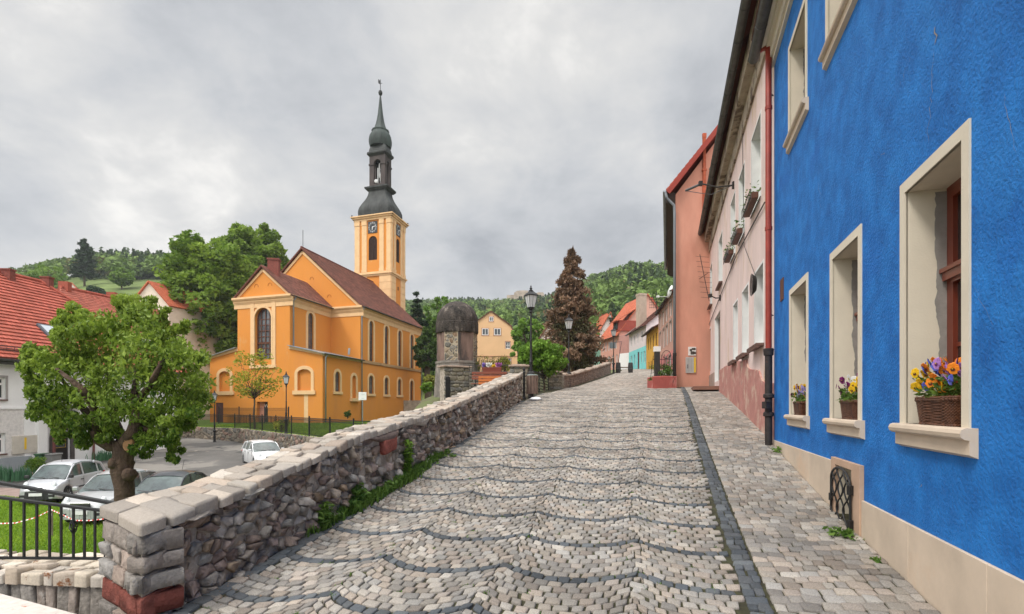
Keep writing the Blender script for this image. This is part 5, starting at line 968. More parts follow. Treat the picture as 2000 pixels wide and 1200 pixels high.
for u in (-.05, WHT.L): mb.quad(WHT.pt(u, -3), WHT.pt(u, EH), WHT.pt(u, EH, -9), WHT.pt(u, -3, -9)); mb.poly([WHT.pt(u, EH), WHT.pt(u, EH, -9), WHT.pt(u, 12, -4.5)])
mb.quad(WHT.pt(0, -3, -9), WHT.pt(WHT.L, -3, -9), WHT.pt(WHT.L, EH, -9), WHT.pt(0, EH, -9)); mb.build('wall', [pinkw, flat('white_reveal', (.74, .74, .72), .8)], T)
whp = flat('white_paint', (.78, .77, .75), .7)
for o_ in lo + up: window(T, WHT, o_, .2, MATS['white_frame'], MATS['glass'], 2, 1, .07, .04, transom=.68, sur=(.05, whp, .006))
sl = flat('brown_sill', (.13, .07, .055), .6)
for o_ in lo[:3]: mb = MB(); wbox(mb, WHT, o_['u0'] - .1, o_['u1'] + .1, o_['z0'] - .06, o_['z0'] - .01, -.2, .15); wbox(mb, WHT, o_['u0'] - .1, o_['u1'] + .1, o_['z0'] - .10, o_['z0'] - .05, .1, .15); mb.build('window_sill', sl, T)
for o_ in up[3:]: mb = MB(); wbox(mb, WHT, o_['u0'] - .06, o_['u1'] + .06, o_['z0'] - .05, o_['z0'], -.1, .12); mb.build('window_sill', sl, T)
mb = MB(); wbox(mb, WHT, dr['u0'], dr['u1'], dr['z0'] - .5, dr['z1'], -.2, -.14); wbox(mb, WHT, dr['u0'] + .2, dr['u1'] - .2, dr['z0'] + .2, dr['z1'] - .3, -.14, -.12); mb.build('door', mat('grey_door_wood', (.22, .19, .17), ns=6), T, bev=.01)
# plinth: uneven pink lower render
mb = MB(); q = random.Random(4); n = 46; prev = None
for k in range(n + 1):
    u = -.04 + (dr['u0'] - .1 + .04) * k / n; b = WHT.pt(u, 0); zt = float(np.interp(u, [0, 1.4, 1.45, 3.2, 3.3, 6, dr['u0']], [.42, .50, .72, .92, 1.1, 1.25, 1.3])) + q.uniform(-.025, .025); c = (u, gz(b.x, b.y) - .2, zt)
    if prev: a = prev; mb.hexa([WHT.pt(a[0], a[1], -.01), WHT.pt(c[0], c[1], -.01), WHT.pt(c[0], c[1], .055), WHT.pt(a[0], a[1], .055), WHT.pt(a[0], a[2], -.01), WHT.pt(c[0], c[2], -.01), WHT.pt(c[0], c[2], .035), WHT.pt(a[0], a[2], .035)])
    prev = c
mb.build('plinth', pinkbase, T)
mb = MB(); wbox(mb, WHT, dr['u1'] + .05, WHT.L, .2, 1.35, -.01, .04); mb.build('far_plinth', mat('grey_plinth', (.36, .27, .23), var=.2, ns=4, bump=.5), T)
mb = MB(); b = WHT.pt((dr['u0'] + dr['u1']) / 2, 0, .45); bz = gz(b.x, b.y); M = Matrix.Translation((b.x, b.y, bz + .06)) @ Matrix.Rotation(math.atan2(WHT.u.y, WHT.u.x), 4, 'Z'); mb.box(None, (1.9, .9, .14), M=M); mb.build('doorstep', mat('step_brown', (.20, .10, .07), var=.2), T, bev=.01)
mb = MB(); wbox(mb, WHT, -.05, WHT.L, EH - .75, EH - .1, -.02, .05); wbox(mb, WHT, -.05, WHT.L, EH - .3, EH + .1, -.02, .22); mb.build('eaves_band', mat('crumbling_render', (.40, .33, .25), var=.25, ns=3, bump=.7, bs=12, bd=.03, st=[((.16, .12, .09), 2.0, .52, .58)]), T)
mb = MB(); roofplane(mb, WHT.pt(-.1, EH + .12, .45), WHT.pt(WHT.L + .1, EH + .12, .45), WHT.pt(-.1, 12.2, -4.5), WHT.pt(WHT.L + .1, 12.2, -4.5), 24); roofplane(mb, WHT.pt(WHT.L + .1, EH + .12, -9.4), WHT.pt(-.1, EH + .12, -9.4), WHT.pt(WHT.L + .1, 12.2, -4.5), WHT.pt(-.1, 12.2, -4.5), 12); mb.build('roof', tile_brown, T)
mb = MB(); gutter(mb, WHT.pt(-.3, 7.62, .42), WHT.pt(WHT.L + .2, 7.62, .42), .085, 10); mb.build('gutter', darkzinc, T)
# wires, lamp arms, coil
mb = MB(); ax0 = WHT.uz(1497, 260); 
mb.tube([WHT.pt(*WHT.uz(1450 + 6 * t, 105 + 375 * t), .03) for t in np.linspace(0, 1, 8)] + [WHT.pt(*WHT.uz(1482, 545), .04)], .008, 4)
mb.tube([WHT.pt(*WHT.uz(1497, 395), .03), WHT.pt(*WHT.uz(1440, 500), .03), WHT.pt(*WHT.uz(1404, 590), .03), WHT.pt(*WHT.uz(1384, 640), .03)], .014, 4)
mb.build('cable', MATS['castiron'], T); mb = MB()
for k in range(7): cu = WHT.uz(1481, 555); r_ = .13 + .012 * k; mb.tube([WHT.pt(cu[0] + r_ * math.cos(t) + .01 * k, cu[1] + r_ * 1.15 * math.sin(t), .05 + .012 * k) for t in np.linspace(0, 6.28, 20)], .007, 4)
mb.build('cable_coil', MATS['castiron'], T)
def arm(px, py, ln, nm, dz=.12): u, z = WHT.uz(px, py); mb = MB(); mb.tube([WHT.pt(u, z, 0), WHT.pt(u, z, ln * .5), WHT.pt(u, z + dz, ln)], .022, 6); mb.box(WHT.pt(u, z + dz, ln), (.1, .1, .12)); mb.box(WHT.pt(u, z, .01), (.08, .08, .2)); mb.build(nm, MATS['castiron'], T)
arm(1434, 362, .9, 'cable_bracket', .16); arm(1408, 582, .35, 'lamp_bracket', .1)
u, z = WHT.uz(1434, 362); mb = MB(); mb.tube([WHT.pt(u + .0, z + .16, .85), WHT.pt(u + .3, z + .12, 1.3)], .035, 6); mb.tube([WHT.pt(u, z, .05), WHT.pt(u + .2, z - .12, .6), WHT.pt(u + .3, z + .1, 1.25)], .01, 4); mb.build('wall_lamp', flat('lamp_grey', (.08, .08, .08)), T)
for i, (o_, lb) in enumerate(zip(up[:3], ('nearest', 'second', 'third'))):
    uc = (o_['u0'] + o_['u1']) / 2; P0 = WHT.pt(uc, o_['z0'] - .02, .12); t = thing('window_box', {'nearest': 'railed window box with green plants under the upper pink house window nearest the red drainpipe', 'second': 'railed window box with sprigs on the second upper window of the pale pink house', 'third': 'railed window box with dangling wire, farthest of the three on the pale pink house'}[lb], 'window box', P0, group='window boxes on the pale pink house')
    mb = MB(); a, b = o_['u0'] - .05, o_['u1'] + .05
    for d in (.02, .2): mb.tube([WHT.pt(a, o_['z0'] + .16, d), WHT.pt(b, o_['z0'] + .16, d)], .008, 4); mb.tube([WHT.pt(a, o_['z0'] - .02, d), WHT.pt(b, o_['z0'] - .02, d)], .012, 4)
    for k in range(9): uu = a + (b - a) * k / 8; mb.tube([WHT.pt(uu, o_['z0'] - .02, .2), WHT.pt(uu, o_['z0'] + .16, .2)], .006, 4)
    mb.build('rail', MATS['iron'], t); mb = MB(); wbox(mb, WHT, a + .06, b - .06, o_['z0'] - .01, o_['z0'] + .12, .04, .17); mb.build('trough', brown_f, t, bev=.01)
    rg = np.random.default_rng(i + 5); n = 90; pts = np.array([[*(WHT.pt(rg.uniform(a, b), 0, rg.uniform(.0, .22)).xy), o_['z0'] + .1 + rg.uniform(0, .24)] for _ in range(n)]); V, F = leafverts(pts, .07, rg, 0, .5); npmesh('foliage', V, [F], lt_weed, t, attr=np.repeat(rg.uniform(0, 1, n), 4))

# ================================================================ salmon house (gable towards us)
SA = Vector((7.22, 22.6)); SG = Wall((7.22, 22.6), (15.6, 22.6), face=(0, -1)); SE, SP = 9.35, 14.9
T = thing('salmon_house', 'salmon pink gabled house with bare rubble near its red roof edge', 'house', (11, 27, .8))
mb = MB(); mb.quad(SG.pt(0, -.5), SG.pt(SG.L, -.5), SG.pt(SG.L, SE), SG.pt(0, SE)); mb.poly([SG.pt(0, SE), SG.pt(SG.L, SE), SG.pt(SG.L / 2, SP)]); SS = Wall((7.22, 22.6), (10.9, 34.6), face=(-1, 0)); mb.quad(SS.pt(0, -.5), SS.pt(SS.L, -.5), SS.pt(SS.L, SE), SS.pt(0, SE)); S3 = Wall((15.6, 22.6), (19.28, 34.6), face=(1, 0)); mb.quad(S3.pt(0, -.5), S3.pt(S3.L, -.5), S3.pt(S3.L, SE), S3.pt(0, SE)); S4 = Wall((10.9, 34.6), (19.28, 34.6), face=(0, 1)); mb.quad(S4.pt(0, -.5), S4.pt(S4.L, -.5), S4.pt(S4.L, SE), S4.pt(0, SE)); mb.poly([S4.pt(0, SE), S4.pt(S4.L, SE), S4.pt(S4.L / 2, SP)])
mb.build('wall', salmon, T)
vf = None; pts = []; q = random.Random(3)
for _ in range(160): pts.append((q.uniform(1.3, 3.3), q.uniform(8.6, 13.5)))
cl = []
for c in voronoi(pts, (1.45, 3.3, 8.6, 13.5), 1.6):
    if c and max(z - (SE - .2 + 1.32 * u) for u, z in c) < -.25: cl.append(c)
stonemesh('bare_rubble', stones(cl, lambda a, z, h: tuple(SG.pt(a, z, -.01 + h)), [(.36, .33, .30), (.28, .25, .22), (.42, .38, .34), (.3, .26, .22)], h=.07, skirt=.0, gap=.02, inset=.25, seed=3), rubble, T)
mb = MB(); wbox(mb, SG, 1.18, 1.30, 8.2, 12.0, .0, .12); mb.box(SG.pt(1.24, 10.4, .08), (.2, .1, .08)); mb.box(SG.pt(1.24, 11.9, .08), (.16, .1, .2)); mb.build('flue_pipe', mat('rust_red_pipe', (.40, .10, .05), var=.3, ns=6), T)
mb = MB(); e0 = Vector((6.73, 22.3, SE + .1)); e1 = Vector((6.73 + 3.85, 35, SE + .1)); r0 = Vector((11.41, 22.3, SP + .35)); r1 = Vector((15.2, 35, SP + .35)); roofplane(mb, e0, e1, r0, r1, 28, .14); f0 = Vector((16.1, 22.3, SE + .1)); f1 = Vector((19.9, 35, SE + .1)); roofplane(mb, f1, f0, r1, r0, 28, .14); mb.build('roof', tile_red, T)
mb = MB(); vb = mat('red_verge_board', (.30, .055, .04), var=.15); sgn = Wall((6.6, 22.28), (16.2, 22.28), face=(0, -1)); verge(mb, sgn, .10, SE + .02, 4.8, SP + .5, .20, -.02, .03); mb.build('verge_board', vb, T)
mb = MB(); gutter(mb, Vector((6.66, 22.3, SE + .05)), Vector((10.5, 35, SE + .05)), .08, 8); mb.build('gutter', zinc, T); mb = MB(); mb.hexa([(6.72, 22.35, SE - .45), (7.22, 22.62, SE - .6), (10.9, 34.6, SE - .6), (10.5, 34.6, SE - .45), (6.72, 22.35, SE + .0), (7.22, 22.62, SE + .1), (10.9, 34.6, SE + .1), (10.5, 34.6, SE)]); mb.build('eaves_soffit', mat('dark_wood', (.05, .038, .03), ns=5), T)
mb = MB(); dx = 7.12; dy = 22.42; zb = gz(dx, dy) - .05; mb.tube([(6.7, 22.35, SE - .02), (6.78, 22.4, SE - .25), (dx - .02, dy, SE - .55), (dx, dy, SE - .9), (dx, dy, zb + 1.55)], .06, 10); mb.build('downpipe', mat('grey_pipe', (.20, .22, .24), rough=.5, bump=.05), T, smooth=True); mb = MB(); mb.lathe([(.07, zb), (.07, zb + 1.4), (.085, zb + 1.42), (.085, zb + 1.55), (.06, zb + 1.56)], (dx, dy, 0), 12); mb.lathe([(.085, zb + .55), (.085, zb + .62)], (dx, dy, 0), 12); mb.build('iron_downpipe', MATS['castiron'], T, auto=40)
mb = MB(); ap = SG.pt(*SG.uz(1366, 545)); mb.tube([ap, ap + Vector((0, -1.0, 0))], .012, 4); mb.tube([ap + Vector((-.2, -.6, .9)), ap + Vector((.2, -.6, -1.1))], .014, 4)
for k in range(9): z = .8 - k * .22; c = ap + Vector((-.1 + k * .03, -.6, z)); mb.tube([c + Vector((-.28, 0, .02)), c + Vector((.28, 0, -.02))], .006, 4)
mb.build('tv_antenna', MATS['iron'], T); mb = MB(); mb.box(SG.pt(*SG.uz(1378, 758), .15), (1.0, .3, .12)); mb.build('ground_step', mat('dark_step', (.07, .06, .055)), T)
def board(x0, x1, y0, y1, col, nm, lb, extra=None):
    (a, zt), (b, zb_) = SG.uz(x0, y0), SG.uz(x1, y1); t = thing(nm, lb, 'sign' if 'sign' in nm else 'meter box', SG.pt(a, zb_)); mb = MB(); wbox(mb, SG, a, b, zb_, zt, .004, .05); o = mb.build('panel', col, t, bev=.006); WM[o.name] = WM[t.name]; return t, o, a, b, zb_, zt
t, o, a, b, z0, z1 = board(1344, 1359, 678, 695, flat('sign_panel_white', (.72, .71, .68)), 'wall_sign', 'small white sign with printed panels above the meter box on the salmon wall')
mb = MB()
for k, (u_, z_, w_, h_) in enumerate(((.3, .62, .13, .1), (.55, .75, .12, .09), (.8, .3, .14, .11), (.8, .75, .1, .1), (.5, .3, .2, .14))): wbox(mb, SG, a + (b - a) * u_ - w_ / 2 * .8, a + (b - a) * u_ + w_ / 2 * .8, z0 + (z1 - z0) * z_ - h_ / 2, z0 + (z1 - z0) * z_ + h_ / 2, .052, .055)
mb.build('printed_panel', flat('print_dark', (.07, .06, .05)), o)
t, o, a, b, z0, z1 = board(1339, 1359, 698, 729, flat('silver_box', (.50, .50, .48), .35, .3), 'meter_box', 'silver meter cabinet with yellow edge strip on the salmon gable wall'); mb = MB(); wbox(mb, SG, b - .10, b - .02, z0 + .02, z1 - .02, .052, .058); mb.build('yellow_strip', flat('strip_yellow', (.75, .48, .02)), o); mb = MB()
for k in range(5): wbox(mb, SG, a + .04 + k * .065, a + .05 + k * .065, z0 + .05, z1 - .05, .052, .056)
wbox(mb, SG, a + .05, a + .1, z0 + .2, z0 + .38, .052, .06); mb.build('slot', flat('slot_grey', (.2, .2, .2)), o)
# planter at its corner
T = thing('planter', 'weathered red concrete planter at the foot of the salmon house corner', 'planter', (6.3, 21.5, .7)); a, b = P(1275, 761, 21.6), P(1318, 761, 21.8); zb = gz(6.3, 21.6) - .05; mb = MB(); prof = [(0, 0), (0, .52), (.06, .56), (.12, .52), (.12, .40), (.80, .40), (.80, .52), (.90, .56), (.95, .5), (.95, 0)]
X0, X1 = a.x, b.x; ring = lambda x_: [Vector((x_, 21.55 + d, zb + z)) for d, z in prof]; A, B = ring(X0), ring(X1); C = [(q_ + Vector((0, 0, .03 * (q_.z > zb + .4)))) for q_ in ring((X0 + X1) / 2)]
for p_, q_ in ((A, C), (C, B)):
    for k in range(len(prof) - 1): mb.quad(p_[k], q_[k], q_[k + 1], p_[k + 1])
mb.poly(A); mb.poly(list(reversed(B))); mb.build('tub', mat('red_concrete', (.36, .09, .075), var=.2, ns=2, bump=.3, st=[((.50, .26, .22), 2.5, .55, .7), ((.12, .04, .035), 3.5, .62, .68)], streak=True), T, bev=.015)
T = thing('planter_fence', 'black iron plant guard with wheel ornament standing in the red planter', 'fence', (6.3, 21.9, 1.1)); mb = MB()
for k in range(14): x_ = X0 + .08 + (X1 - X0 - .1) * k / 13; mb.tube([(x_, 21.8 if k else 22.3, zb + .4), (x_, 21.8, zb + 1.45 + .05 * (k % 2))], .011, 4)
for z in (.75, 1.3): mb.tube([(X0 + .05, 21.8, zb + z), (X1, 21.8, zb + z)], .012, 4)
mb.tube([((X0 + X1) / 2 + .15 + .17 * math.cos(t), 21.8, zb + 1.5 + .17 * math.sin(t)) for t in np.linspace(0, 6.28, 20)], .012, 5); mb.build('iron_bars', MATS['iron'], T); mb = MB(); mb.box((X0 + .22, 21.75, zb + .95), (.2, .2, 1.3)); mb.build('dark_post', flat('post_dark', (.03, .028, .025)), T); mb = MB(); mb.box((X0 + .22, 21.75, zb + 1.72), (.27, .2, .22)); mb.build('white_cap', flat('cap_white', (.75, .72, .68)), T, bev=.01)
T = thing('planter_shrub', 'leafy dark green plant filling the red planter', 'shrub', (6.3, 21.95, 1.2)); rg = np.random.default_rng(5); cl = np.array([(rg.uniform(X0 + .1, X1 - .1), rg.uniform(21.65, 22.3), zb + rg.uniform(.45, 1.1), .16) for _ in range(34)]); p, k = crown_pts(cl, 55, rg); V, F = leafverts(p, .075, rg, -.2, .4); npmesh('foliage', V, [F], lt_weed, T, attr=np.repeat(rg.uniform(0, 1, len(p)), 4)); mb = MB(); mb.tube([(6.2, 21.95, zb + .3), (6.25, 21.95, zb + .9)], .02); mb.build('stem', MATS['bark'], T)

# ================================================================ street lamps
def lamp(loc, H, lb):
    T = thing('street_lamp', lb, 'street lamp', (0, 0, 0), group='black cast iron street lamps'); s = H / 4.0; I = MATS['iron']
    mb = MB(); mb.lathe([(.12 * s, 0), (.12 * s, .05), (.085 * s, .08), (.075 * s, .75 * s), (.09 * s, .8 * s), (.14 * s, .86 * s), (.14 * s, .9 * s), (.06 * s, .95 * s), (.055 * s, 1.25 * s), (.07 * s, 1.28 * s), (.05 * s, 1.36 * s), (.036 * s, 2.0 * s), (.045 * s, 2.03 * s), (.034 * s, 2.08 * s), (.03 * s, 3.0 * s), (.07 * s, 3.05 * s), (.04 * s, 3.1 * s), (.10 * s, 3.16 * s), (.12 * s, 3.2 * s), (.02, 3.22 * s)], seg=14); mb.build('post', I, T, auto=35)
    z0, z1 = 3.2 * s, 3.62 * s; a, b = .095 * s, .165 * s; mb = MB(); c = [(1, 1), (-1, 1), (-1, -1), (1, -1)]
    for (x0, y0), (x1, y1) in zip(c, c[1:] + c[:1]):
        mb.tube([(x0 * a, y0 * a, z0), (x0 * b, y0 * b, z1)], .009 * s, 4); mb.tube([(x0 * b, y0 * b, z1), (x1 * b, y1 * b, z1)], .012 * s, 4); mb.tube([(x0 * a, y0 * a, z0), (x1 * a, y1 * a, z0)], .012 * s, 4); mb.tube([((x0 * a + x1 * a) / 2, (y0 * a + y1 * a) / 2, z0), ((x0 * b + x1 * b) / 2, (y0 * b + y1 * b) / 2, z1)], .005 * s, 4)
    mb.build('lantern_frame', I, T); mb = MB(); r2 = math.sqrt(2); mb.lathe([(a * r2 * .95, z0 + .005), (b * r2 * .97, z1 - .005)], seg=4, rot=math.pi / 4); mb.build('lantern_glass', flat('opal_glass', (.55, .57, .57), .2), T)
    mb = MB(); mb.lathe([(b * r2 * 1.18, z1), (b * r2 * 1.15, z1 + .02 * s), (b * r2 * .8, z1 + .09 * s), (b * r2 * .45, z1 + .14 * s), (b * r2 * .40, z1 + .16 * s)], seg=4, rot=math.pi / 4); mb.lathe([(.075 * s, z1 + .15 * s), (.085 * s, z1 + .18 * s), (.03 * s, z1 + .22 * s), (.055 * s, z1 + .26 * s), (.02 * s, z1 + .29 * s), (.028 * s, z1 + .32 * s), (.004, z1 + .38 * s)], seg=10); mb.build('lantern_cap', I, T); return T
L0 = lamp(None, 4.0, 'tall street lamp behind the slatted litter bin where the parapet ends'); 
def lput(px, py, H, lb, first=False, hz=None):
    Z = None
    for Z_ in np.arange(8, 60, .02):
        b = P(px, py, Z_)
        if hz is None and gz(b.x, b.y) >= b.z - .0 and False: break
    return
def lat(px, Z, z, rz=0, lb=None, s=1.0):
    o = L0 if lb is None else dup(L0, label=lb); b = P(px, 794, Z); o.location = (b.x, b.y, z); o.rotation_euler = (0, 0, rz); o.scale = (s, s, s); return o
lat(1037, 18.1, P(0, 778, 18.1).z, .5); lat(1111, 26.9, P(0, 762, 26.9).z, .3, 'street lamp rising from the low block wall in front of the brown spruce'); lat(1198.5, 43, P(0, 731, 43).z, .3, 'most distant street lamp, before the pink house with the red roof')
lat(559, 32, -1.70, .3, 'street lamp behind the iron fence near the middle of the church front', .975); lat(419, 39.2, float(azl(-23, 39.2)), .3, 'street lamp on the asphalt below the left corner of the church', 1.0)

# ================================================================ end of the parapet: bollard, bin, gate, pillars, low block wall
p = P(1023.5, 780, 17.75); T = thing('bollard', 'slim black iron bollard post beside the slatted litter bin', 'bollard', p); mb = MB(); mb.lathe([(.085, 0), (.085, .04), (.045, .07), (.04, .5), (.048, .52), (.04, .56), (.036, .92), (.05, .94), (.03, .97), (.05, 1.02), (.045, 1.07), (.005, 1.1)], p, 14); mb.build('shaft', MATS['iron'], T, auto=35); mb = MB(); mb.tube([p + Vector((0, 0, .75)), p + Vector((.12, .02, .86)), p + Vector((.28, .05, .9))], .018, 6); mb.build('arm', MATS['iron'], T)
p = P(1039.5, 772, 17.8); zb = gz(p.x, p.y); T = thing('litter_bin', 'litter bin of grey-brown upright wooden slats under the nearest street lamp', 'litter bin', (p.x, p.y, zb)); n = 12
for k in range(n):
    t = 2 * math.pi * k / n; mb = MB(); mb.box(None, (.085, .022, .64), M=Matrix.Translation((p.x + .19 * math.cos(t), p.y + .19 * math.sin(t), zb + .50)) @ Matrix.Rotation(t + math.pi / 2, 4, 'Z')); mb.build('slat', mat('weathered_slat', (.17, .115, .09), var=.3, ns=12, streak=True), T, bev=.004)
mb = MB(); mb.lathe([(.165, .2), (.165, .80)], (p.x, p.y, zb), 14); mb.lathe([(.05, -.02), (.05, .2)], (p.x, p.y, zb), 8); mb.build('liner', flat('liner_dark', (.02, .02, .02)), T); mb = MB(); mb.lathe([(.20, .81), (.205, .84), (.17, .85)], (p.x, p.y, zb), 14); mb.build('rim', flat('rim_pale', (.35, .42, .40)), T)
p = P(1046, 778, 17.3); zb = gz(p.x, p.y); mb = MB(); rg = np.random.default_rng(2); mb.lathe([(.15, 0), (.20, .03), (.17, .07), (.10, .10), (.02, .11)], (p.x, p.y, zb), 14, sx=1.15, sy=.8)
mb.v = [(x_ + rg.uniform(-.015, .015), y_ + rg.uniform(-.015, .015), z_ + rg.uniform(0, .015)) for x_, y_, z_ in mb.v]; tag(mb.build('plastic_bag', flat('bag_white', (.8, .8, .8), .4), smooth=True), 'crumpled white plastic bag lying on the cobbles beside the bin', 'plastic bag')
pst = [(.30, .26, .20), (.25, .235, .20), (.34, .29, .22), (.22, .21, .19), (.28, .235, .18)]; capm = mat('cap_stone', (.36, .27, .215), var=.2, ns=4, bump=.4, st=((.20, .17, .14), 3, .55, .65))
def pillar(x0, x1, ytop, ybot, Z, dp, lb, nm='gate_pillar', capo=.05):
    a, b = P(x0, ybot, Z), P(x1, ytop, Z); T = thing(nm, lb, 'pillar', ((a.x + b.x) / 2, Z + dp / 2, a.z), group='stone gate pillars'); z0, z1 = a.z - .3, b.z - .09; w = b.x - a.x
    mb = MB(); mb.box(((a.x + b.x) / 2, Z + dp / 2, (z0 + z1) / 2), (w - .03, dp - .03, z1 - z0)); mb.build('core', mortar, T)
    ws = [Wall((a.x, Z), (b.x, Z), face=(0, -1)), Wall((a.x, Z), (a.x, Z + dp), face=(-1, 0)), Wall((b.x, Z), (b.x, Z + dp), face=(1, 0))]
    for k, w_ in enumerate(ws): stonemesh('stone_face', stones(brickpolys(0, w_.L, z0, z1, .27, .15, k + int(x0), .2), lambda a_, z, h, w_=w_: tuple(w_.pt(a_, z, -.02 + h)), pst, h=.03, skirt=.02, gap=.008, inset=.12, seed=k, chp=.1), rubble, T)
    mb = MB(); mb.box(((a.x + b.x) / 2, Z + dp / 2, z1 + .035), (w + 2 * capo, dp + 2 * capo, .07)); mb.box(((a.x + b.x) / 2, Z + dp / 2, z1 + .085), (w * .8, dp * .8, .035)); mb.build('cap', capm, T, bev=.02); return T
pillar(996, 1031, 712, 778, 18.6, .6, 'broad stone pillar at the upper end of the parapet, behind the litter bin', capo=.06)
pillar(1072, 1098, 725, 769, 23.6, .6, 'stone pillar with flat cap between iron gate and low block wall')
T = thing('iron_gate', 'low black lattice iron gate between the two stone pillars', 'gate', P(1058, 772, 21)); ga, gb = P(1031, 775, 19.1), P(1071, 768, 23.3); gw_ = Wall(ga, gb, face=(1, -1)); mb = MB(); z0, z1 = .45, 1.38
for u in np.linspace(0, gw_.L, 3): mb.tube([gw_.pt(u, z0 - .1), gw_.pt(u, z1)], .025, 5)
for z in (z0, z1): mb.tube([gw_.pt(0, z), gw_.pt(gw_.L, z)], .02, 5)
mb.build('gate_frame', MATS['iron'], T); mb = MB(); n = 22
for k in range(-6, n):
    for s_ in (1, -1):
        u0 = gw_.L * k / n; u1 = u0 + (z1 - z0) * .8; pts = [(u0 + (u1 - u0) * t, (z0 + (z1 - z0) * t) if s_ > 0 else (z1 - (z1 - z0) * t)) for t in np.linspace(0, 1, 7)]; pts = [q_ for q_ in pts if 0 <= q_[0] <= gw_.L]
        if len(pts) > 1: mb.tube([gw_.pt(*q_) for q_ in pts], .009, 4)
mb.build('lattice', MATS['iron'], T)
# low block wall up the street
LP = [(2.45, 24.0), (3.15, 27.4), (8.35, 43.3)]; T = thing('block_wall', 'low wall of worn squared blocks with rounded coping leading up to the far street lamp', 'wall', (5, 35, 1))
vf = [[], [], []]; vc = [[], [], []]; core = MB()
for i, (a, b) in enumerate(zip(LP, LP[1:])):
    w = Wall(a, b, face=(1, -.3)); base = lambda u, w=w: gz(w.pt(u, 0).x, w.pt(u, 0).y); hh = (lambda u: .66) if i == 0 else (lambda u, w=w: .66 + .26 * u / w.L)
    n = 10
    for k in range(n): u0, u1 = w.L * k / n, w.L * (k + 1) / n; core.hexa([w.pt(u0, base(u0) - 1, -.02), w.pt(u1, base(u1) - 1, -.02), w.pt(u1, base(u1) - 1, -.36), w.pt(u0, base(u0) - 1, -.36), w.pt(u0, base(u0) + hh(u0) - .06, -.02), w.pt(u1, base(u1) + hh(u1) - .06, -.02), w.pt(u1, base(u1) + hh(u1) - .06, -.36), w.pt(u0, base(u0) + hh(u0) - .06, -.36)])
    po = brickpolys(0, w.L, -.1, 1.0, .32, .17, i, .12); V, F, C = stones(po, lambda a_, z, h, w=w, base=base, hh=hh: tuple(w.pt(a_, base(a_) + z * (hh(a_) - .06), h - .02)), [(.30, .245, .205), (.26, .22, .19), (.33, .27, .22), (.28, .235, .20)], h=.025, skirt=.02, gap=.01, inset=.1, seed=i, chp=.1); off = len(vf[0]); vf[0] += V; vf[1] += [tuple(k_ + off for k_ in f) for f in F]; vf[2] += C
    po = brickpolys(0, w.L, -.07, .42, .6, .49, i + 9, .05); V, F, C = stones(po, lambda a_, d, h, w=w, base=base, hh=hh: tuple(w.pt(a_, base(a_) + hh(a_) - .05 + h, -d)), [(.42, .33, .26), (.38, .31, .25)], h=.09, skirt=.03, gap=.006, inset=.2, seed=i, chp=.06); off = len(vc[0]); vc[0] += V; vc[1] += [tuple(k_ + off for k_ in f) for f in F]; vc[2] += C
core.build('core', mortar, T); stonemesh('block_face', vf, rubble, T); stonemesh('coping', vc, rubble, T)

# terrace ground behind the parapet
terr = mat('terrace_earth', (.16, .13, .09), var=.3, ns=1.5, rough=1, bump=.5, c2=(.12, .16, .05)); mb = MB()
def lz(x_, y_):
    s_ = np.clip((x_ + 6.6) / 3.0, 0, 1); s_ = s_ * s_ * (3 - 2 * s_); return float(-1.9 * (1 - s_) + (gz(x_, y_) - (.05 if y_ > 24 else .5)) * s_)
ys = list(np.arange(18.2, 96, 1.6)); 
for a, b in zip(ys, ys[1:]):
    def row(y_):
        xr = float(par_x(y_)) - .2; xl = float(np.interp(y_, [18, 23, 29, 96], [-2.5, -7, -11.5, -13.5])); return [(xl + (xr - xl) * k / 8, y_) for k in range(9)]
    A, B = row(a), row(b)
    for k in range(8): mb.quad(*[(q_[0], q_[1], lz(*q_)) for q_ in (A[k], A[k + 1], B[k + 1], B[k])])
tag(mb.build('terrace_ground', terr), kind='structure')
mb = MB(); A = row(ys[0]); E_ = [(A[0][0], A[0][1])] + [row(y_)[0] for y_ in ys[1:9]]
for p_, q_ in list(zip(A, A[1:])) + list(zip(E_, E_[1:])): mb.quad((p_[0], p_[1], -4), (q_[0], q_[1], -4), (q_[0], q_[1], lz(*q_)), (p_[0], p_[1], lz(*p_)))
tag(mb.build('terrace_edge', terr), kind='structure')

# ================================================================ round stone monument
mx_, my_ = P(893, 0, 24.6).x, 24.6; T = thing('stone_monument', 'squat stone monument tower with blackened domed cap beside the orange benches', 'monument', (mx_, my_, .3)); zc = lambda y: (794 - y) / 1000 * 24.2
w8 = 8; mb = MB(); mb.lathe([(1.16, -1.5), (1.16, zc(790)), (1.12, zc(780)), (1.02, zc(712)), (1.05, zc(710)), (1.05, zc(706)), (.9, zc(705))], (mx_, my_, 0), 8, rot=R(10.5)); mb.build('base', mat('monument_stone', (.20, .18, .155), var=.35, ns=3, bump=.9, bs=7, bd=.06, st=((.30, .26, .22), 1.6, .55, .62)), T)
mb = MB(); mb.lathe([(.97, zc(710)), (.97, zc(643))], (mx_, my_, 0), 8, rot=R(10.5)); mb.build('shaft', mat('red_sandstone', (.19, .125, .10), var=.35, ns=2.5, bump=.5, bs=12, bd=.02, st=[((.06, .05, .045), 1.6, .45, .58), ((.30, .19, .15), 3, .6, .7)], streak=True), T)
r8 = .97
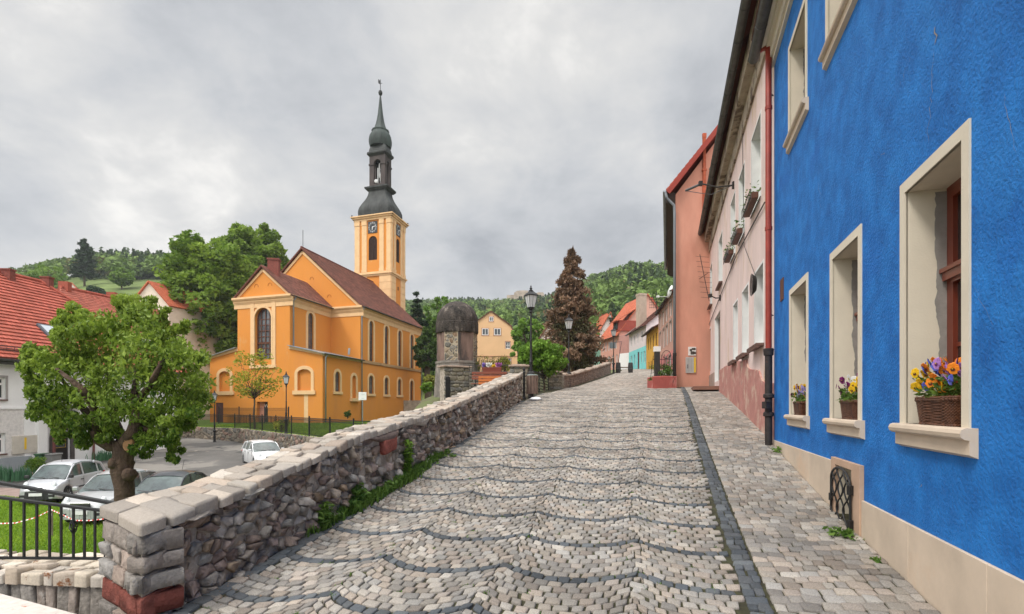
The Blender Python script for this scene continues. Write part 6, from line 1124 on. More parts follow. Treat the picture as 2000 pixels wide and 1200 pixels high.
for k in range(8):
    t = R(k * 45 - 12); t0, t1 = t - R(22.5), t + R(22.5); w_ = Wall((mx_ + r8 * math.cos(t0), my_ + r8 * math.sin(t0)), (mx_ + r8 * math.cos(t1), my_ + r8 * math.sin(t1)), face=(math.cos(t), math.sin(t)))
    if k % 2 == 0 and (math.sin(t) < .3):
        q = random.Random(k); pts = [(q.uniform(0, w_.L), q.uniform(2.05, 3.6)) for _ in range(34)]; cl = voronoi(pts, (.05, w_.L - .05, 2.06, 3.58), 1.2); stonemesh('rubble_panel', stones(cl, lambda a, z, h, w_=w_: tuple(w_.pt(a, z, h - .01)), [(.26, .22, .16), (.19, .18, .155), (.32, .25, .17), (.23, .21, .18), (.30, .20, .13)], h=.03, skirt=.0, gap=.018, inset=.15, seed=k), rubble, T)
        mb = MB(); wbox(mb, w_, .04, w_.L - .04, 2.05, 3.59, 0, .006); mb.build('panel_mortar', mat('pale_mortar', (.36, .30, .22), ns=5), T)
dm = mat('blackened_stone', (.042, .037, .033), var=.6, ns=5, bump=1.0, bs=14, bd=.06, c2=(.10, .082, .07), st=((.24, .20, .17), 5, .58, .72), streak=True)
mb = MB(); R_ = 1.02; z0, z1 = zc(650), zc(588); prof = [(.93, z0 - .02), (R_ - .02, z0), (R_, z0 + .06), (R_, z0 + .48), (R_ - .03, z0 + .5), (R_ - .02, z0 + .55)]
for t in np.linspace(.12, 1, 11): prof.append((max(.02, (R_ - .02) * math.cos(t * math.pi / 2)), z0 + .55 + (z1 - z0 - .50) * math.sin(t * math.pi / 2) ** 1.0))
mb.lathe(prof, (mx_, my_, 0), 32); mb.build('dome', dm, T, auto=50)
mb = MB(); bx, by = P(880, 0, 22.9).x, 22.9; 
q = random.Random(2); sw2 = Wall(P(868, 0, 22.6), P(917, 0, 23.2), face=(0, -1)); zt, zb = zc(722) , -.4
wbox(mb, sw2, .03, sw2.L - .03, zb, zt, -.6, -.03); mb.build('buttress_core', mortar, T); stonemesh('buttress_stones', stones(brickpolys(0, sw2.L, zb, zt, .32, .17, 3, .4), lambda a, z, h: tuple(sw2.pt(a, z, -.02 + h)), [(.26, .23, .17), (.22, .20, .165), (.31, .27, .2), (.19, .18, .16)], h=.045, skirt=.03, gap=.012, inset=.2, seed=3), rubble, T)
mb = MB(); wbox(mb, sw2, -.08, sw2.L + .1, zt, zt + .08, -.7, .08); mb.build('buttress_cap', capm, T, bev=.02)
mb = MB(); wbox(mb, sw2, .05, .25, .4, 1.3, .02, .06); mb.build('iron_tablet', MATS['iron'], T)
# benches, flower trough, wall behind
def bench(Z, x0, x1, ys, lb, colr):
    a, b = P(x0, 760, Z), P(x1, 760, Z); zt = P(0, ys, Z).z; T = thing('park_bench', lb, 'bench', ((a.x + b.x) / 2, Z, zt - .8), group='slatted benches behind the parapet'); m = flat(colr[0], colr[1], .55)
    for k in range(3): mb = MB(); mb.box(((a.x + b.x) / 2, Z + .12 + .03 * k, zt - .06 - (2 - k) * .12 + .12), (b.x - a.x, .03, .09)); mb.build('back_slat', m, T, bev=.005)
    for k in range(3): mb = MB(); mb.box(((a.x + b.x) / 2, Z - .32 + .14 * k, zt - .42), (b.x - a.x, .11, .03)); mb.build('seat_slat', m, T, bev=.005)
    for x_ in np.linspace(a.x + .15, b.x - .15, 2): mb = MB(); mb.box((x_, Z + .17, zt - .4), (.05, .05, .85)); mb.box((x_, Z - .1, zt - .46), (.05, .55, .04)); mb.box((x_, Z - .33, zt - .64), (.05, .05, .4)); mb.build('bench_leg', MATS['iron'], T)
bench(21.6, 921, 990, 731, 'reddish-brown slatted bench farther behind the parapet, under the flower trough', ('red_slat', (.22, .06, .03))); bench(20.4, 934, 984, 740, 'bright orange slatted bench nearest behind the parapet', ('orange_slat', (.50, .15, .03)))
T = thing('terrace_wall', 'rough dark stone terrace wall behind the benches', 'wall', (-1.1, 22.6, 0)); tw_ = Wall(P(917, 0, 22.5), P(998, 0, 22.5), face=(0, -1)); mb = MB(); wbox(mb, tw_, 0, tw_.L, -.5, zc(732), -.4, -.03); mb.build('core', mortar, T); stonemesh('stone_face', stones(brickpolys(0, tw_.L, -.5, zc(732), .3, .15, 3, .4), lambda a, z, h: tuple(tw_.pt(a, z, -.02 + h)), [(.16, .14, .11), (.22, .18, .14), (.12, .11, .09)], h=.045, skirt=.03, gap=.012, inset=.2, seed=3), rubble, T)
T = thing('terrace_railing', 'thin black railing along the terrace wall behind the benches', 'railing', (-1.1, 22.7, 1.4)); mb = MB()
for z in (zc(719), zc(731)): mb.tube([tw_.pt(-.3, z, -.1), tw_.pt(tw_.L, z, -.1)], .014, 4)
for u in np.linspace(0, tw_.L, 14): mb.tube([tw_.pt(u, zc(732), -.1), tw_.pt(u, zc(719), -.1)], .01, 4)
mb.build('rails', MATS['iron'], T)
a, b = P(942, 728, 22.3), P(980, 718, 22.3); T = thing('flower_trough', 'terracotta trough with white, yellow and violet pansies hung on the terrace railing', 'flower trough', (a.x + .4, 22.3, a.z)); mb = MB(); mb.hexa([(a.x + .03, 22.2, a.z), (b.x - .03, 22.2, a.z), (b.x - .03, 22.36, a.z), (a.x + .03, 22.36, a.z), (a.x, 22.17, b.z), (b.x, 22.17, b.z), (b.x, 22.4, b.z), (a.x, 22.4, b.z)]); mb.build('trough', flat('trough_red', (.22, .05, .03)), T, bev=.01)
for nm, c_, x0, x1 in (('violet_blossoms', (.22, .14, .45), 0, .15), ('white_blossoms', (.75, .75, .7), .2, .48), ('yellow_blossoms', (.8, .5, .02), .5, .66), ('purple_blossoms', (.35, .08, .32), .68, 1)):
    rg = np.random.default_rng(3); n = 90; V, F = leafverts(np.column_stack([a.x + (b.x - a.x) * rg.uniform(x0, x1, n), rg.uniform(22.15, 22.4, n), b.z + rg.uniform(.02, .2 if x0 != .5 else .1, n)]), .06, rg, 0, 1); npmesh(nm, V, [F], flat(nm, c_), T)
T = thing('terrace_shrub', 'feathery olive green shrub behind the flower trough and beside the monument', 'shrub', (-1.5, 24.5, .8)); rg = np.random.default_rng(6); mb = MB(); cl = []
for k in range(46):
    x_ = P(rg.uniform(930, 990), 0, 24.6).x; z = zc(730); t = rg.uniform(.45, .85); mb.tube([(x_, 24.5, z), (x_ + rg.uniform(-.2, .2), 24.5 + rg.uniform(-.3, .3), z + t)], .01, 4); cl += [(x_ + rg.uniform(-.1, .1), 24.5 + rg.uniform(-.3, .3), z + t * s_, .1) for s_ in (.4, .7, 1)]
mb.build('stems', MATS['bark'], T); p, k = crown_pts(np.array(cl), 26, rg); V, F = leafverts(p, .06, rg, -.6, .25); npmesh('foliage', V, [F], lt_shrub, T, attr=np.repeat(rg.uniform(0, 1, len(p)), 4))
# ================================================================ more houses
ZB = .0
def simple_house(name, label, w, uL, EZ_, base, depth, mwall, mroof, ops=(), ridge=None, frame=None, gut=True, courses=18, sill=None, sur=None, group=None, rev=.12, cols=2, rows=2, over=.35, lowm=None, lowz=None):
    """house with its street front on Wall w, eaves parallel to it"""
    c = w.pt(uL / 2, base, -depth / 2); T = thing(name, label, 'house', (c.x, c.y, base), group=group); mb = MB(); facade(mb, w, 0, uL, base, EZ_, ops, rev); p = w.pt; rh = ridge if ridge else EZ_ + depth * .45
    for u in (0, uL): mb.quad(p(u, base), p(u, EZ_), p(u, EZ_, -depth), p(u, base, -depth)); mb.poly([p(u, EZ_), p(u, rh - .1, -depth / 2), p(u, EZ_, -depth)])
    mb.quad(p(0, base, -depth), p(uL, base, -depth), p(uL, EZ_, -depth), p(0, EZ_, -depth)); mb.build('wall', mwall, T)
    if lowm: mb = MB(); facade(mb, Wall(p(0, 0, .03), p(uL, 0, .03), face=(w.n.x, w.n.y)), 0, uL, base, lowz, [o for o in ops if o['z1'] < lowz], .15); mb.build('lower_wall', lowm, T)
    mb = MB(); s_ = (rh - EZ_) / (depth / 2); roofplane(mb, p(-.25, EZ_ - over * s_ + .12, over), p(uL + .25, EZ_ - over * s_ + .12, over), p(-.25, rh + .1, -depth / 2), p(uL + .25, rh + .1, -depth / 2), courses); roofplane(mb, p(uL + .25, EZ_ - over * s_ + .12, -depth - over), p(-.25, EZ_ - over * s_ + .12, -depth - over), p(uL + .25, rh + .1, -depth / 2), p(-.25, rh + .1, -depth / 2), courses); mb.build('roof', mroof, T)
    if gut: mb = MB(); gutter(mb, p(-.2, EZ_ - over * s_ + .12, over + .06), p(uL + .2, EZ_ - over * s_ + .12, over + .06), .07, 6); mb.build('gutter', darkzinc, T)
    for o in ops:
        if o.get('door'): mb = MB(); wbox(mb, w, o['u0'], o['u1'], o['z0'], o['z1'], -.11, -.06); mb.build('door', o['door'], T); continue
        window(T, w, o, .08, frame or MATS['white_frame'], MATS['glass'], cols, rows, .07, .04, sur=sur, sill=sill)
    return T
def px_wall(x0, Z0, x1, Z1, face=(-1, -1)): a, b = P(x0, 0, Z0), P(x1, 0, Z1); return Wall((a.x, a.y), (b.x, b.y), face=face)
def grid_ops(w, rows_):      # rows_: list of (z0, z1, [(x0,x1),...])
    out_ = []
    for z0, z1, xs in rows_:
        for x0, x1 in xs: u0, u1 = w.uz(x0)[0], w.uz(x1)[0]; out_.append(O(u0, u1, z0, z1))
    return out_
# big pink house nearest beyond the salmon one
wA = px_wall(1286, 62, 1318, 49); grey = flat('stone_trim_grey', (.28, .23, .19), .8)
oA = grid_ops(wA, [(9.1, 10.6, [(1288.5, 1291), (1294, 1297), (1300, 1303.5), (1308, 1312)]), (6.5, 8.6, [(1289, 1291.5), (1295, 1298), (1301, 1304.5), (1308, 1312)]), (3.6, 5.2, [(1300, 1303), (1307, 1310.5)])])
simple_house('tall_house', 'tall dusty pink house with stone framed windows beyond the salmon house', wA, wA.L, 11.2, 1, 9, mat('dusty_pink', (.50, .28, .22), var=.1, ns=1), tile_brown, oA, 13.8, sur=(.18, grey, .05), lowm=mat('rose_render', (.60, .22, .20), var=.1), lowz=5.6)
# yellow house
wB = px_wall(1262.5, 71, 1285, 62.5); oB = grid_ops(wB, [(7.6, 9.2, [(1265.5, 1267.5), (1269.5, 1271.5), (1274.5, 1276.8), (1280.5, 1283)]), (4.6, 6.0, [(1266, 1268), (1270.5, 1272.5), (1276, 1278.5)])])
simple_house('yellow_house', 'ochre yellow house with dark eaves between the white and the tall pink house', wB, wB.L, 9.9, 2, 8, mat('ochre_render', (.62, .34, .05), var=.08), tile_brown, oB, 12.0, frame=flat('dark_frame', (.10, .05, .03)), over=.6)
# white house with turquoise ground floor
wC = px_wall(1228.5, 81, 1262, 71.5); turq = mat('turquoise_render', (.22, .62, .62), var=.1, ns=1); redd = flat('wine_door', (.14, .03, .03))
oC = grid_ops(wC, [(9.3, 10.9, [(1231.5, 1234), (1238, 1240.5), (1244, 1246.5), (1252, 1255)]), (6.2, 7.8, [(1232.5, 1235), (1239, 1241), (1252.5, 1254.5), (1257.5, 1260.5)])]); od = grid_ops(wC, [(4.6, 8.0, [(1245.5, 1249)])])[0]; od['door'] = redd
TC = simple_house('white_house', 'white house with bright turquoise ground floor and brown roof at the bend of the street', wC, wC.L, 11.5, 3, 9, mat('white_render', (.70, .62, .62), var=.06), tile_brown, oC + [od], 15.2, lowm=turq, lowz=8.5, over=.5)
gmb = MB(); ga = wC.pt(-.3, 11.0, .2); gmb.poly([wC.pt(-.06, 11.3, .6), wC.pt(-.06, 15.2, -4.5), wC.pt(-.06, 11.3, -9)]); gmb.build('grey_gable', mat('grey_render', (.36, .32, .29), var=.1), TC)
mb = MB(); c = P(1257.5, 0, 76); mb.box((c.x, c.y + 1.5, 13.0), (1.15, 1.1, 7.6), .3); mb.box((c.x, c.y + 1.5, 16.85), (1.25, 1.2, .3), .3); mb.build('chimney', mat('tan_chimney', (.42, .33, .26)), TC)
# satellite dish + antenna on the tall house
T = thing('satellite_dish', 'white satellite dish on a long arm at the eaves of the tall pink house', 'satellite dish', P(1307, 590, 50)); p = P(1307, 570, 49.6); mb = MB(); mb.lathe([(.03, .1), (.3, .06), (.62, -.06), (.60, -.09), (.03, .06)], p, 18, ax=Matrix.Rotation(R(-78), 3, 'Y') @ Matrix.Rotation(R(20), 3, 'Z'), sy=1.15); mb.build('dish', flat('dish_white', (.65, .65, .63), .4), T, smooth=True); mb = MB(); q_ = P(1285, 579.5, 49.6); mb.tube([p + Vector((0, 0, -.5)), q_], .03, 5); mb.box(q_, (.25, .15, .2), .3); mb.build('feed_arm', flat('arm_white', (.6, .6, .58)), T)
T = thing('roof_antenna', 'dark comb-like roof aerial left of the satellite dish', 'antenna', P(1282, 592, 55)); mb = MB(); c = P(1282, 592, 55); mb.tube([c + Vector((0, 0, -1.2)), c + Vector((0, 0, 1.2))], .04, 4)
for k in range(6): z = -.5 + k * .28; mb.tube([c + Vector((-.75, 0, z)), c + Vector((.75, 0, z + .05))], .02, 4)
for k in range(8): mb.tube([c + Vector((-.7 + .2 * k, 0, -.6)), c + Vector((-.7 + .2 * k, 0, .8))], .012, 4)
mb.build('aerial', MATS['iron'], T)
# pink house with mansard and dormer; its end wall is seen too
wD = px_wall(1173, 92, 1209, 84, (-1, -1)); oD = grid_ops(wD, [(9.6, 11.2, [(1176.5, 1179), (1182, 1184.5), (1187.5, 1190), (1192.5, 1195.2), (1202, 1204.5)]), (6.5, 8.6, [(1178, 1181), (1187, 1191.5), (1194.5, 1198), (1203, 1206)])])
TD = simple_house('pink_house', 'pink house with steep orange-red tiled roof and dormer, left of the white and turquoise house', wD, wD.L, 12.2, 4, 10, mat('pink_render', (.62, .33, .26), var=.08), tile_org, oD, 18.6, over=.6, courses=20)
wE = px_wall(1209.5, 83.8, 1229, 82.2, (0, -1)); mb = MB(); mb.quad(wE.pt(0, 3), wE.pt(wE.L, 3), wE.pt(wE.L, 11.6), wE.pt(0, 11.6)); mb.quad(wE.pt(0, 11.6), wE.pt(wE.L, 11.6), wE.pt(wE.L, 11.6, -6), wE.pt(0, 11.6, -6)); mb.build('end_wall', mat('brown_pink_render', (.42, .22, .19), var=.1), TD); mb = MB(); wbox(mb, wE, 0, wE.L, 3, 8.6, 0, .05); mb.build('white_end_wall', whp, TD)
mb = MB(); dw = px_wall(1199, 86.5, 1213, 83.5, (-1, -1)); wbox(mb, dw, .3, dw.L - .3, 12.4, 14.1, -3, .25); dd = mb.build('dormer', mat('dormer_red', (.32, .07, .05)), TD); mb = MB(); roofplane(mb, dw.pt(-.2, 14.0, .8), dw.pt(dw.L + .2, 14.0, .8), dw.pt(.6, 16.9, -4.0), dw.pt(dw.L - .6, 16.9, -4.0), 10); WM[dd.name] = WM[TD.name]; mb.build('dormer_roof', tile_org, dd); mb = MB(); wbox(mb, dw, dw.L * .25, dw.L * .75, 12.7, 13.8, .25, .31); mb.build('dormer_window', MATS['glass'], dd)
# gabled houses farther down
def gable_house(name, label, xl, xr, xa, Z, ye, ya, base, depth, mw, mr, ops=(), group=None, dirn=(.15, 1), over=.3, courses=16, frame=None, sur=None, gamb=None):
    w = px_wall(xl, Z, xr, Z, (0, -1)); ze = (794 - ye) / 1000 * Z; za = (794 - ya) / 1000 * Z; ua = w.uz(xa)[0]; d = Vector((dirn[0], dirn[1], 0)).normalized() * depth
    T = thing(name, label, 'house', (w.pt(w.L / 2, 0).x, Z + depth / 2, base), group=group); mb = MB(); facade(mb, w, 0, w.L, base, ze, [o for o in ops if o['z1'] <= ze], .1); prof = gamb or [(0, ze), (ua, za), (w.L, ze)]; mb.poly([w.pt(*q_) for q_ in prof]); 
    for u in (0, w.L): a = w.pt(u, base); b = w.pt(u, ze); mb.quad(a, b, b + d, a + d)
    a = w.pt(0, base) + d; b = w.pt(w.L, base) + d; mb.quad(a, b, b + Vector((0, 0, ze - base)), a + Vector((0, 0, ze - base))); mb.poly([w.pt(*q_) + d for q_ in prof]); mb.build('wall', mw, T)
    mb = MB(); e_ = Vector((0, -.2, .06))
    for (u0, z0), (u1, z1) in zip(prof, prof[1:]):
        lo_, hi_ = ((u0, z0), (u1, z1)) if z0 < z1 else ((u1, z1), (u0, z0)); dv = Vector((hi_[0] - lo_[0], hi_[1] - lo_[1])).normalized(); l2 = (lo_[0] - dv.x * over * (lo_[1] <= ze + .01), lo_[1] - dv.y * over * (lo_[1] <= ze + .01)); roofplane(mb, w.pt(*l2) + e_, w.pt(*l2) + e_ + d, w.pt(*hi_) + e_, w.pt(*hi_) + e_ + d, max(3, int(courses * (hi_[1] - lo_[1]) / (za - ze))))
    mb.build('roof', mr, T)
    for o in ops:
        if o['z1'] <= ze: window(T, w, o, .06, frame or MATS['white_frame'], MATS['glass'], 2, 2, .07, .045, sur=sur)
        else:
            mb = MB(); band(mb, w, o, -.08, .0, .05, bottom=True); wbox(mb, w, (o['u0'] + o['u1']) / 2 - .03, (o['u0'] + o['u1']) / 2 + .03, o['z0'], o['z1'], 0, .04); f = mb.build('window', frame or MATS['white_frame'], T); WM[f.name] = WM[T.name]; mb = MB(); wbox(mb, w, o['u0'], o['u1'], o['z0'], o['z1'], .0, .015); mb.build('pane', MATS['glass'], f)
            if sur: mb = MB(); band(mb, w, o, sur[0], 0, .04, bottom=True); mb.build('surround', sur[1], f)
    return T, w
whr = mat('old_white_render', (.62, .54, .50), var=.12, ns=.6)
gable_house('gabled_house', 'pale gabled house with orange-red roof slope left of the pink dormer house', 1166, 1204, 1193, 100, 655, 609, 4, 12, whr, tile_org, dirn=(-.2, 1)); gable_house('gabled_house', 'farthest white gable with thin red roof edge behind the brown spruce', 1148, 1192, 1174, 112, 660, 608, 4, 12, whr, tile_red, dirn=(-.1, 1))
gable_house('mint_house', 'mint green house front glimpsed low beside the spruce branches', 1160, 1176, 1168, 98, 668, 655, 4, 8, mat('mint_render', (.35, .60, .48)), tile_red)
gable_house('gabled_house', 'narrow grey gable peak rising behind the white and turquoise house', 1262, 1284, 1273, 90, 600, 582, 4, 8, mat('warm_grey_render', (.42, .35, .30)), tile_red)
# beige house beyond the monument
wF = px_wall(905, 80, 1010, 80, (0, -1)); zF = lambda y: (794 - y) / 1000 * 80
pe = flat('reddish_surround', (.36, .17, .11), .8); oF = []
for x0, x1, yt, yb in ((955.5, 963.5, 619, 628), (941.5, 954, 642, 655), (965, 978, 642, 655), (987.5, 996.5, 668, 681.5), (988, 998, 700.5, 712)): o = Opx(wF, x0, x1, yt, yb); oF.append(o)
u_ = lambda x: wF.uz(x)[0]
TF, wf = gable_house('beige_house', 'peach beige house with kinked gable behind the round stone monument', 905, 1010.5, 959, 80, 664, 608, 1, 10, mat('peach_render', (.66, .42, .23), var=.06, ns=.5), tile_brown, oF, dirn=(-.05, 1), over=.15, sur=(.10, pe), gamb=[(0, zF(664)), (u_(919), zF(636)), (u_(959), zF(608)), (u_(999), zF(637)), (u_(1010), zF(664))])
mb = MB(); wbox(mb, wf, 0, wf.L, zF(697), zF(695.5), 0, .06); mb.build('belt_course', pe, TF)
gable_house('gabled_house', 'grey-white gable hidden partly by the brown spruce and the round shrub', 1048, 1092, 1072, 62, 668, 634, 1, 8, whr, tile_brown)

# ================================================================ left white house with red roof
HA = Wall((-26.2, 22.0), (-25.4, 30.0)); HW = Wall((-25.6, 20.0), (-23.7, 39.0), face=(1, -.1)); a0 = HW.uz(0)[0]
T = thing('town_house', 'white plastered house with large red tiled roof behind the cherry tree at left', 'house', (-30, 28, -3.5)); wht2 = mat('white_plaster', (.80, .785, .77), var=.06, ns=1, bump=.2); rough_w = mat('pebble_dash', (.70, .66, .63), var=.15, ns=8, bump=1.0, bs=30, bd=.03)
def ho(x0, x1, yt, yb, arch=0): return Opx(HW, x0, x1, yt, yb, arch)
uw = ho(-26, 11, 736, 780); lwn = ho(-26, 10, 847, 889); dro = ho(104, 137, 838, 906, .5); ue = HW.uz(186)[0]; LH = HW.L
print('left house', uw, lwn, dro, ue)
EL = 2.42; mb = MB(); facade(mb, HW, -8, ue + 6.5, -4, EL, [uw, lwn, dro], .2); p = HW.pt; DP = 9.0
for u in (-8, ue + 6.5): mb.quad(p(u, -4), p(u, EL), p(u, EL, -DP), p(u, -4, -DP))
mb.quad(p(-8, -4, -DP), p(ue + 6.5, -4, -DP), p(ue + 6.5, EL, -DP), p(-8, EL, -DP)); mb.build('wall', wht2, T)
u54 = HW.uz(46)[0]; mb = MB(); wS = Wall(p(-8, 0, .03), p(u54, 0, .03), face=(1, 0)); facade(mb, wS, 0, u54 + 8, -2.5, -.15, [O(lwn['u0'] + 8, lwn['u1'] + 8, lwn['z0'], lwn['z1'])], .03); mb.build('rough_render', rough_w, T)
mb = MB(); wbox(mb, HW, -8, HW.uz(60)[0], -4, -2.55, 0, .08); mb.build('grey_plinth', mat('blue_grey_plinth', (.30, .32, .34), var=.08), T)
mb = MB(); wbox(mb, HW, -8, u54, -.15, -.06, 0, .07); mb.build('string_course', whp, T); mb = MB(); wbox(mb, HW, u54, u54 + .3, -4, EL, 0, .06); wbox(mb, HW, HW.uz(70)[0], HW.uz(88)[0], -4, EL - .1, 0, .16); mb.build('pilaster', wht2, T)
for o_ in (uw, lwn): window(T, HW, o_, .1, MATS['white_frame'], MATS['glass'], 2, 1, .09, .06, transom=.7, sill=(sl, .06, .07, .08), sur=(.10, flat('grey_surround', (.36, .33, .31)), .02))
mb = MB(); wbox(mb, HW, dro['u0'], dro['u1'], dro['z0'], dro['z1'] - .02, -.2, -.14); dx_ = mb.build('door', flat('black_door', (.018, .015, .013), .3), T); WM[dx_.name] = WM[T.name]; mb = MB(); uc = (dro['u0'] + dro['u1']) / 2; wbox(mb, HW, uc - .42, uc + .3, dro['z0'] + .85, dro['z1'] - .65, -.14, -.12); mb.build('door_glass', MATS['glass'], dx_); mb = MB(); o2 = O(uc - .42, uc + .3, dro['z0'] + .85, dro['z1'] - .65); band(mb, HW, o2, .03, -.14, -.11, bottom=True); mb.build('brass_trim', flat('brass', (.45, .30, .06), .4, .6), dx_)
mb = MB(); band(mb, HW, dro, .22, -.02, .06); mb.build('stone_door_frame', mat('dark_door_stone', (.09, .075, .07), var=.2), T)
mb = MB(); u0, u1 = HW.uz(87)[0], HW.uz(112)[0]; wbox(mb, HW, u0 - .2, dro['u1'] + .5, .0, .16, 0, 1.1); mb.build('porch_canopy', wht2, T); mb = MB(); uu = HW.uz(97)[0]; mb.tube([p(uu, -4, .25), p(uu, .1, .25)], .07, 6); mb.build('red_post', flat('maroon_post', (.14, .035, .03)), T)
mb = MB(); mb.tube([p(HW.uz(180)[0], -4, .1), p(HW.uz(180)[0], EL, .1)], .06, 6); mb.build('downpipe', flat('maroon_post', (.14, .035, .03)), T); mb = MB(); wbox(mb, HW, HW.uz(148)[0], HW.uz(153)[0], -2.0, -1.5, 0, .1); mb.build('letter_box', brown_f, T)
mb = MB(); um_ = HW.uz(22)[0]; wbox(mb, HW, um_, um_ + 1.5, -2.4, -1.5, .03, .09); mc_ = mb.build('meter_cabinet', mat('cabinet_cream', (.55, .50, .43)), T); WM[mc_.name] = WM[T.name]; mb = MB(); wbox(mb, HW, um_ + .55, um_ + .65, -2.2, -1.6, .09, .1); mb.build('yellow_strip', flat('strip_yellow', (.75, .48, .02)), mc_)
# roof: eave line, ridge, hip at the right end
rz0 = 6.9; ur = ue + .4; mb = MB()
roofplane(mb, p(-8.3, EL - .05, .45), p(ue + 6.9, EL - .05, .45), p(-8.3, 7.9, -DP * .62), p(ue + 1.8, 7.9, -DP * .62), 26, .15, step=.06); roofplane(mb, p(ue + 6.9, EL - .05, -DP - .4), p(-8.3, EL - .05, -DP - .4), p(ue + 1.8, 7.9, -DP * .62), p(-8.3, 7.9, -DP * .62), 20, .15, step=.04); roofplane(mb, p(ue + 6.9, EL - .05, .45), p(ue + 6.9, EL - .05, -DP - .4), p(ue + 1.8, 7.9, -DP * .62), p(ue + 1.79, 7.9, -DP * .62), 20, .15, step=.04)
rr_ = mb.build('roof', tile_red, T); WM[rr_.name] = WM[T.name]; mb = MB(); mb.tube([p(-8.3, 7.95, -DP * .62), p(ue + 1.8, 7.95, -DP * .62)], .12, 6); mb.build('ridge_tiles', mat('ridge_red', (.36, .09, .06), var=.3, ns=3), rr_); mb = MB(); mb.tube([p(ue + 6.9, EL + .02, .45), p(ue + 1.8, 7.95, -DP * .62)], .12, 6); mb.build('hip_tiles', mat('ridge_red', (0, 0, 0)), rr_)
mb = MB(); gutter(mb, p(-8.3, EL - .12, .56), p(ue + 6.9, EL - .12, .56), .09, 6); wbox(mb, HW, -8.3, ue + 6.7, EL - .35, EL - .15, 0, .4); mb.build('gutter', darkzinc, T)
mb = MB(); rn = (p(0, 7.9, -DP * .62) - p(0, EL, .45)); 
for z_ in (0, .10, .2): q0, q1 = p(-8.3, EL + .35, .1) + Vector((0, 0, z_)), p(ue + 5, EL + .35, .1) + Vector((0, 0, z_)); mb.tube([q0, q1], .02, 4)
for k in range(60): q0 = p(-8.3 + k * .35, EL + .33, .1); mb.tube([q0, q0 + Vector((0, 0, .24))], .014, 4)
mb.build('snow_guard', MATS['castiron'], rr_)
def rp(px, py):    # point on the front roof plane under a pixel
    A = p(0, EL, .45); n_ = (p(1, EL, .45) - A).cross(p(0, 7.9, -DP * .62) - A).normalized(); r_ = Vector(((px - 1000) / 1000, 1, (794 - py) / 1000)); return r_ * (A.dot(n_) / r_.dot(n_)), n_
c_, n_ = rp(99, 652); n_ = n_ if n_.z > 0 else -n_; xa = HW.u; ya = n_.cross(xa); M = Matrix((xa, ya, n_)).transposed().to_4x4(); M.translation = c_ + n_ * .08; mb = MB(); mb.box(None, (.85, 1.3, .12), M=M); sk_ = mb.build('skylight', flat('skylight_frame', (.08, .09, .11)), T, bev=.01); WM[sk_.name] = WM[T.name]; mb = MB(); M2 = M.copy(); M2.translation = c_ + n_ * .15; mb.box(None, (.65, 1.05, .01), M=M2); mb.build('skylight_pane', flat('sky_glass', (.45, .50, .55), .1), sk_)
for k, (px, py) in enumerate(((16, 543), (92, 557))): c_, _ = rp(px, py); mb = MB(); mb.box(c_ + Vector((0, 0, .05)), (.5, .4, .8), .1); mb.box(c_ + Vector((0, 0, .47)), (.58, .48, .08), .1); mb.build('chimney', mat('dark_brick', (.20, .06, .045)), T)
# second roof behind, third gable, small far roof
g2, w2_ = gable_house('red_roofed_house', 'long lower house with dusty pink-red roof between the white house and the linden tree', 292, 331, 312, 58, 640, 600, -3, 14, wht2, tile_red, dirn=(-1, 0)) if False else (None, None)
A0, A1 = P(352, 640, 46), P(150, 640, 40); W2 = Wall((A0.x, A0.y), (A0.x - 3.2, A0.y - 12.5)) 
T = thing('red_roofed_house', 'long lower house with dusty red tiled roof just right of the large red roof', 'house', (-33, 42, -3)); e0, e1 = P(336, 640, 47), P(120, 690, 36); r0, r1 = P(306, 600, 52), P(118, 560, 41); mb = MB(); roofplane(mb, e1, e0, r1, r0, 30, .15, step=.04, mi=0); bk0, bk1 = r0 + (r0 - e0) * 1.0, r1 + (r1 - e1) * 1.0; bk0.z, bk1.z = e0.z, e1.z; roofplane(mb, bk0, bk1, r0, r1, 20, .15); rf2 = mb.build('roof', tilemat('dusty_roof_tiles', (.42, .13, .09), (.14, .05, .04), .24, .25, patch=(.36, .14, .10)), T); mb = MB()
wl = [e0, e1, bk1, bk0]; cx = sum((v for v in wl), Vector()) / 4; wl = [cx + (v - cx) * .94 for v in wl]
for a, b in zip(wl, wl[1:] + wl[:1]): mb.quad((a.x, a.y, -4), (b.x, b.y, -4), (b.x, b.y, b.z - .1), (a.x, a.y, a.z - .1))
mb.poly([wl[0] - Vector((0, 0, .1)), r0 - Vector((0, 0, .4)), wl[3] - Vector((0, 0, .1))]); mb.build('wall', wht2, T); mb = MB(); mb.tube([r0, r1], .14, 6); WM[rf2.name] = WM[T.name]; mb.build('ridge_tiles', MATS['ridge_red'], rf2)
for px, py in ((208, 572), (230, 576), (125, 558)): 
    t = (px - 118) / (306 - 118); c_ = r1.lerp(r0, t); mb = MB(); mb.box(c_ + Vector((0, 0, .05)), (.7, .5, .8), .2); mb.build('chimney', mat('red_brick', (.30, .08, .05)), T)
gable_house('gabled_house', 'pale cream gabled house with orange-red roof between dusty red roof and linden', 255, 330, 291, 62, 595, 550, -3, 7, mat('cream_pink_render', (.66, .56, .46), var=.08), tile_org, [O(2.6, 2.9, 13.2, 13.8), O(3.5, 4.1, 8.6, 9.6)] if False else [], dirn=(.35, 1), courses=18)
gable_house('far_red_roof_house', 'small house showing only its red roof tip above the left ridge', 108, 155, 142, 90, 568, 553, 8, 8, whr, tile_org, dirn=(-.6, 1))

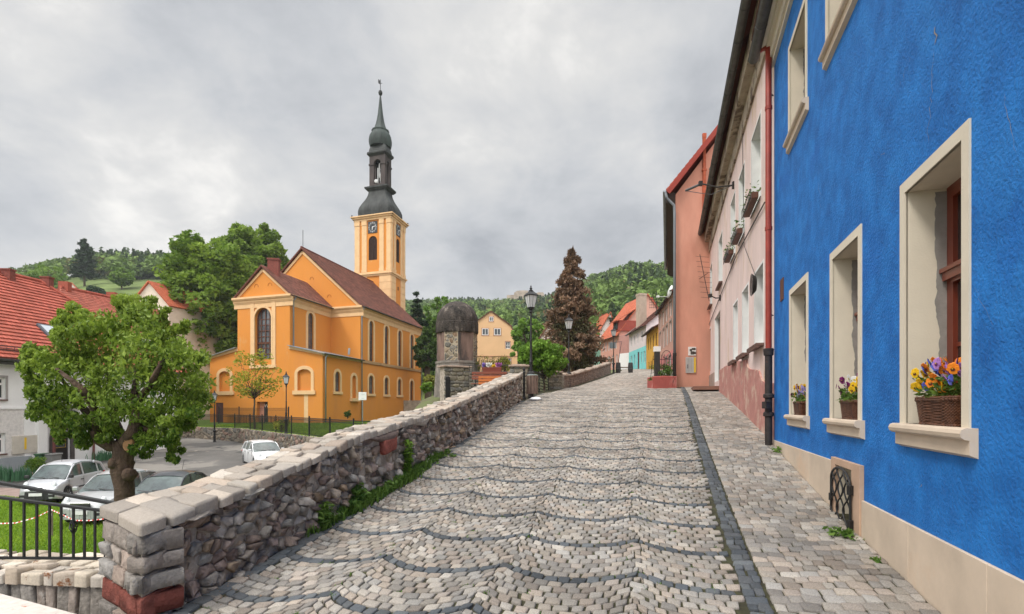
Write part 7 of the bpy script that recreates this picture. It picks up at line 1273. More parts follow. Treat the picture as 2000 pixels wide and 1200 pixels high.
# ================================================================ bins, bush, irises beside the white house
q0 = HW.pt(HW.uz(84)[0], 0, 1.1)
for i, (px, c_, lb) in enumerate(((88, (.05, .13, .06), 'green wheelie bin beside the white house porch'), (101, (.22, .22, .21), 'grey wheelie bin standing right of the green one by the porch'))):
    Z = 26.3; b = P(px, 0, Z); z = (794 - 925) / 1000 * Z; t = thing('wheelie_bin', lb, 'wheelie bin', (b.x, Z, z), group='wheelie bins'); mb = MB(); mb.hexa([(b.x + sx * .2, Z + sy * .22, z + .05) for sx, sy in ((-1, -1), (1, -1), (1, 1), (-1, 1))] + [(b.x + sx * .27, Z + sy * .3, z + .95) for sx, sy in ((-1, -1), (1, -1), (1, 1), (-1, 1))]); mb.build('bin_body', flat('bin_%d' % i, c_), t, bev=.02); mb = MB(); mb.box((b.x, Z, z + .99), (.6, .66, .08)); mb.build('lid', flat('bin_%d' % i, c_), t, bev=.02); mb = MB(); mb.tube([(b.x - .28, Z + .28, z + .1), (b.x + .28, Z + .28, z + .1)], .1, 10); mb.build('wheels', MATS['iron'], t)
def bush(name, label, c, r, n, leaf, lm, seed, cat='bush', sq=.9):
    T = thing(name, label, cat, (c[0], c[1], c[2] - r)); rg = np.random.default_rng(seed); cl = ellip_clumps(c, (r * .75, r * .75, r * .7), n, rg, r * .25, r * .4, .5); p, k = crown_pts(cl, 60, rg); V, F = leafverts(p, leaf, rg, -.1, .5); npmesh('foliage', V, [F], lm, T, attr=np.repeat(rg.uniform(0, 1, len(p)), 4)); mb = MB(); mb.tube([(c[0], c[1], c[2] - r), (c[0], c[1], c[2])], r * .12, 6); mb.build('stem', MATS['bark'], T); return T
b = P(70, 908, 24.6); bush('round_bush', 'small clipped round bush beside the green wheelie bin', (b.x, b.y, b.z), .5, 40, .07, lt_green, 3)
def iris(name, label, x0, x1, yb, Z, n, h, seed):
    rg = np.random.default_rng(seed); a, b = P(x0, yb, Z), P(x1, yb, Z); pts = np.column_stack([rg.uniform(a.x, b.x, n), Z + rg.normal(0, .35, n), np.full(n, a.z)]); o = blades(name, pts, h, .045, leafmat('iris_leaf', (.05, .14, .07), (.12, .26, .14)), lean=.35, seed=seed); tag(o, label, 'plants', kind='stuff')
iris('iris_bed', 'bed of upright grey-green iris leaves under the grey plinth', -60, 58, 938, 23.4, 500, .62, 3); iris('iris_patch', 'small patch of iris leaves by the far end of the white house', 190, 212, 899, 30, 160, .6, 4)
mb = MB(); 
for a_, b_ in (((-60, 949), (10, 944)), ((10, 944), (88, 921))): 
    f = lambda q_: (-3.44 * 1000 / (794 - q_[1])); Za, Zb = f(a_), f(b_); A_, B_ = P(a_[0], a_[1], Za), P(b_[0], b_[1], Zb); d_ = (B_ - A_).normalized(); s_ = Vector((-d_.y, d_.x, 0)) * .09; mb.hexa([A_ - s_ - Vector((0, 0, .1)), B_ - s_ - Vector((0, 0, .1)), B_ + s_ - Vector((0, 0, .1)), A_ + s_ - Vector((0, 0, .1)), A_ - s_ + Vector((0, 0, .1)), B_ - s_ + Vector((0, 0, .1)), B_ + s_ + Vector((0, 0, .1)), A_ + s_ + Vector((0, 0, .1))])
tag(mb.build('kerb', mat('brown_kerb', (.24, .15, .12))), kind='structure')
mb = MB(); mb.poly([(x_, y_, -3.435) for x_, y_ in ((-25.5, 23.0), (-17.2, 20.2), (-10.2, 18.2), (-11.0, 15.7), (-15.8, 17.9), (-26, 21.8))]); tag(mb.build('parking_strip', mat('reddish_paving', (.26, .19, .165), var=.25, ns=3, bump=.6, bs=20)), kind='structure')
c_ = P(367, 872, 34); mb = MB(); mb.lathe([(.55, -.0), (.55, .012), (.42, .012), (.42, .0)], (c_.x, c_.y, float(azl(0, 34)) + .01), 24, cap=False); tag(mb.build('manhole_ring', mat('pale_concrete', (.34, .30, .25))), 'pale concrete ring around a manhole in the asphalt street', 'manhole')

# ================================================================ cars
glassc = mat('car_glass', (.025, .035, .035), rough=.05, bump=0, spec=1.0, var=.4, ns=1.5, c2=(.10, .14, .13)); blackp = flat('black_plastic', (.02, .02, .021), .55); tyre = flat('tyre', (.015, .015, .015), .8); rimm = flat('wheel_rim', (.45, .45, .46), .3, .7); chrome = flat('chrome', (.5, .5, .5), .15, .9)
def car(label, paint, loc, rz, L_=3.6, W=1.62, kind='hatch', bumper=None, Hs=1.0, group='parked cars', S=(1, 1, 1), roofc=None):
    T = thing('parked_car', label, 'car', (0, 0, 0), group=group); xf = L_ / 2
    wr = .31; xw1, xw2 = xf - .72, -xf + .62; zr = 1.50 * Hs if kind == 'hatch' else 1.45 * Hs
    if kind == 'hatch': top = [(-xf, .62), (-xf + .05, .95), (-xf + .2, 1.0), (.75, .98), (1.05, .92), (xf - .35, .80), (xf - .08, .66), (xf, .55)]; cab = [(-xf + .02, .95), (-xf + .30, 1.36), (-xf + .75, 1.47), (-.2, 1.52), (.35, 1.46), (.55, 1.36), (1.12, .93)]
    elif kind == 'wagon': top = [(-xf, .55), (-xf + .04, .90), (-xf + .3, .97), (.7, .95), (1.05, .92), (xf - .5, .80), (xf - .1, .68), (xf, .52)]; cab = [(-xf + .05, .92), (-xf + .45, 1.36), (-xf + 1.0, 1.44), (-.1, 1.46), (.2, 1.42), (.45, 1.34), (1.15, .92)]
    else: top = [(-xf, .55), (-xf + .04, .95), (-xf + .5, .98), (.7, .95), (1.0, .92), (xf - .5, .82), (xf - .1, .70), (xf, .54)]; cab = [(-xf + .25, .97), (-xf + 1.05, 1.36), (-xf + 1.5, 1.44), (-.1, 1.46), (.15, 1.42), (.4, 1.34), (1.08, .92)]
    tx = [a for a, _ in top]; tz = [b for _, b in top]; xs = np.unique(np.concatenate([np.linspace(-xf, xf, 40), [xw1 + wr * s_ * 1.12 for s_ in (-1, -.92, -.7, -.4, 0, .4, .7, .92, 1)], [xw2 + wr * s_ * 1.12 for s_ in (-1, -.92, -.7, -.4, 0, .4, .7, .92, 1)]]))
    mb = MB(); rings = []
    for x_ in xs:
        e_ = min((xf - x_), (x_ + xf)); hw = W / 2 * (1 - .20 * max(0, 1 - e_ / .45) ** 2) - (.02 if e_ < .01 else 0); zb = .20 + .06 * max(0, 1 - e_ / .3)
        for xw in (xw1, xw2):
            if abs(x_ - xw) < wr * 1.12: zb = max(zb, .31 + math.sqrt(max(0, (wr * 1.12) ** 2 - (x_ - xw) ** 2)))
        zt = float(np.interp(x_, tx, tz)); zb = min(zb, zt - .1); zm = zb + (zt - zb) * .5
        pr = [(hw * .80, zb - .0), (hw * .97, zb), (hw, zb + min(.06, (zt - zb) * .3)), (hw * 1.0, zm), (hw * .985, zt - .10 * min(1, (zt - zb) / .4)), (hw * .93, zt - .02), (hw * .6, zt + .012), (0, zt + .022)]; i = len(mb.v); ring = [(x_, y_, z_) for y_, z_ in pr] + [(x_, -y_, z_) for y_, z_ in reversed(pr[:-1])]; mb.v += ring; rings.append(i)
    n = 15
    for a, b in zip(rings, rings[1:]):
        for k in range(n): mb.f.append((a + k, a + (k + 1) % n, b + (k + 1) % n, b + k)); mb.m.append(0)
    mb.f += [tuple(rings[0] + k for k in range(n)), tuple(rings[-1] + k for k in range(n - 1, -1, -1))]; mb.m += [0, 0]; bd_ = mb.build('body', paint, T, auto=38); WM[bd_.name] = WM[T.name]
    # cabin: glass volume, painted roof and pillars
    cx_ = [a for a, _ in cab]; cz = [b for _, b in cab]; xs2 = np.unique(np.concatenate([np.linspace(cx_[0], cx_[-1], 26), cx_])); G = MB(); rg_ = []
    def cr(x_, grow=0.0):
        zt = float(np.interp(x_, cx_, cz)); zbelt = float(np.interp(x_, tx, tz)) - .06; f = max(0, (zt - zbelt)) / .55; hb = W / 2 * .945 * (1 - .07 * max(0, (x_ - .6)) / .5) ; ht = hb - .19 * min(1, f); return [(hb + grow, zbelt), (ht + .02 + grow, zt - .07 * min(1, f)), (ht - .06, zt - .015), (ht * .5, zt + .01 + grow), (0, zt + .016 + grow)]
    for x_ in xs2: pr = cr(x_); i = len(G.v); G.v += [(x_, y_, z_) for y_, z_ in pr] + [(x_, -y_, z_) for y_, z_ in reversed(pr[:-1])]; rg_.append(i)
    for a, b in zip(rg_, rg_[1:]):
        for k in range(8): G.f.append((a + k, a + k + 1, b + k + 1, b + k)); G.m.append(0)
    G.build('windows', glassc, T, auto=30)
    xr0, xr1 = (cx_[1] + .05, cx_[-2] - .12) if kind != 'lift' else (cx_[1], cx_[-2] - .12); G = MB(); rg_ = []
    for x_ in np.linspace(xr0 - (.15 if kind == 'hatch' else .05), xr1 + .08, 16): pr = cr(x_, .008)[1:]; pr[0] = (pr[0][0] + .004, pr[0][1] - .03); i = len(G.v); G.v += [(x_, y_, z_ + .01) for y_, z_ in pr] + [(x_, -y_, z_ + .01) for y_, z_ in reversed(pr[:-1])]; rg_.append(i)
    for a, b in zip(rg_, rg_[1:]):
        for k in range(6): G.f.append((a + k, a + k + 1, b + k + 1, b + k)); G.m.append(0)
    G.build('roof', roofc or paint, T, auto=40)
    for s_ in (1, -1):
        mb = MB(); g_ = lambda x_, j: (x_, s_ * (cr(x_, .006)[j][0] + .004), cr(x_)[j][1])
        A = [g_(cx_[-1] - .03, 0), g_(cx_[-2], 1), g_(cx_[-3], 1)]; mb.tube([A[0], A[1], A[2]], .035, 6)
        B = [g_(cx_[0] + .05, 0), g_(cx_[1], 1), g_(cx_[2], 1)]; mb.tube(B, .06 if kind != 'lift' else .04, 6)
        mb.build('front_pillar', paint, T) if False else None
        for xp, wd in ((-.05 if kind == 'hatch' else -.1, .045), ((-xf + .62) if kind == 'hatch' else (-xf + 1.05), .04)):
            p0, p1 = cr(xp)[0], cr(xp)[1]; d = .012; mb.hexa([(xp - wd, s_ * (p0[0] + d), p0[1]), (xp + wd, s_ * (p0[0] + d), p0[1]), (xp + wd, s_ * (p0[0] - .03), p0[1]), (xp - wd, s_ * (p0[0] - .03), p0[1]), (xp - wd - .04, s_ * (p1[0] + d), p1[1]), (xp + wd - .04, s_ * (p1[0] + d), p1[1]), (xp + wd - .04, s_ * (p1[0] - .03), p1[1]), (xp - wd - .04, s_ * (p1[0] - .03), p1[1])])
        mb.build('pillars', paint, T)
        for xw in (xw1, xw2):
            ax = Matrix.Rotation(R(90), 3, 'X') if s_ < 0 else Matrix.Rotation(R(-90), 3, 'X'); c = (xw, s_ * (W / 2 - .20), .30); mb = MB(); mb.lathe([(.2, 0), (.30, .0), (.305, .03), (.305, .16), (.29, .185), (.215, .19)], c, 28, ax=ax); w_ = mb.build('wheel', tyre, T, auto=30); WM[w_.name] = WM[T.name]
            mb = MB(); mb.lathe([(.215, .172), (.21, .185), (.19, .172), (.05, .17), (.045, .19), (.01, .19)], c, 28, ax=ax)
            for k in range(9):
                t = k * 2 * math.pi / 9; mb.tube([(c[0] + .04 * math.cos(t), c[1] + s_ * .178, c[2] + .04 * math.sin(t)), (c[0] + .2 * math.cos(t), c[1] + s_ * .18, c[2] + .2 * math.sin(t))], .018, 4)
            mb.build('hubcap', rimm, w_); mb = MB(); mb.lathe([(.01, 0), (wr * 1.1, 0), (wr * 1.1, .02), (.01, .02)], (xw, s_ * (W / 2 - .32), .32), 20, ax=ax); mb.build('wheel_housing', blackp, w_)
        hw = W / 2
        mb = MB(); mb.box((1.0 if kind == 'hatch' else .95, s_ * (hw + .07), 1.0), (.12, .18, .13)); mb.build('mirror', blackp if kind == 'hatch' else paint, T, bev=.03)
        for xh in (.12, -.78 if kind == 'hatch' else -.85): mb = MB(); mb.box((xh, s_ * (hw + .006), .80), (.17, .03, .035)); mb.build('door_handle', blackp, T, bev=.006)
        if kind == 'hatch': mb = MB(); mb.box((-.1, s_ * (hw + .005), .53), (1.75, .025, .055)); mb.build('side_strip', blackp, T, bev=.006)
        for xg in (1.02, .0, -.92): mb = MB(); mb.box((xg, s_ * (hw + .000), .60), (.008, .012, .62)); mb.build('door_gap', blackp, T)
        mb = MB(); zf = .70; mb.lathe([(.02, 0), (.16, .02), (.17, .06), (.08, .10), (.01, .10)], (xf - .24, s_ * (hw - .26), zf), 14, sx=1.0, sy=.62, ax=Matrix.Rotation(R(70), 3, 'Y')); mb.build('headlight', flat('headlamp_glass', (.62, .65, .66), .1), T, smooth=True)
        mb = MB(); mb.box((-xf + .14, s_ * (hw - .09), .86), (.14, .14, .26)); mb.build('tail_light', flat('tail_red', (.45, .01, .01), .25), T, bev=.05)
        mb = MB(); mb.box((xf - .06, s_ * (hw * .62), .36), (.14, .34, .1)); mb.build('fog_vent', blackp, T, bev=.02)
    bm = bumper or paint; mb = MB(); pr_ = [(-hw * .93, xf - .30), (-hw * .8, xf - .04), (-hw * .4, xf + .04), (0, xf + .055), (hw * .4, xf + .04), (hw * .8, xf - .04), (hw * .93, xf - .30)]
    for (y0, x0), (y1, x1) in zip(pr_, pr_[1:]): mb.hexa([(x0 - .15, y0, .21), (x0, y0, .21), (x1, y1, .21), (x1 - .15, y1, .21), (x0 - .15, y0, .53), (x0 - .01, y0, .53), (x1 - .01, y1, .53), (x1 - .15, y1, .53)])
    mb.build('front_bumper', bm, T, bev=.02); mb = MB(); mb.box((xf + .01, 0, .62), (.06, .62 if kind != 'hatch' else .5, .12)); g2_ = mb.build('grille', blackp, T, bev=.02); WM[g2_.name] = WM[T.name]
    if kind != 'hatch': mb = MB(); mb.box((xf + .03, 0, .69), (.03, .64, .025)); mb.build('grille_trim', chrome, g2_)
    mb = MB(); mb.box((xf + .06, -.0, .42), (.015, .50, .11)); mb.build('number_plate', flat('plate_white', (.72, .72, .70)), T); mb = MB(); mb.box((0, 0, .26), (L_ * .9, W * .86, .14)); mb.build('underbody', blackp, T)
    mb = MB(); mb.tube([(-.9 if kind == 'lift' else .25, 0, 1.47 * 1), (-1.05 if kind == 'lift' else .1, 0, 1.78 if kind == 'lift' else 1.66)], .008, 4); mb.build('aerial', blackp, T)
    mb = MB(); mb.tube([(1.06, .3, .96), (.78, -.35, 1.18)], .01, 4) if False else mb.tube([(1.12, .45, .96), (1.02, -.1, 1.0)], .012, 4); mb.tube([(1.12, -.1, .96), (1.02, -.6, 1.0)], .012, 4); mb.build('wiper', blackp, T)
    T.location = loc; T.rotation_euler = (0, 0, rz); T.scale = S; return T
silver = flat('silver_paint', (.50, .51, .53), .28, .35, .5, .6); silver2 = flat('pale_silver_paint', (.46, .47, .47), .28, .35, .5, .6); darkp = flat('anthracite_paint', (.03, .034, .04), .3, .3, .5, .6); whitep = flat('white_car_paint', (.72, .73, .74), .3, 0, .5, .6)
car('small silver hatchback with black front bumper and side strip parked beside the lawn', silver, (-16.6, 19.0, -3.43), R(279), 3.55, 1.6, 'hatch', blackp, S=(.78, .80, .93))
car('pale silver liftback with chrome topped grille, half behind the cherry trunk', silver2, (-12.5, 16.3, -3.43), R(277), 4.2, 1.7, 'lift', None, S=(.82, .82, .95))
car('dark anthracite car with pale windscreen between silver liftback and stone parapet', darkp, (-10.75, 16.1, -3.43), R(277), 4.1, 1.7, 'lift', None, .98, S=(.82, .82, .93))
car('white estate car in front of the retaining wall, cut off by the parapet', whitep, (-14.0, 28.8, -3.32), R(-52), 4.4, 1.76, 'wagon', None, S=(.88, .88, .95))
# ================================================================ trees
# cherry tree beside the parapet
T = thing('cherry_tree', 'gnarled pollarded cherry tree with drooping leaves between the cars and the parapet', 'tree', (-8.1, 10.6, -3.45)); rg = np.random.default_rng(12); mb = MB(); Z = 10.6
tr_ = [P(242, 1125, Z), P(243, 1010, Z), P(243, 955, Z), P(238, 920, Z), P(241, 890, Z), P(240, 862, Z)]; mb.tube(tr_, [.24, .185, .17, .20, .175, .185], 14)
for c_, r_ in ((P(224, 905, Z - .12), .13), (P(253, 927, Z - .12), .14), (P(248, 862, Z - .1), .15), (P(228, 930, Z - .1), .1), (P(247, 905, Z + .05), .15)): mb.lathe([(.01, -r_), (r_ * .7, -r_ * .7), (r_, 0), (r_ * .7, r_ * .7), (.01, r_)], c_, 10)
lf = [[P(240, 870, Z), P(215, 872, Z), P(193, 858, Z), P(190, 842, Z)], [P(192, 845, Z), P(180, 820, Z + .3), P(150, 780, Z + .3), P(120, 740, Z + .4)], [P(245, 865, Z), P(262, 845, Z - .2), P(268, 815, Z - .1), P(262, 770, Z + .1), P(270, 690, Z)], [P(250, 868, Z), P(285, 835, Z + .5), P(320, 800, Z + .6), P(350, 770, Z + .6)], [P(238, 862, Z), P(225, 820, Z + .5), P(215, 760, Z + .7), P(205, 690, Z + .6)], [P(193, 845, Z), P(185, 800, Z - .4), P(160, 760, Z - .8), P(110, 720, Z - .9)], [P(262, 800, Z), P(300, 740, Z - .7), P(320, 700, Z - .7)], [P(268, 830, Z), P(310, 850, Z - .2), P(330, 862, Z - .3)]]
rad_ = [(.13, .12, .12, .13), (.12, .09, .06, .03), (.15, .14, .11, .07, .03), (.10, .08, .05, .03), (.11, .08, .05, .03), (.1, .07, .05, .02), (.08, .05, .03), (.05, .03, .015)]
for l_, r_ in zip(lf, rad_): mb.tube(l_, list(r_), 9)
mb.v = [(x_ + rg.normal(0, .008), y_ + rg.normal(0, .008), z_) for x_, y_, z_ in mb.v]; mb.build('trunk', mat('cherry_bark', (.085, .055, .038), var=.5, ns=7, bump=1.0, bs=16, bd=.05, streak=True, st=((.20, .13, .08), 3, .58, .7)), T, smooth=True)
m_ = MB(); c_ = P(250, 868, Z - .24); m_.lathe([(.01, .0), (.10, .01), (.115, -.02)], c_, 14, ax=Matrix.Rotation(R(78), 3, 'X'), sy=1.3); m_.build('pruning_scar', mat('cut_wood', (.28, .15, .07), var=.3, ns=9), T)
out_ = [(112, 655, .20), (145, 612, .17), (165, 630, .3), (205, 640, .35), (250, 595, .25), (262, 620, .35), (285, 625, .25), (230, 655, .4), (75, 700, .3), (60, 720, .2), (110, 700, .4), (150, 680, .4), (310, 650, .35), (340, 665, .35), (370, 700, .35), (385, 740, .3), (395, 770, .25), (380, 800, .3), (350, 790, .35), (90, 760, .35), (75, 800, .25), (110, 820, .3), (150, 830, .25), (130, 770, .4), (300, 840, .25), (280, 868, .2), (320, 865, .2), (335, 835, .25), (365, 825, .2), (120, 850, .13), (160, 850, .15), (205, 740, .5), (260, 720, .5), (300, 730, .5), (180, 770, .45), (250, 780, .45), (320, 760, .45), (220, 800, .35), (290, 800, .35), (190, 820, .3), (215, 845, .2), (335, 880, .1), (318, 615, .1), (120, 632, .13), (138, 628, .12), (160, 645, .15), (240, 590, .12), (262, 598, .14), (290, 608, .13), (270, 608, .14), (66, 690, .14), (55, 705, .12), (352, 645, .13), (340, 700, .4), (200, 690, .5), (250, 670, .45), (295, 680, .45), (160, 720, .45), (70, 750, .2), (95, 725, .35)]
cl = []
for x_, y_, r_ in out_:
    for k in range(6): dy_ = rg.normal(0, .6) * min(1, r_ * 3.2); c_ = P(x_ + rg.normal(0, 9), y_ + rg.normal(0, 9), Z + dy_) ; cl.append((c_.x, c_.y, c_.z * (1 if True else 1), r_ * rg.uniform(.5, .85)))
cl = np.array(cl); p, k = crown_pts(cl, 105, rg, .85); V, F = leafverts(p, .098, rg, .8, .46, .3); tn = np.clip(rg.uniform(0, .45, len(cl))[k] + rg.uniform(0, .6, len(k)) - .05 + np.clip((p[:, 2] - .2) * .13, -.1, .25), 0, 1); npmesh('crown', V, [F], lt_cherry, T, attr=np.repeat(tn, 4))  # light from above put into the leaf tint: paler towards the crown top
# lindens behind the church
def at(px, py, Z): return tuple(P(px, py, Z))
def bigtree(name, label, px, pyc, Z, rx, ry, gzv, seed, lm, n=170, per=95, leaf=.75, rz=None, tr=.5, lump=.2, clr=None, group=None, **kw):
    c = P(px, pyc, Z); s = Z / 1000; return tree(name, label, (c.x, c.y, gzv), 0, c, (rx * s, (rz or rx) * s, ry * s), n, per, leaf, lm, tr, clr=clr or (rx * s * .12, rx * s * .22), seed=seed, lump=lump, group=group, **kw)
bigtree('linden_tree', 'huge dense bright green linden tree left of the orange church', 418, 595, 70, 86, 122, -2, 5, leafmat('leaf_linden', (.08, .16, .016), (.30, .42, .06), .45), 330, 105, .62, shell=.62, flatb=.95, droop=.3)
bigtree('linden_tree', 'second rounder linden rising behind the orange church gables', 492, 525, 88, 62, 78, -2, 6, MATS['leaf_linden'], 200, 90, .75, shell=.6, droop=.3)
# small young tree by the church
c = P(497, 742, 37.5); tree('young_maple', 'young yellow-green maple in front of the WC door of the church', (c.x, c.y, -1.76), 0, c, (1.75, 1.6, 2.3), 75, 30, .17, lt_yel, .075, clr=(.22, .42), seed=8, lump=.25, droop=.2, shell=.35, fork=(c.x, c.y, .55), nl=28)
c = P(1060, 700, 22.3); tree('round_maple', 'compact round-crowned green shrub tree between lamp and iron gate', (c.x + .1, c.y, .6), 0, c, (.98, .85, .74), 130, 62, .115, lt_fresh, .05, clr=(.16, .26), seed=9, lump=.12, droop=.7, shell=.5, flatb=1.0, nl=16, asp=.8, fork=(c.x + .05, c.y, 1.15)); 
# brown spruce and other conifers
def conifer(name, label, px, ytop, ybot, Z, wpx, zb, lm, seed, n=2600, per=8, leaf=.28, droop=.6, tiers=26, ragged=.25, wtop=.04, cat='tree', group=None, shape=.9):
    rg = np.random.default_rng(seed); b = P(px, ybot, Z); zt = (794 - ytop) / 1000 * Z; T = thing(name, label, cat, (b.x, b.y, zb), group=group); R0 = wpx / 2000 * Z; pts = []; z0 = b.z; mb = MB(); mb.tube([(b.x, b.y, zb - .3), (b.x, b.y, z0 + (zt - z0) * .5), (b.x, b.y, zt)], [R0 * .09, R0 * .05, .01], 8); tn = []
    for k in range(tiers):
        t = (k + rg.uniform(-.3, .3)) / tiers; z = z0 + (zt - z0) * t; rr = R0 * max(wtop, (1 - t) ** shape); nb = int(7 + 7 * (1 - t))
        for j in range(nb):
            a = rg.uniform(0, 6.283); r_ = rr * rg.uniform(1 - ragged * 1.6, 1 + ragged * .5); m = max(5, int(n / tiers / nb * (rr / R0 + .35) * 1.2)); s_ = rg.uniform(.08, 1, m) ** .7; col_ = rg.uniform(0, .6)
            x_ = b.x + np.cos(a) * r_ * s_ + rg.normal(0, r_ * .085, m) * s_; y_ = b.y + np.sin(a) * r_ * s_ + rg.normal(0, r_ * .085, m) * s_; zz_ = z - r_ * s_ * .30 + r_ * .12 * s_ ** 3 + rg.normal(0, .035 * R0, m) - (np.abs(rg.normal(0, .05 * R0, m)) * s_)
            pts.append(np.column_stack([x_, y_, zz_])); tn.append(np.clip(col_ + rg.uniform(0, .4, m), 0, 1)); mb.tube([(b.x, b.y, z), (b.x + math.cos(a) * r_ * .9, b.y + math.sin(a) * r_ * .9, z - r_ * .22)], [.03 + .02 * R0 * (1 - t), .008], 4)
    mb.build('trunk', MATS['bark'], T); pts = np.concatenate(pts); tn = np.concatenate(tn); V, F = leafverts(pts, leaf, rg, droop, .32); npmesh('crown', V, [F], lm, T, attr=np.repeat(tn, 4)); return T
conifer('brown_spruce', 'tall spruce with dying rust-brown needles beside the low block wall', 1117, 484, 718, 44, 134, 2.3, lt_brown, 3, 34000, leaf=.36, tiers=24, ragged=.38, shape=.62)
c = P(1117, 640, 44); T = bpy.data.objects['brown_spruce']
rg = np.random.default_rng(7); a = rg.uniform(0, 6.28, 5000); t = rg.uniform(0, 1, 5000); rr = 2.4 * (1 - t * .5) * rg.uniform(.6, 1, 5000); pts = np.column_stack([c.x + np.cos(a) * rr, c.y + np.sin(a) * rr, 3.4 + t * 5.5 - rr * .25 + rg.normal(0, .15, 5000)]); V, F = leafverts(pts, .3, rg, .6, .32); npmesh('green_lower_needles', V, [F], leafmat('needle_olive', (.05, .05, .018), (.12, .115, .05), .1), T, attr=np.repeat(rg.uniform(0, 1, 5000), 4))
conifer('pine_tree', 'dark ragged pine standing just right of the church eaves', 815, 566, 705, 92, 50, 0, lt_conif, 4, 5200, leaf=.75, tiers=15, ragged=.45, shape=.45, droop=.0)
conifer('fir_tree', 'lone dark fir standing on the left hillside meadow', 165, 466, 536, 175, 44, 40, lt_conif, 5, 6000, leaf=1.1, tiers=16, ragged=.3, shape=.42, droop=.1)
for i, (px, py, Z, rx, ry, zb, lm, lb) in enumerate(((858, 640, 95, 30, 62, 1, lt_fresh, 'tall light green tree between the pine and the monument'), (835, 690, 70, 26, 45, 0, lt_dark, 'dark leafy tree low beside the church downpipe'), (1030, 668, 72, 32, 48, 1, lt_fresh, 'bright green tree right of the beige house'), (870, 700, 60, 22, 50, 0, lt_dark, 'dark green tree hidden behind the stone monument'))): bigtree('broadleaf_tree', lb, px, py, Z, rx, ry, zb, 20 + i, lm, 90, 60, .55, group='trees behind the monument', shell=.5)
for i, (px, py, Z, rx, ry, lm, lb) in enumerate(((842, 745, 45, 15, 10, lt_shrub, 'olive shrub on the bank left of the monument'), (833, 757, 40, 12, 9, lt_green, 'green shrub near the church side landing'), (985, 712, 60, 16, 9, lt_shrub, 'low ochre shrub at the foot of the beige house'), (240, 905, 33, 18, 9, lt_green, 'green shrub beside the asphalt street beyond the cherry trunk'))): c = P(px, py, Z); bush('garden_shrub', lb, (c.x, c.y, c.z), rx * Z / 1000, 30, .22, lm, 60 + i, 'shrub')
c = P(707, 809, 50); bush('wall_shrub', 'small dark shrub at the foot of the church wall', (c.x - 1.4, c.y, c.z), .45, 20, .12, lt_dark, 71)
c = P(550, 830, 33); bush('thin_sapling', 'thin reddish sapling behind the fence left of the church lamp', (c.x, c.y, c.z), .55, 14, .1, lt_shrub, 72, 'sapling')
# bench, barrels and guard post up the street
T = thing('street_bench', 'weathered timber bench and planters past the farthest lamp', 'bench', P(1218, 727, 44)); c = P(1219, 722, 46); m = mat('weathered_timber', (.20, .15, .11), ns=8)
mb = MB(); mb.box((c.x, c.y, c.z + .18), (1.5, .4, .06), .3); mb.build('seat', m, T)
for s_ in (-.55, .55): mb = MB(); mb.box((c.x + s_, c.y + s_ * .3, c.z - .05), (.08, .38, .45), .3); mb.build('leg', m, T)
for i, (px, lb) in enumerate(((1207.5, 'black pointed barrel left of the timber street bench'), (1231.5, 'black barrel planter right of the timber street bench'))): c = P(px, 728, 44); t = thing('barrel_planter', lb, 'barrel', c, group='black barrels'); mb = MB(); mb.lathe([(.17, -.2), (.22, .3), (.21, .6), (.18, .85)], c, 14); mb.build('barrel', blackp, t, smooth=False); mb = MB(); mb.lathe([(.23, .30), (.23, .34)], c, 14); mb.lathe([(.205, .7), (.205, .73)], c, 14); mb.build('hoop', darkzinc, t)
# shop sign by the pink house
T = thing('hanging_sign', 'grey board sign hanging beside the farthest street lamp', 'sign', P(1198, 675, 60)); mb = MB(); c = P(1196.5, 675, 60); mb.box(c, (.75, .06, .7), .2); mb.build('panel', flat('sign_grey', (.12, .15, .16)), T); mb = MB(); mb.tube([c + Vector((0, 0, .35)), c + Vector((1.2, .5, .5))], .03, 4); mb.tube([c + Vector((.7, .2, -2.0)), c + Vector((1.1, .3, .4))], .03, 4); mb.build('sign_bracket', MATS['iron'], T)

# ================================================================ hills
def sm(t): t = np.clip(t, 0, 1); return t * t * (3 - 2 * t)
rx_ = np.array([-2200, -700, -300, 0, 60, 120, 200, 300, 380, 450, 560, 700, 820, 900, 960, 1065, 1150, 1230, 1300, 1500, 2200, 4200]); ry_ = np.array([560, 560, 552, 538, 530, 516, 502, 505, 520, 540, 575, 590, 592, 588, 590, 586, 545, 522, 520, 530, 540, 560]); rZ = np.array([230, 230, 230, 235, 235, 240, 250, 255, 270, 300, 350, 420, 440, 450, 450, 440, 340, 280, 260, 250, 250, 250])
def ridge(xp): return np.interp(xp, rx_, (794 - ry_) / 1000), np.interp(xp, rx_, rZ)
_q = np.random.default_rng(3); _ph = _q.uniform(0, 6.28, 8)
def hz(x_, y_):
    x_ = np.asarray(x_, float); y_ = np.asarray(y_, float); xp = x_ / np.maximum(y_, 1) * 1000 + 1000; sl_, zr_ = ridge(xp); zb = np.interp(xp, [0, 700, 900, 1100, 1300], [0, -1, 1, 5, 9]); t = (y_ - 95) / (zr_ - 95); top = sl_ * zr_ - 6.5; h = zb + (top - zb) * (np.clip(t, 0, 1) ** np.interp(xp, [400, 700], [.72, 1.0])); bump = 2.2 * (np.sin(x_ * .045 + _ph[0]) * np.sin(y_ * .035 + _ph[1]) + .5 * np.sin(x_ * .11 + y_ * .08 + _ph[2])) * np.clip(t * 2, 0, 1) * np.clip(2.2 - 2.2 * t, 0, 1)
    return h + bump - np.where(t > 1, (y_ - zr_) * .10, 0)
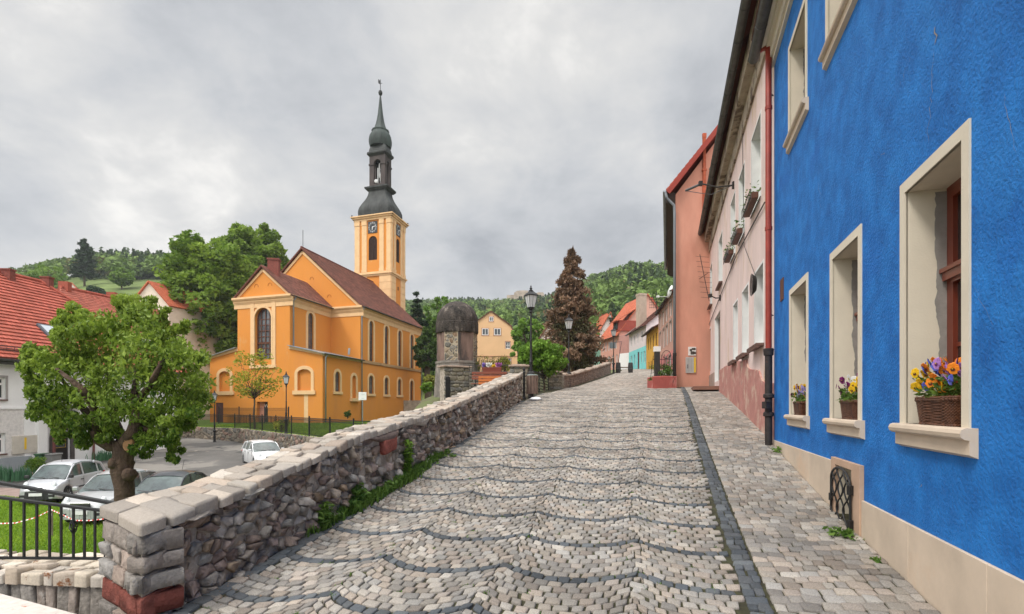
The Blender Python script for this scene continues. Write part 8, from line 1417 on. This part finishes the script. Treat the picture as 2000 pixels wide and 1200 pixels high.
nx_, ny_ = 150, 60; xps = np.concatenate([np.linspace(-900, -300, 8)[:-1], np.linspace(-300, 2300, 120)]); yy = np.concatenate([np.linspace(88, 470, 56), [560, 700, 850]]); XP, YY = np.meshgrid(xps, yy); XX = (XP - 1000) / 1000 * YY; ZZ = np.where(YY < 520, hz(XX, YY), -20.0); V = np.stack([XX, YY, ZZ], 2).reshape(-1, 3); nc = XP.shape[1]; i = (np.arange(XP.shape[0] - 1)[:, None] * nc + np.arange(nc - 1)[None]).ravel()[:, None]; F = i + [0, 1, nc + 1, nc]
tag(npmesh('hills', V, [F], earth, smooth=True, origin=(0, 200, 0)), kind='structure')
mb = MB(); mb.quad((-900, -300, -4.6), (900, -300, -4.6), (900, 900, -4.6), (-900, 900, -4.6)); tag(mb.build('ground', earth), kind='structure')
mb = MB()
for a, b in ((-400, -69), (-69, -13)): mb.quad((a, 57, -1.9 if False else -2.3), (b, 57, -2.3), (b * 1.3, 100, -1), (a * 1.3, 100, -1))
mb.quad((-1.5, 80, -1), (30, 80, 4.6), (40, 112, 8), (-1.5, 112, 1)); tag(mb.build('town_ground', earth), kind='structure')
def forest(name, label, n, sel, size, lm, seed, kind='round', per=46, leaf=1.5, ylim=(100, 455)):
    rg = np.random.default_rng(seed); y_ = rg.uniform(*ylim, n * 4) ; xp = rg.uniform(-250, 1420, n * 4); ok = sel(xp, y_, rg); y_, xp = y_[ok][:n], xp[ok][:n]; x_ = (xp - 1000) / 1000 * y_; z = hz(x_, y_); n = len(x_); s_ = size * rg.uniform(.6, 1.35, n); k = np.repeat(np.arange(n), per); u = rg.normal(size=(len(k), 3)); u /= np.linalg.norm(u, axis=1)[:, None]; u[:, 2] = np.abs(u[:, 2]) * 1.15 - .25
    if kind == 'round': p = np.column_stack([x_[k], y_[k], z[k] + s_[k] * .62]) + u * s_[k][:, None] * [.56, .56, .62] * rg.uniform(.75, 1.05, len(k))[:, None]
    else: t = rg.uniform(0, 1, len(k)) ** .8; a = rg.uniform(0, 6.28, len(k)); rr = s_[k] * .30 * (1 - t) * rg.uniform(.6, 1, len(k)); p = np.column_stack([x_[k] + np.cos(a) * rr, y_[k] + np.sin(a) * rr, z[k] + s_[k] * 1.5 * t])
    lf_ = leaf * (s_[k] / size); V, F = leafverts(p, lf_, rg, .2 if kind == 'round' else .7, .75, .4); ct = rg.uniform(0, 1, n); npm = npmesh(name, V, [F], lm, attr=np.repeat(np.clip(ct[k] * .75 + rg.uniform(0, .25, len(k)), 0, 1), 4)); tag(npm, label, 'forest', kind='stuff'); return npm
def meadow(xp, y_): return ((xp > 60) & (xp < 345) & (y_ > 100) & (y_ < 192 + 8 * np.sin(xp * .05)))
_n = lambda x_, y_: np.sin(x_ * .021 + 1.3) + np.sin(y_ * .05 + x_ * .008) 
ridgeY = lambda xp: np.interp(xp, rx_, rZ)
fo1 = leafmat('forest_green', (.06, .11, .025), (.20, .29, .07), .15, .8); fo2 = leafmat('forest_dark', (.035, .065, .03), (.09, .13, .05), .1, .8); fo3 = leafmat('forest_mixed', (.09, .095, .035), (.24, .22, .08), .15, .8)
inr = lambda xp, y_: (y_ < ridgeY(xp) + 6)
forest('hillside_wood', 'mixed broadleaf woods covering the hills behind the town', 6800, lambda xp, y_, rg: ~meadow(xp, y_) & inr(xp, y_) & (_n(xp, y_) > -1.2) & ((y_ < 420) | (xp > 500)), 6.2, fo1, 1, per=56, leaf=1.25)
forest('conifer_wood', 'darker conifer stands along the hill crests', 2400, lambda xp, y_, rg: ~meadow(xp, y_) & inr(xp, y_) & ((y_ > ridgeY(xp) * .78) & (xp < 460) & (xp > 150) | (xp > 800) & (_n(xp * 1.7, y_) > .3)), 5.6, fo2, 2, 'cone', 44, 1.3)
forest('spring_wood', 'brownish and yellow-green spring trees scattered in the hill woods', 1300, lambda xp, y_, rg: ~meadow(xp, y_) & inr(xp, y_) & (rg.uniform(0, 1, len(xp)) < .5), 5.5, fo3, 3, per=46, leaf=1.1)
for i, (px, py, Z, r_, lm, lb) in enumerate(((238, 535, 165, 3.2, lt_green, 'single round tree in the middle of the hillside meadow'), (190, 548, 140, 2.6, lt_conif, 'small dark tree low on the hillside meadow'), (92, 540, 145, 5.0, lt_green, 'bright leafy tree at the left edge of the hillside meadow'), (20, 508, 200, 4.0, lt_shrub, 'thin pale tree standing out on the skyline at far left'), (650, 583, 150, 5, lt_green, 'tree top behind the church'))[:4]):
    c = P(px, py, Z); gz_ = float(hz(c.x, c.y)); tree('hill_tree', lb, (c.x, c.y, gz_), 0, (c.x, c.y, gz_ + r_ * 1.2), (r_, r_, r_), 50, 40, .9, lm, .25, clr=(r_ * .2, r_ * .35), seed=90 + i, group='single trees on the meadow hill')
# fortress ruin on the crest
Z = 432; T = thing('fortress_ruin', 'ruined stone fortress walls on the wooded crest behind the street lamp', 'ruin', tuple(P(1035, 590, Z))); stn = mat('ruin_stone', (.36, .29, .23), var=.3, ns=.3, bump=.6, bs=1, bd=.3); mb = MB(); pr = [(1004, 590), (1004, 574), (1010, 570.5), (1020, 569.5), (1031, 570), (1033, 590)]; w = px_wall(1000, Z, 1066, Z, (0, -1))
def sil(pr, d0, d1):
    mb = MB(); q = [w.uz(*p_) for p_ in pr]; mb.poly([w.pt(a, b, d1) for a, b in q]); mb.poly([w.pt(a, b, d0) for a, b in q])
    for (a, b), (c, d) in zip(q, q[1:] + q[:1]): mb.quad(w.pt(a, b, d0), w.pt(c, d, d0), w.pt(c, d, d1), w.pt(a, b, d1))
    return mb
sil(pr, -6, 4).build('bastion', stn, T); sil([(1031, 592), (1031, 575), (1040, 576), (1052, 571.5), (1061, 572), (1063, 577), (1063, 592)], -4, 1).build('curtain_wall', stn, T); sil([(990, 592), (990, 577), (1004, 576), (1004, 592)], -4, 0).build('low_wall', stn, T)
# ================================================================ valley haze
mb = MB(); mb.box((0, 290, 47), (1840, 1240, 107)); hz_o = mb.build('haze', MATS['iron']); hz_o.data.materials.clear(); tag(hz_o, kind='stuff')
m = bpy.data.materials.new('haze_volume'); m.use_nodes = True; t_ = m.node_tree; t_.nodes.clear(); o_ = t_.nodes.new('ShaderNodeOutputMaterial'); v_ = t_.nodes.new('ShaderNodeVolumePrincipled'); v_.inputs['Color'].default_value = (.86, .90, .95, 1); v_.inputs['Density'].default_value = .0003; v_.inputs['Anisotropy'].default_value = .2; t_.links.new(v_.outputs[0], o_.inputs['Volume']); hz_o.data.materials.append(m)
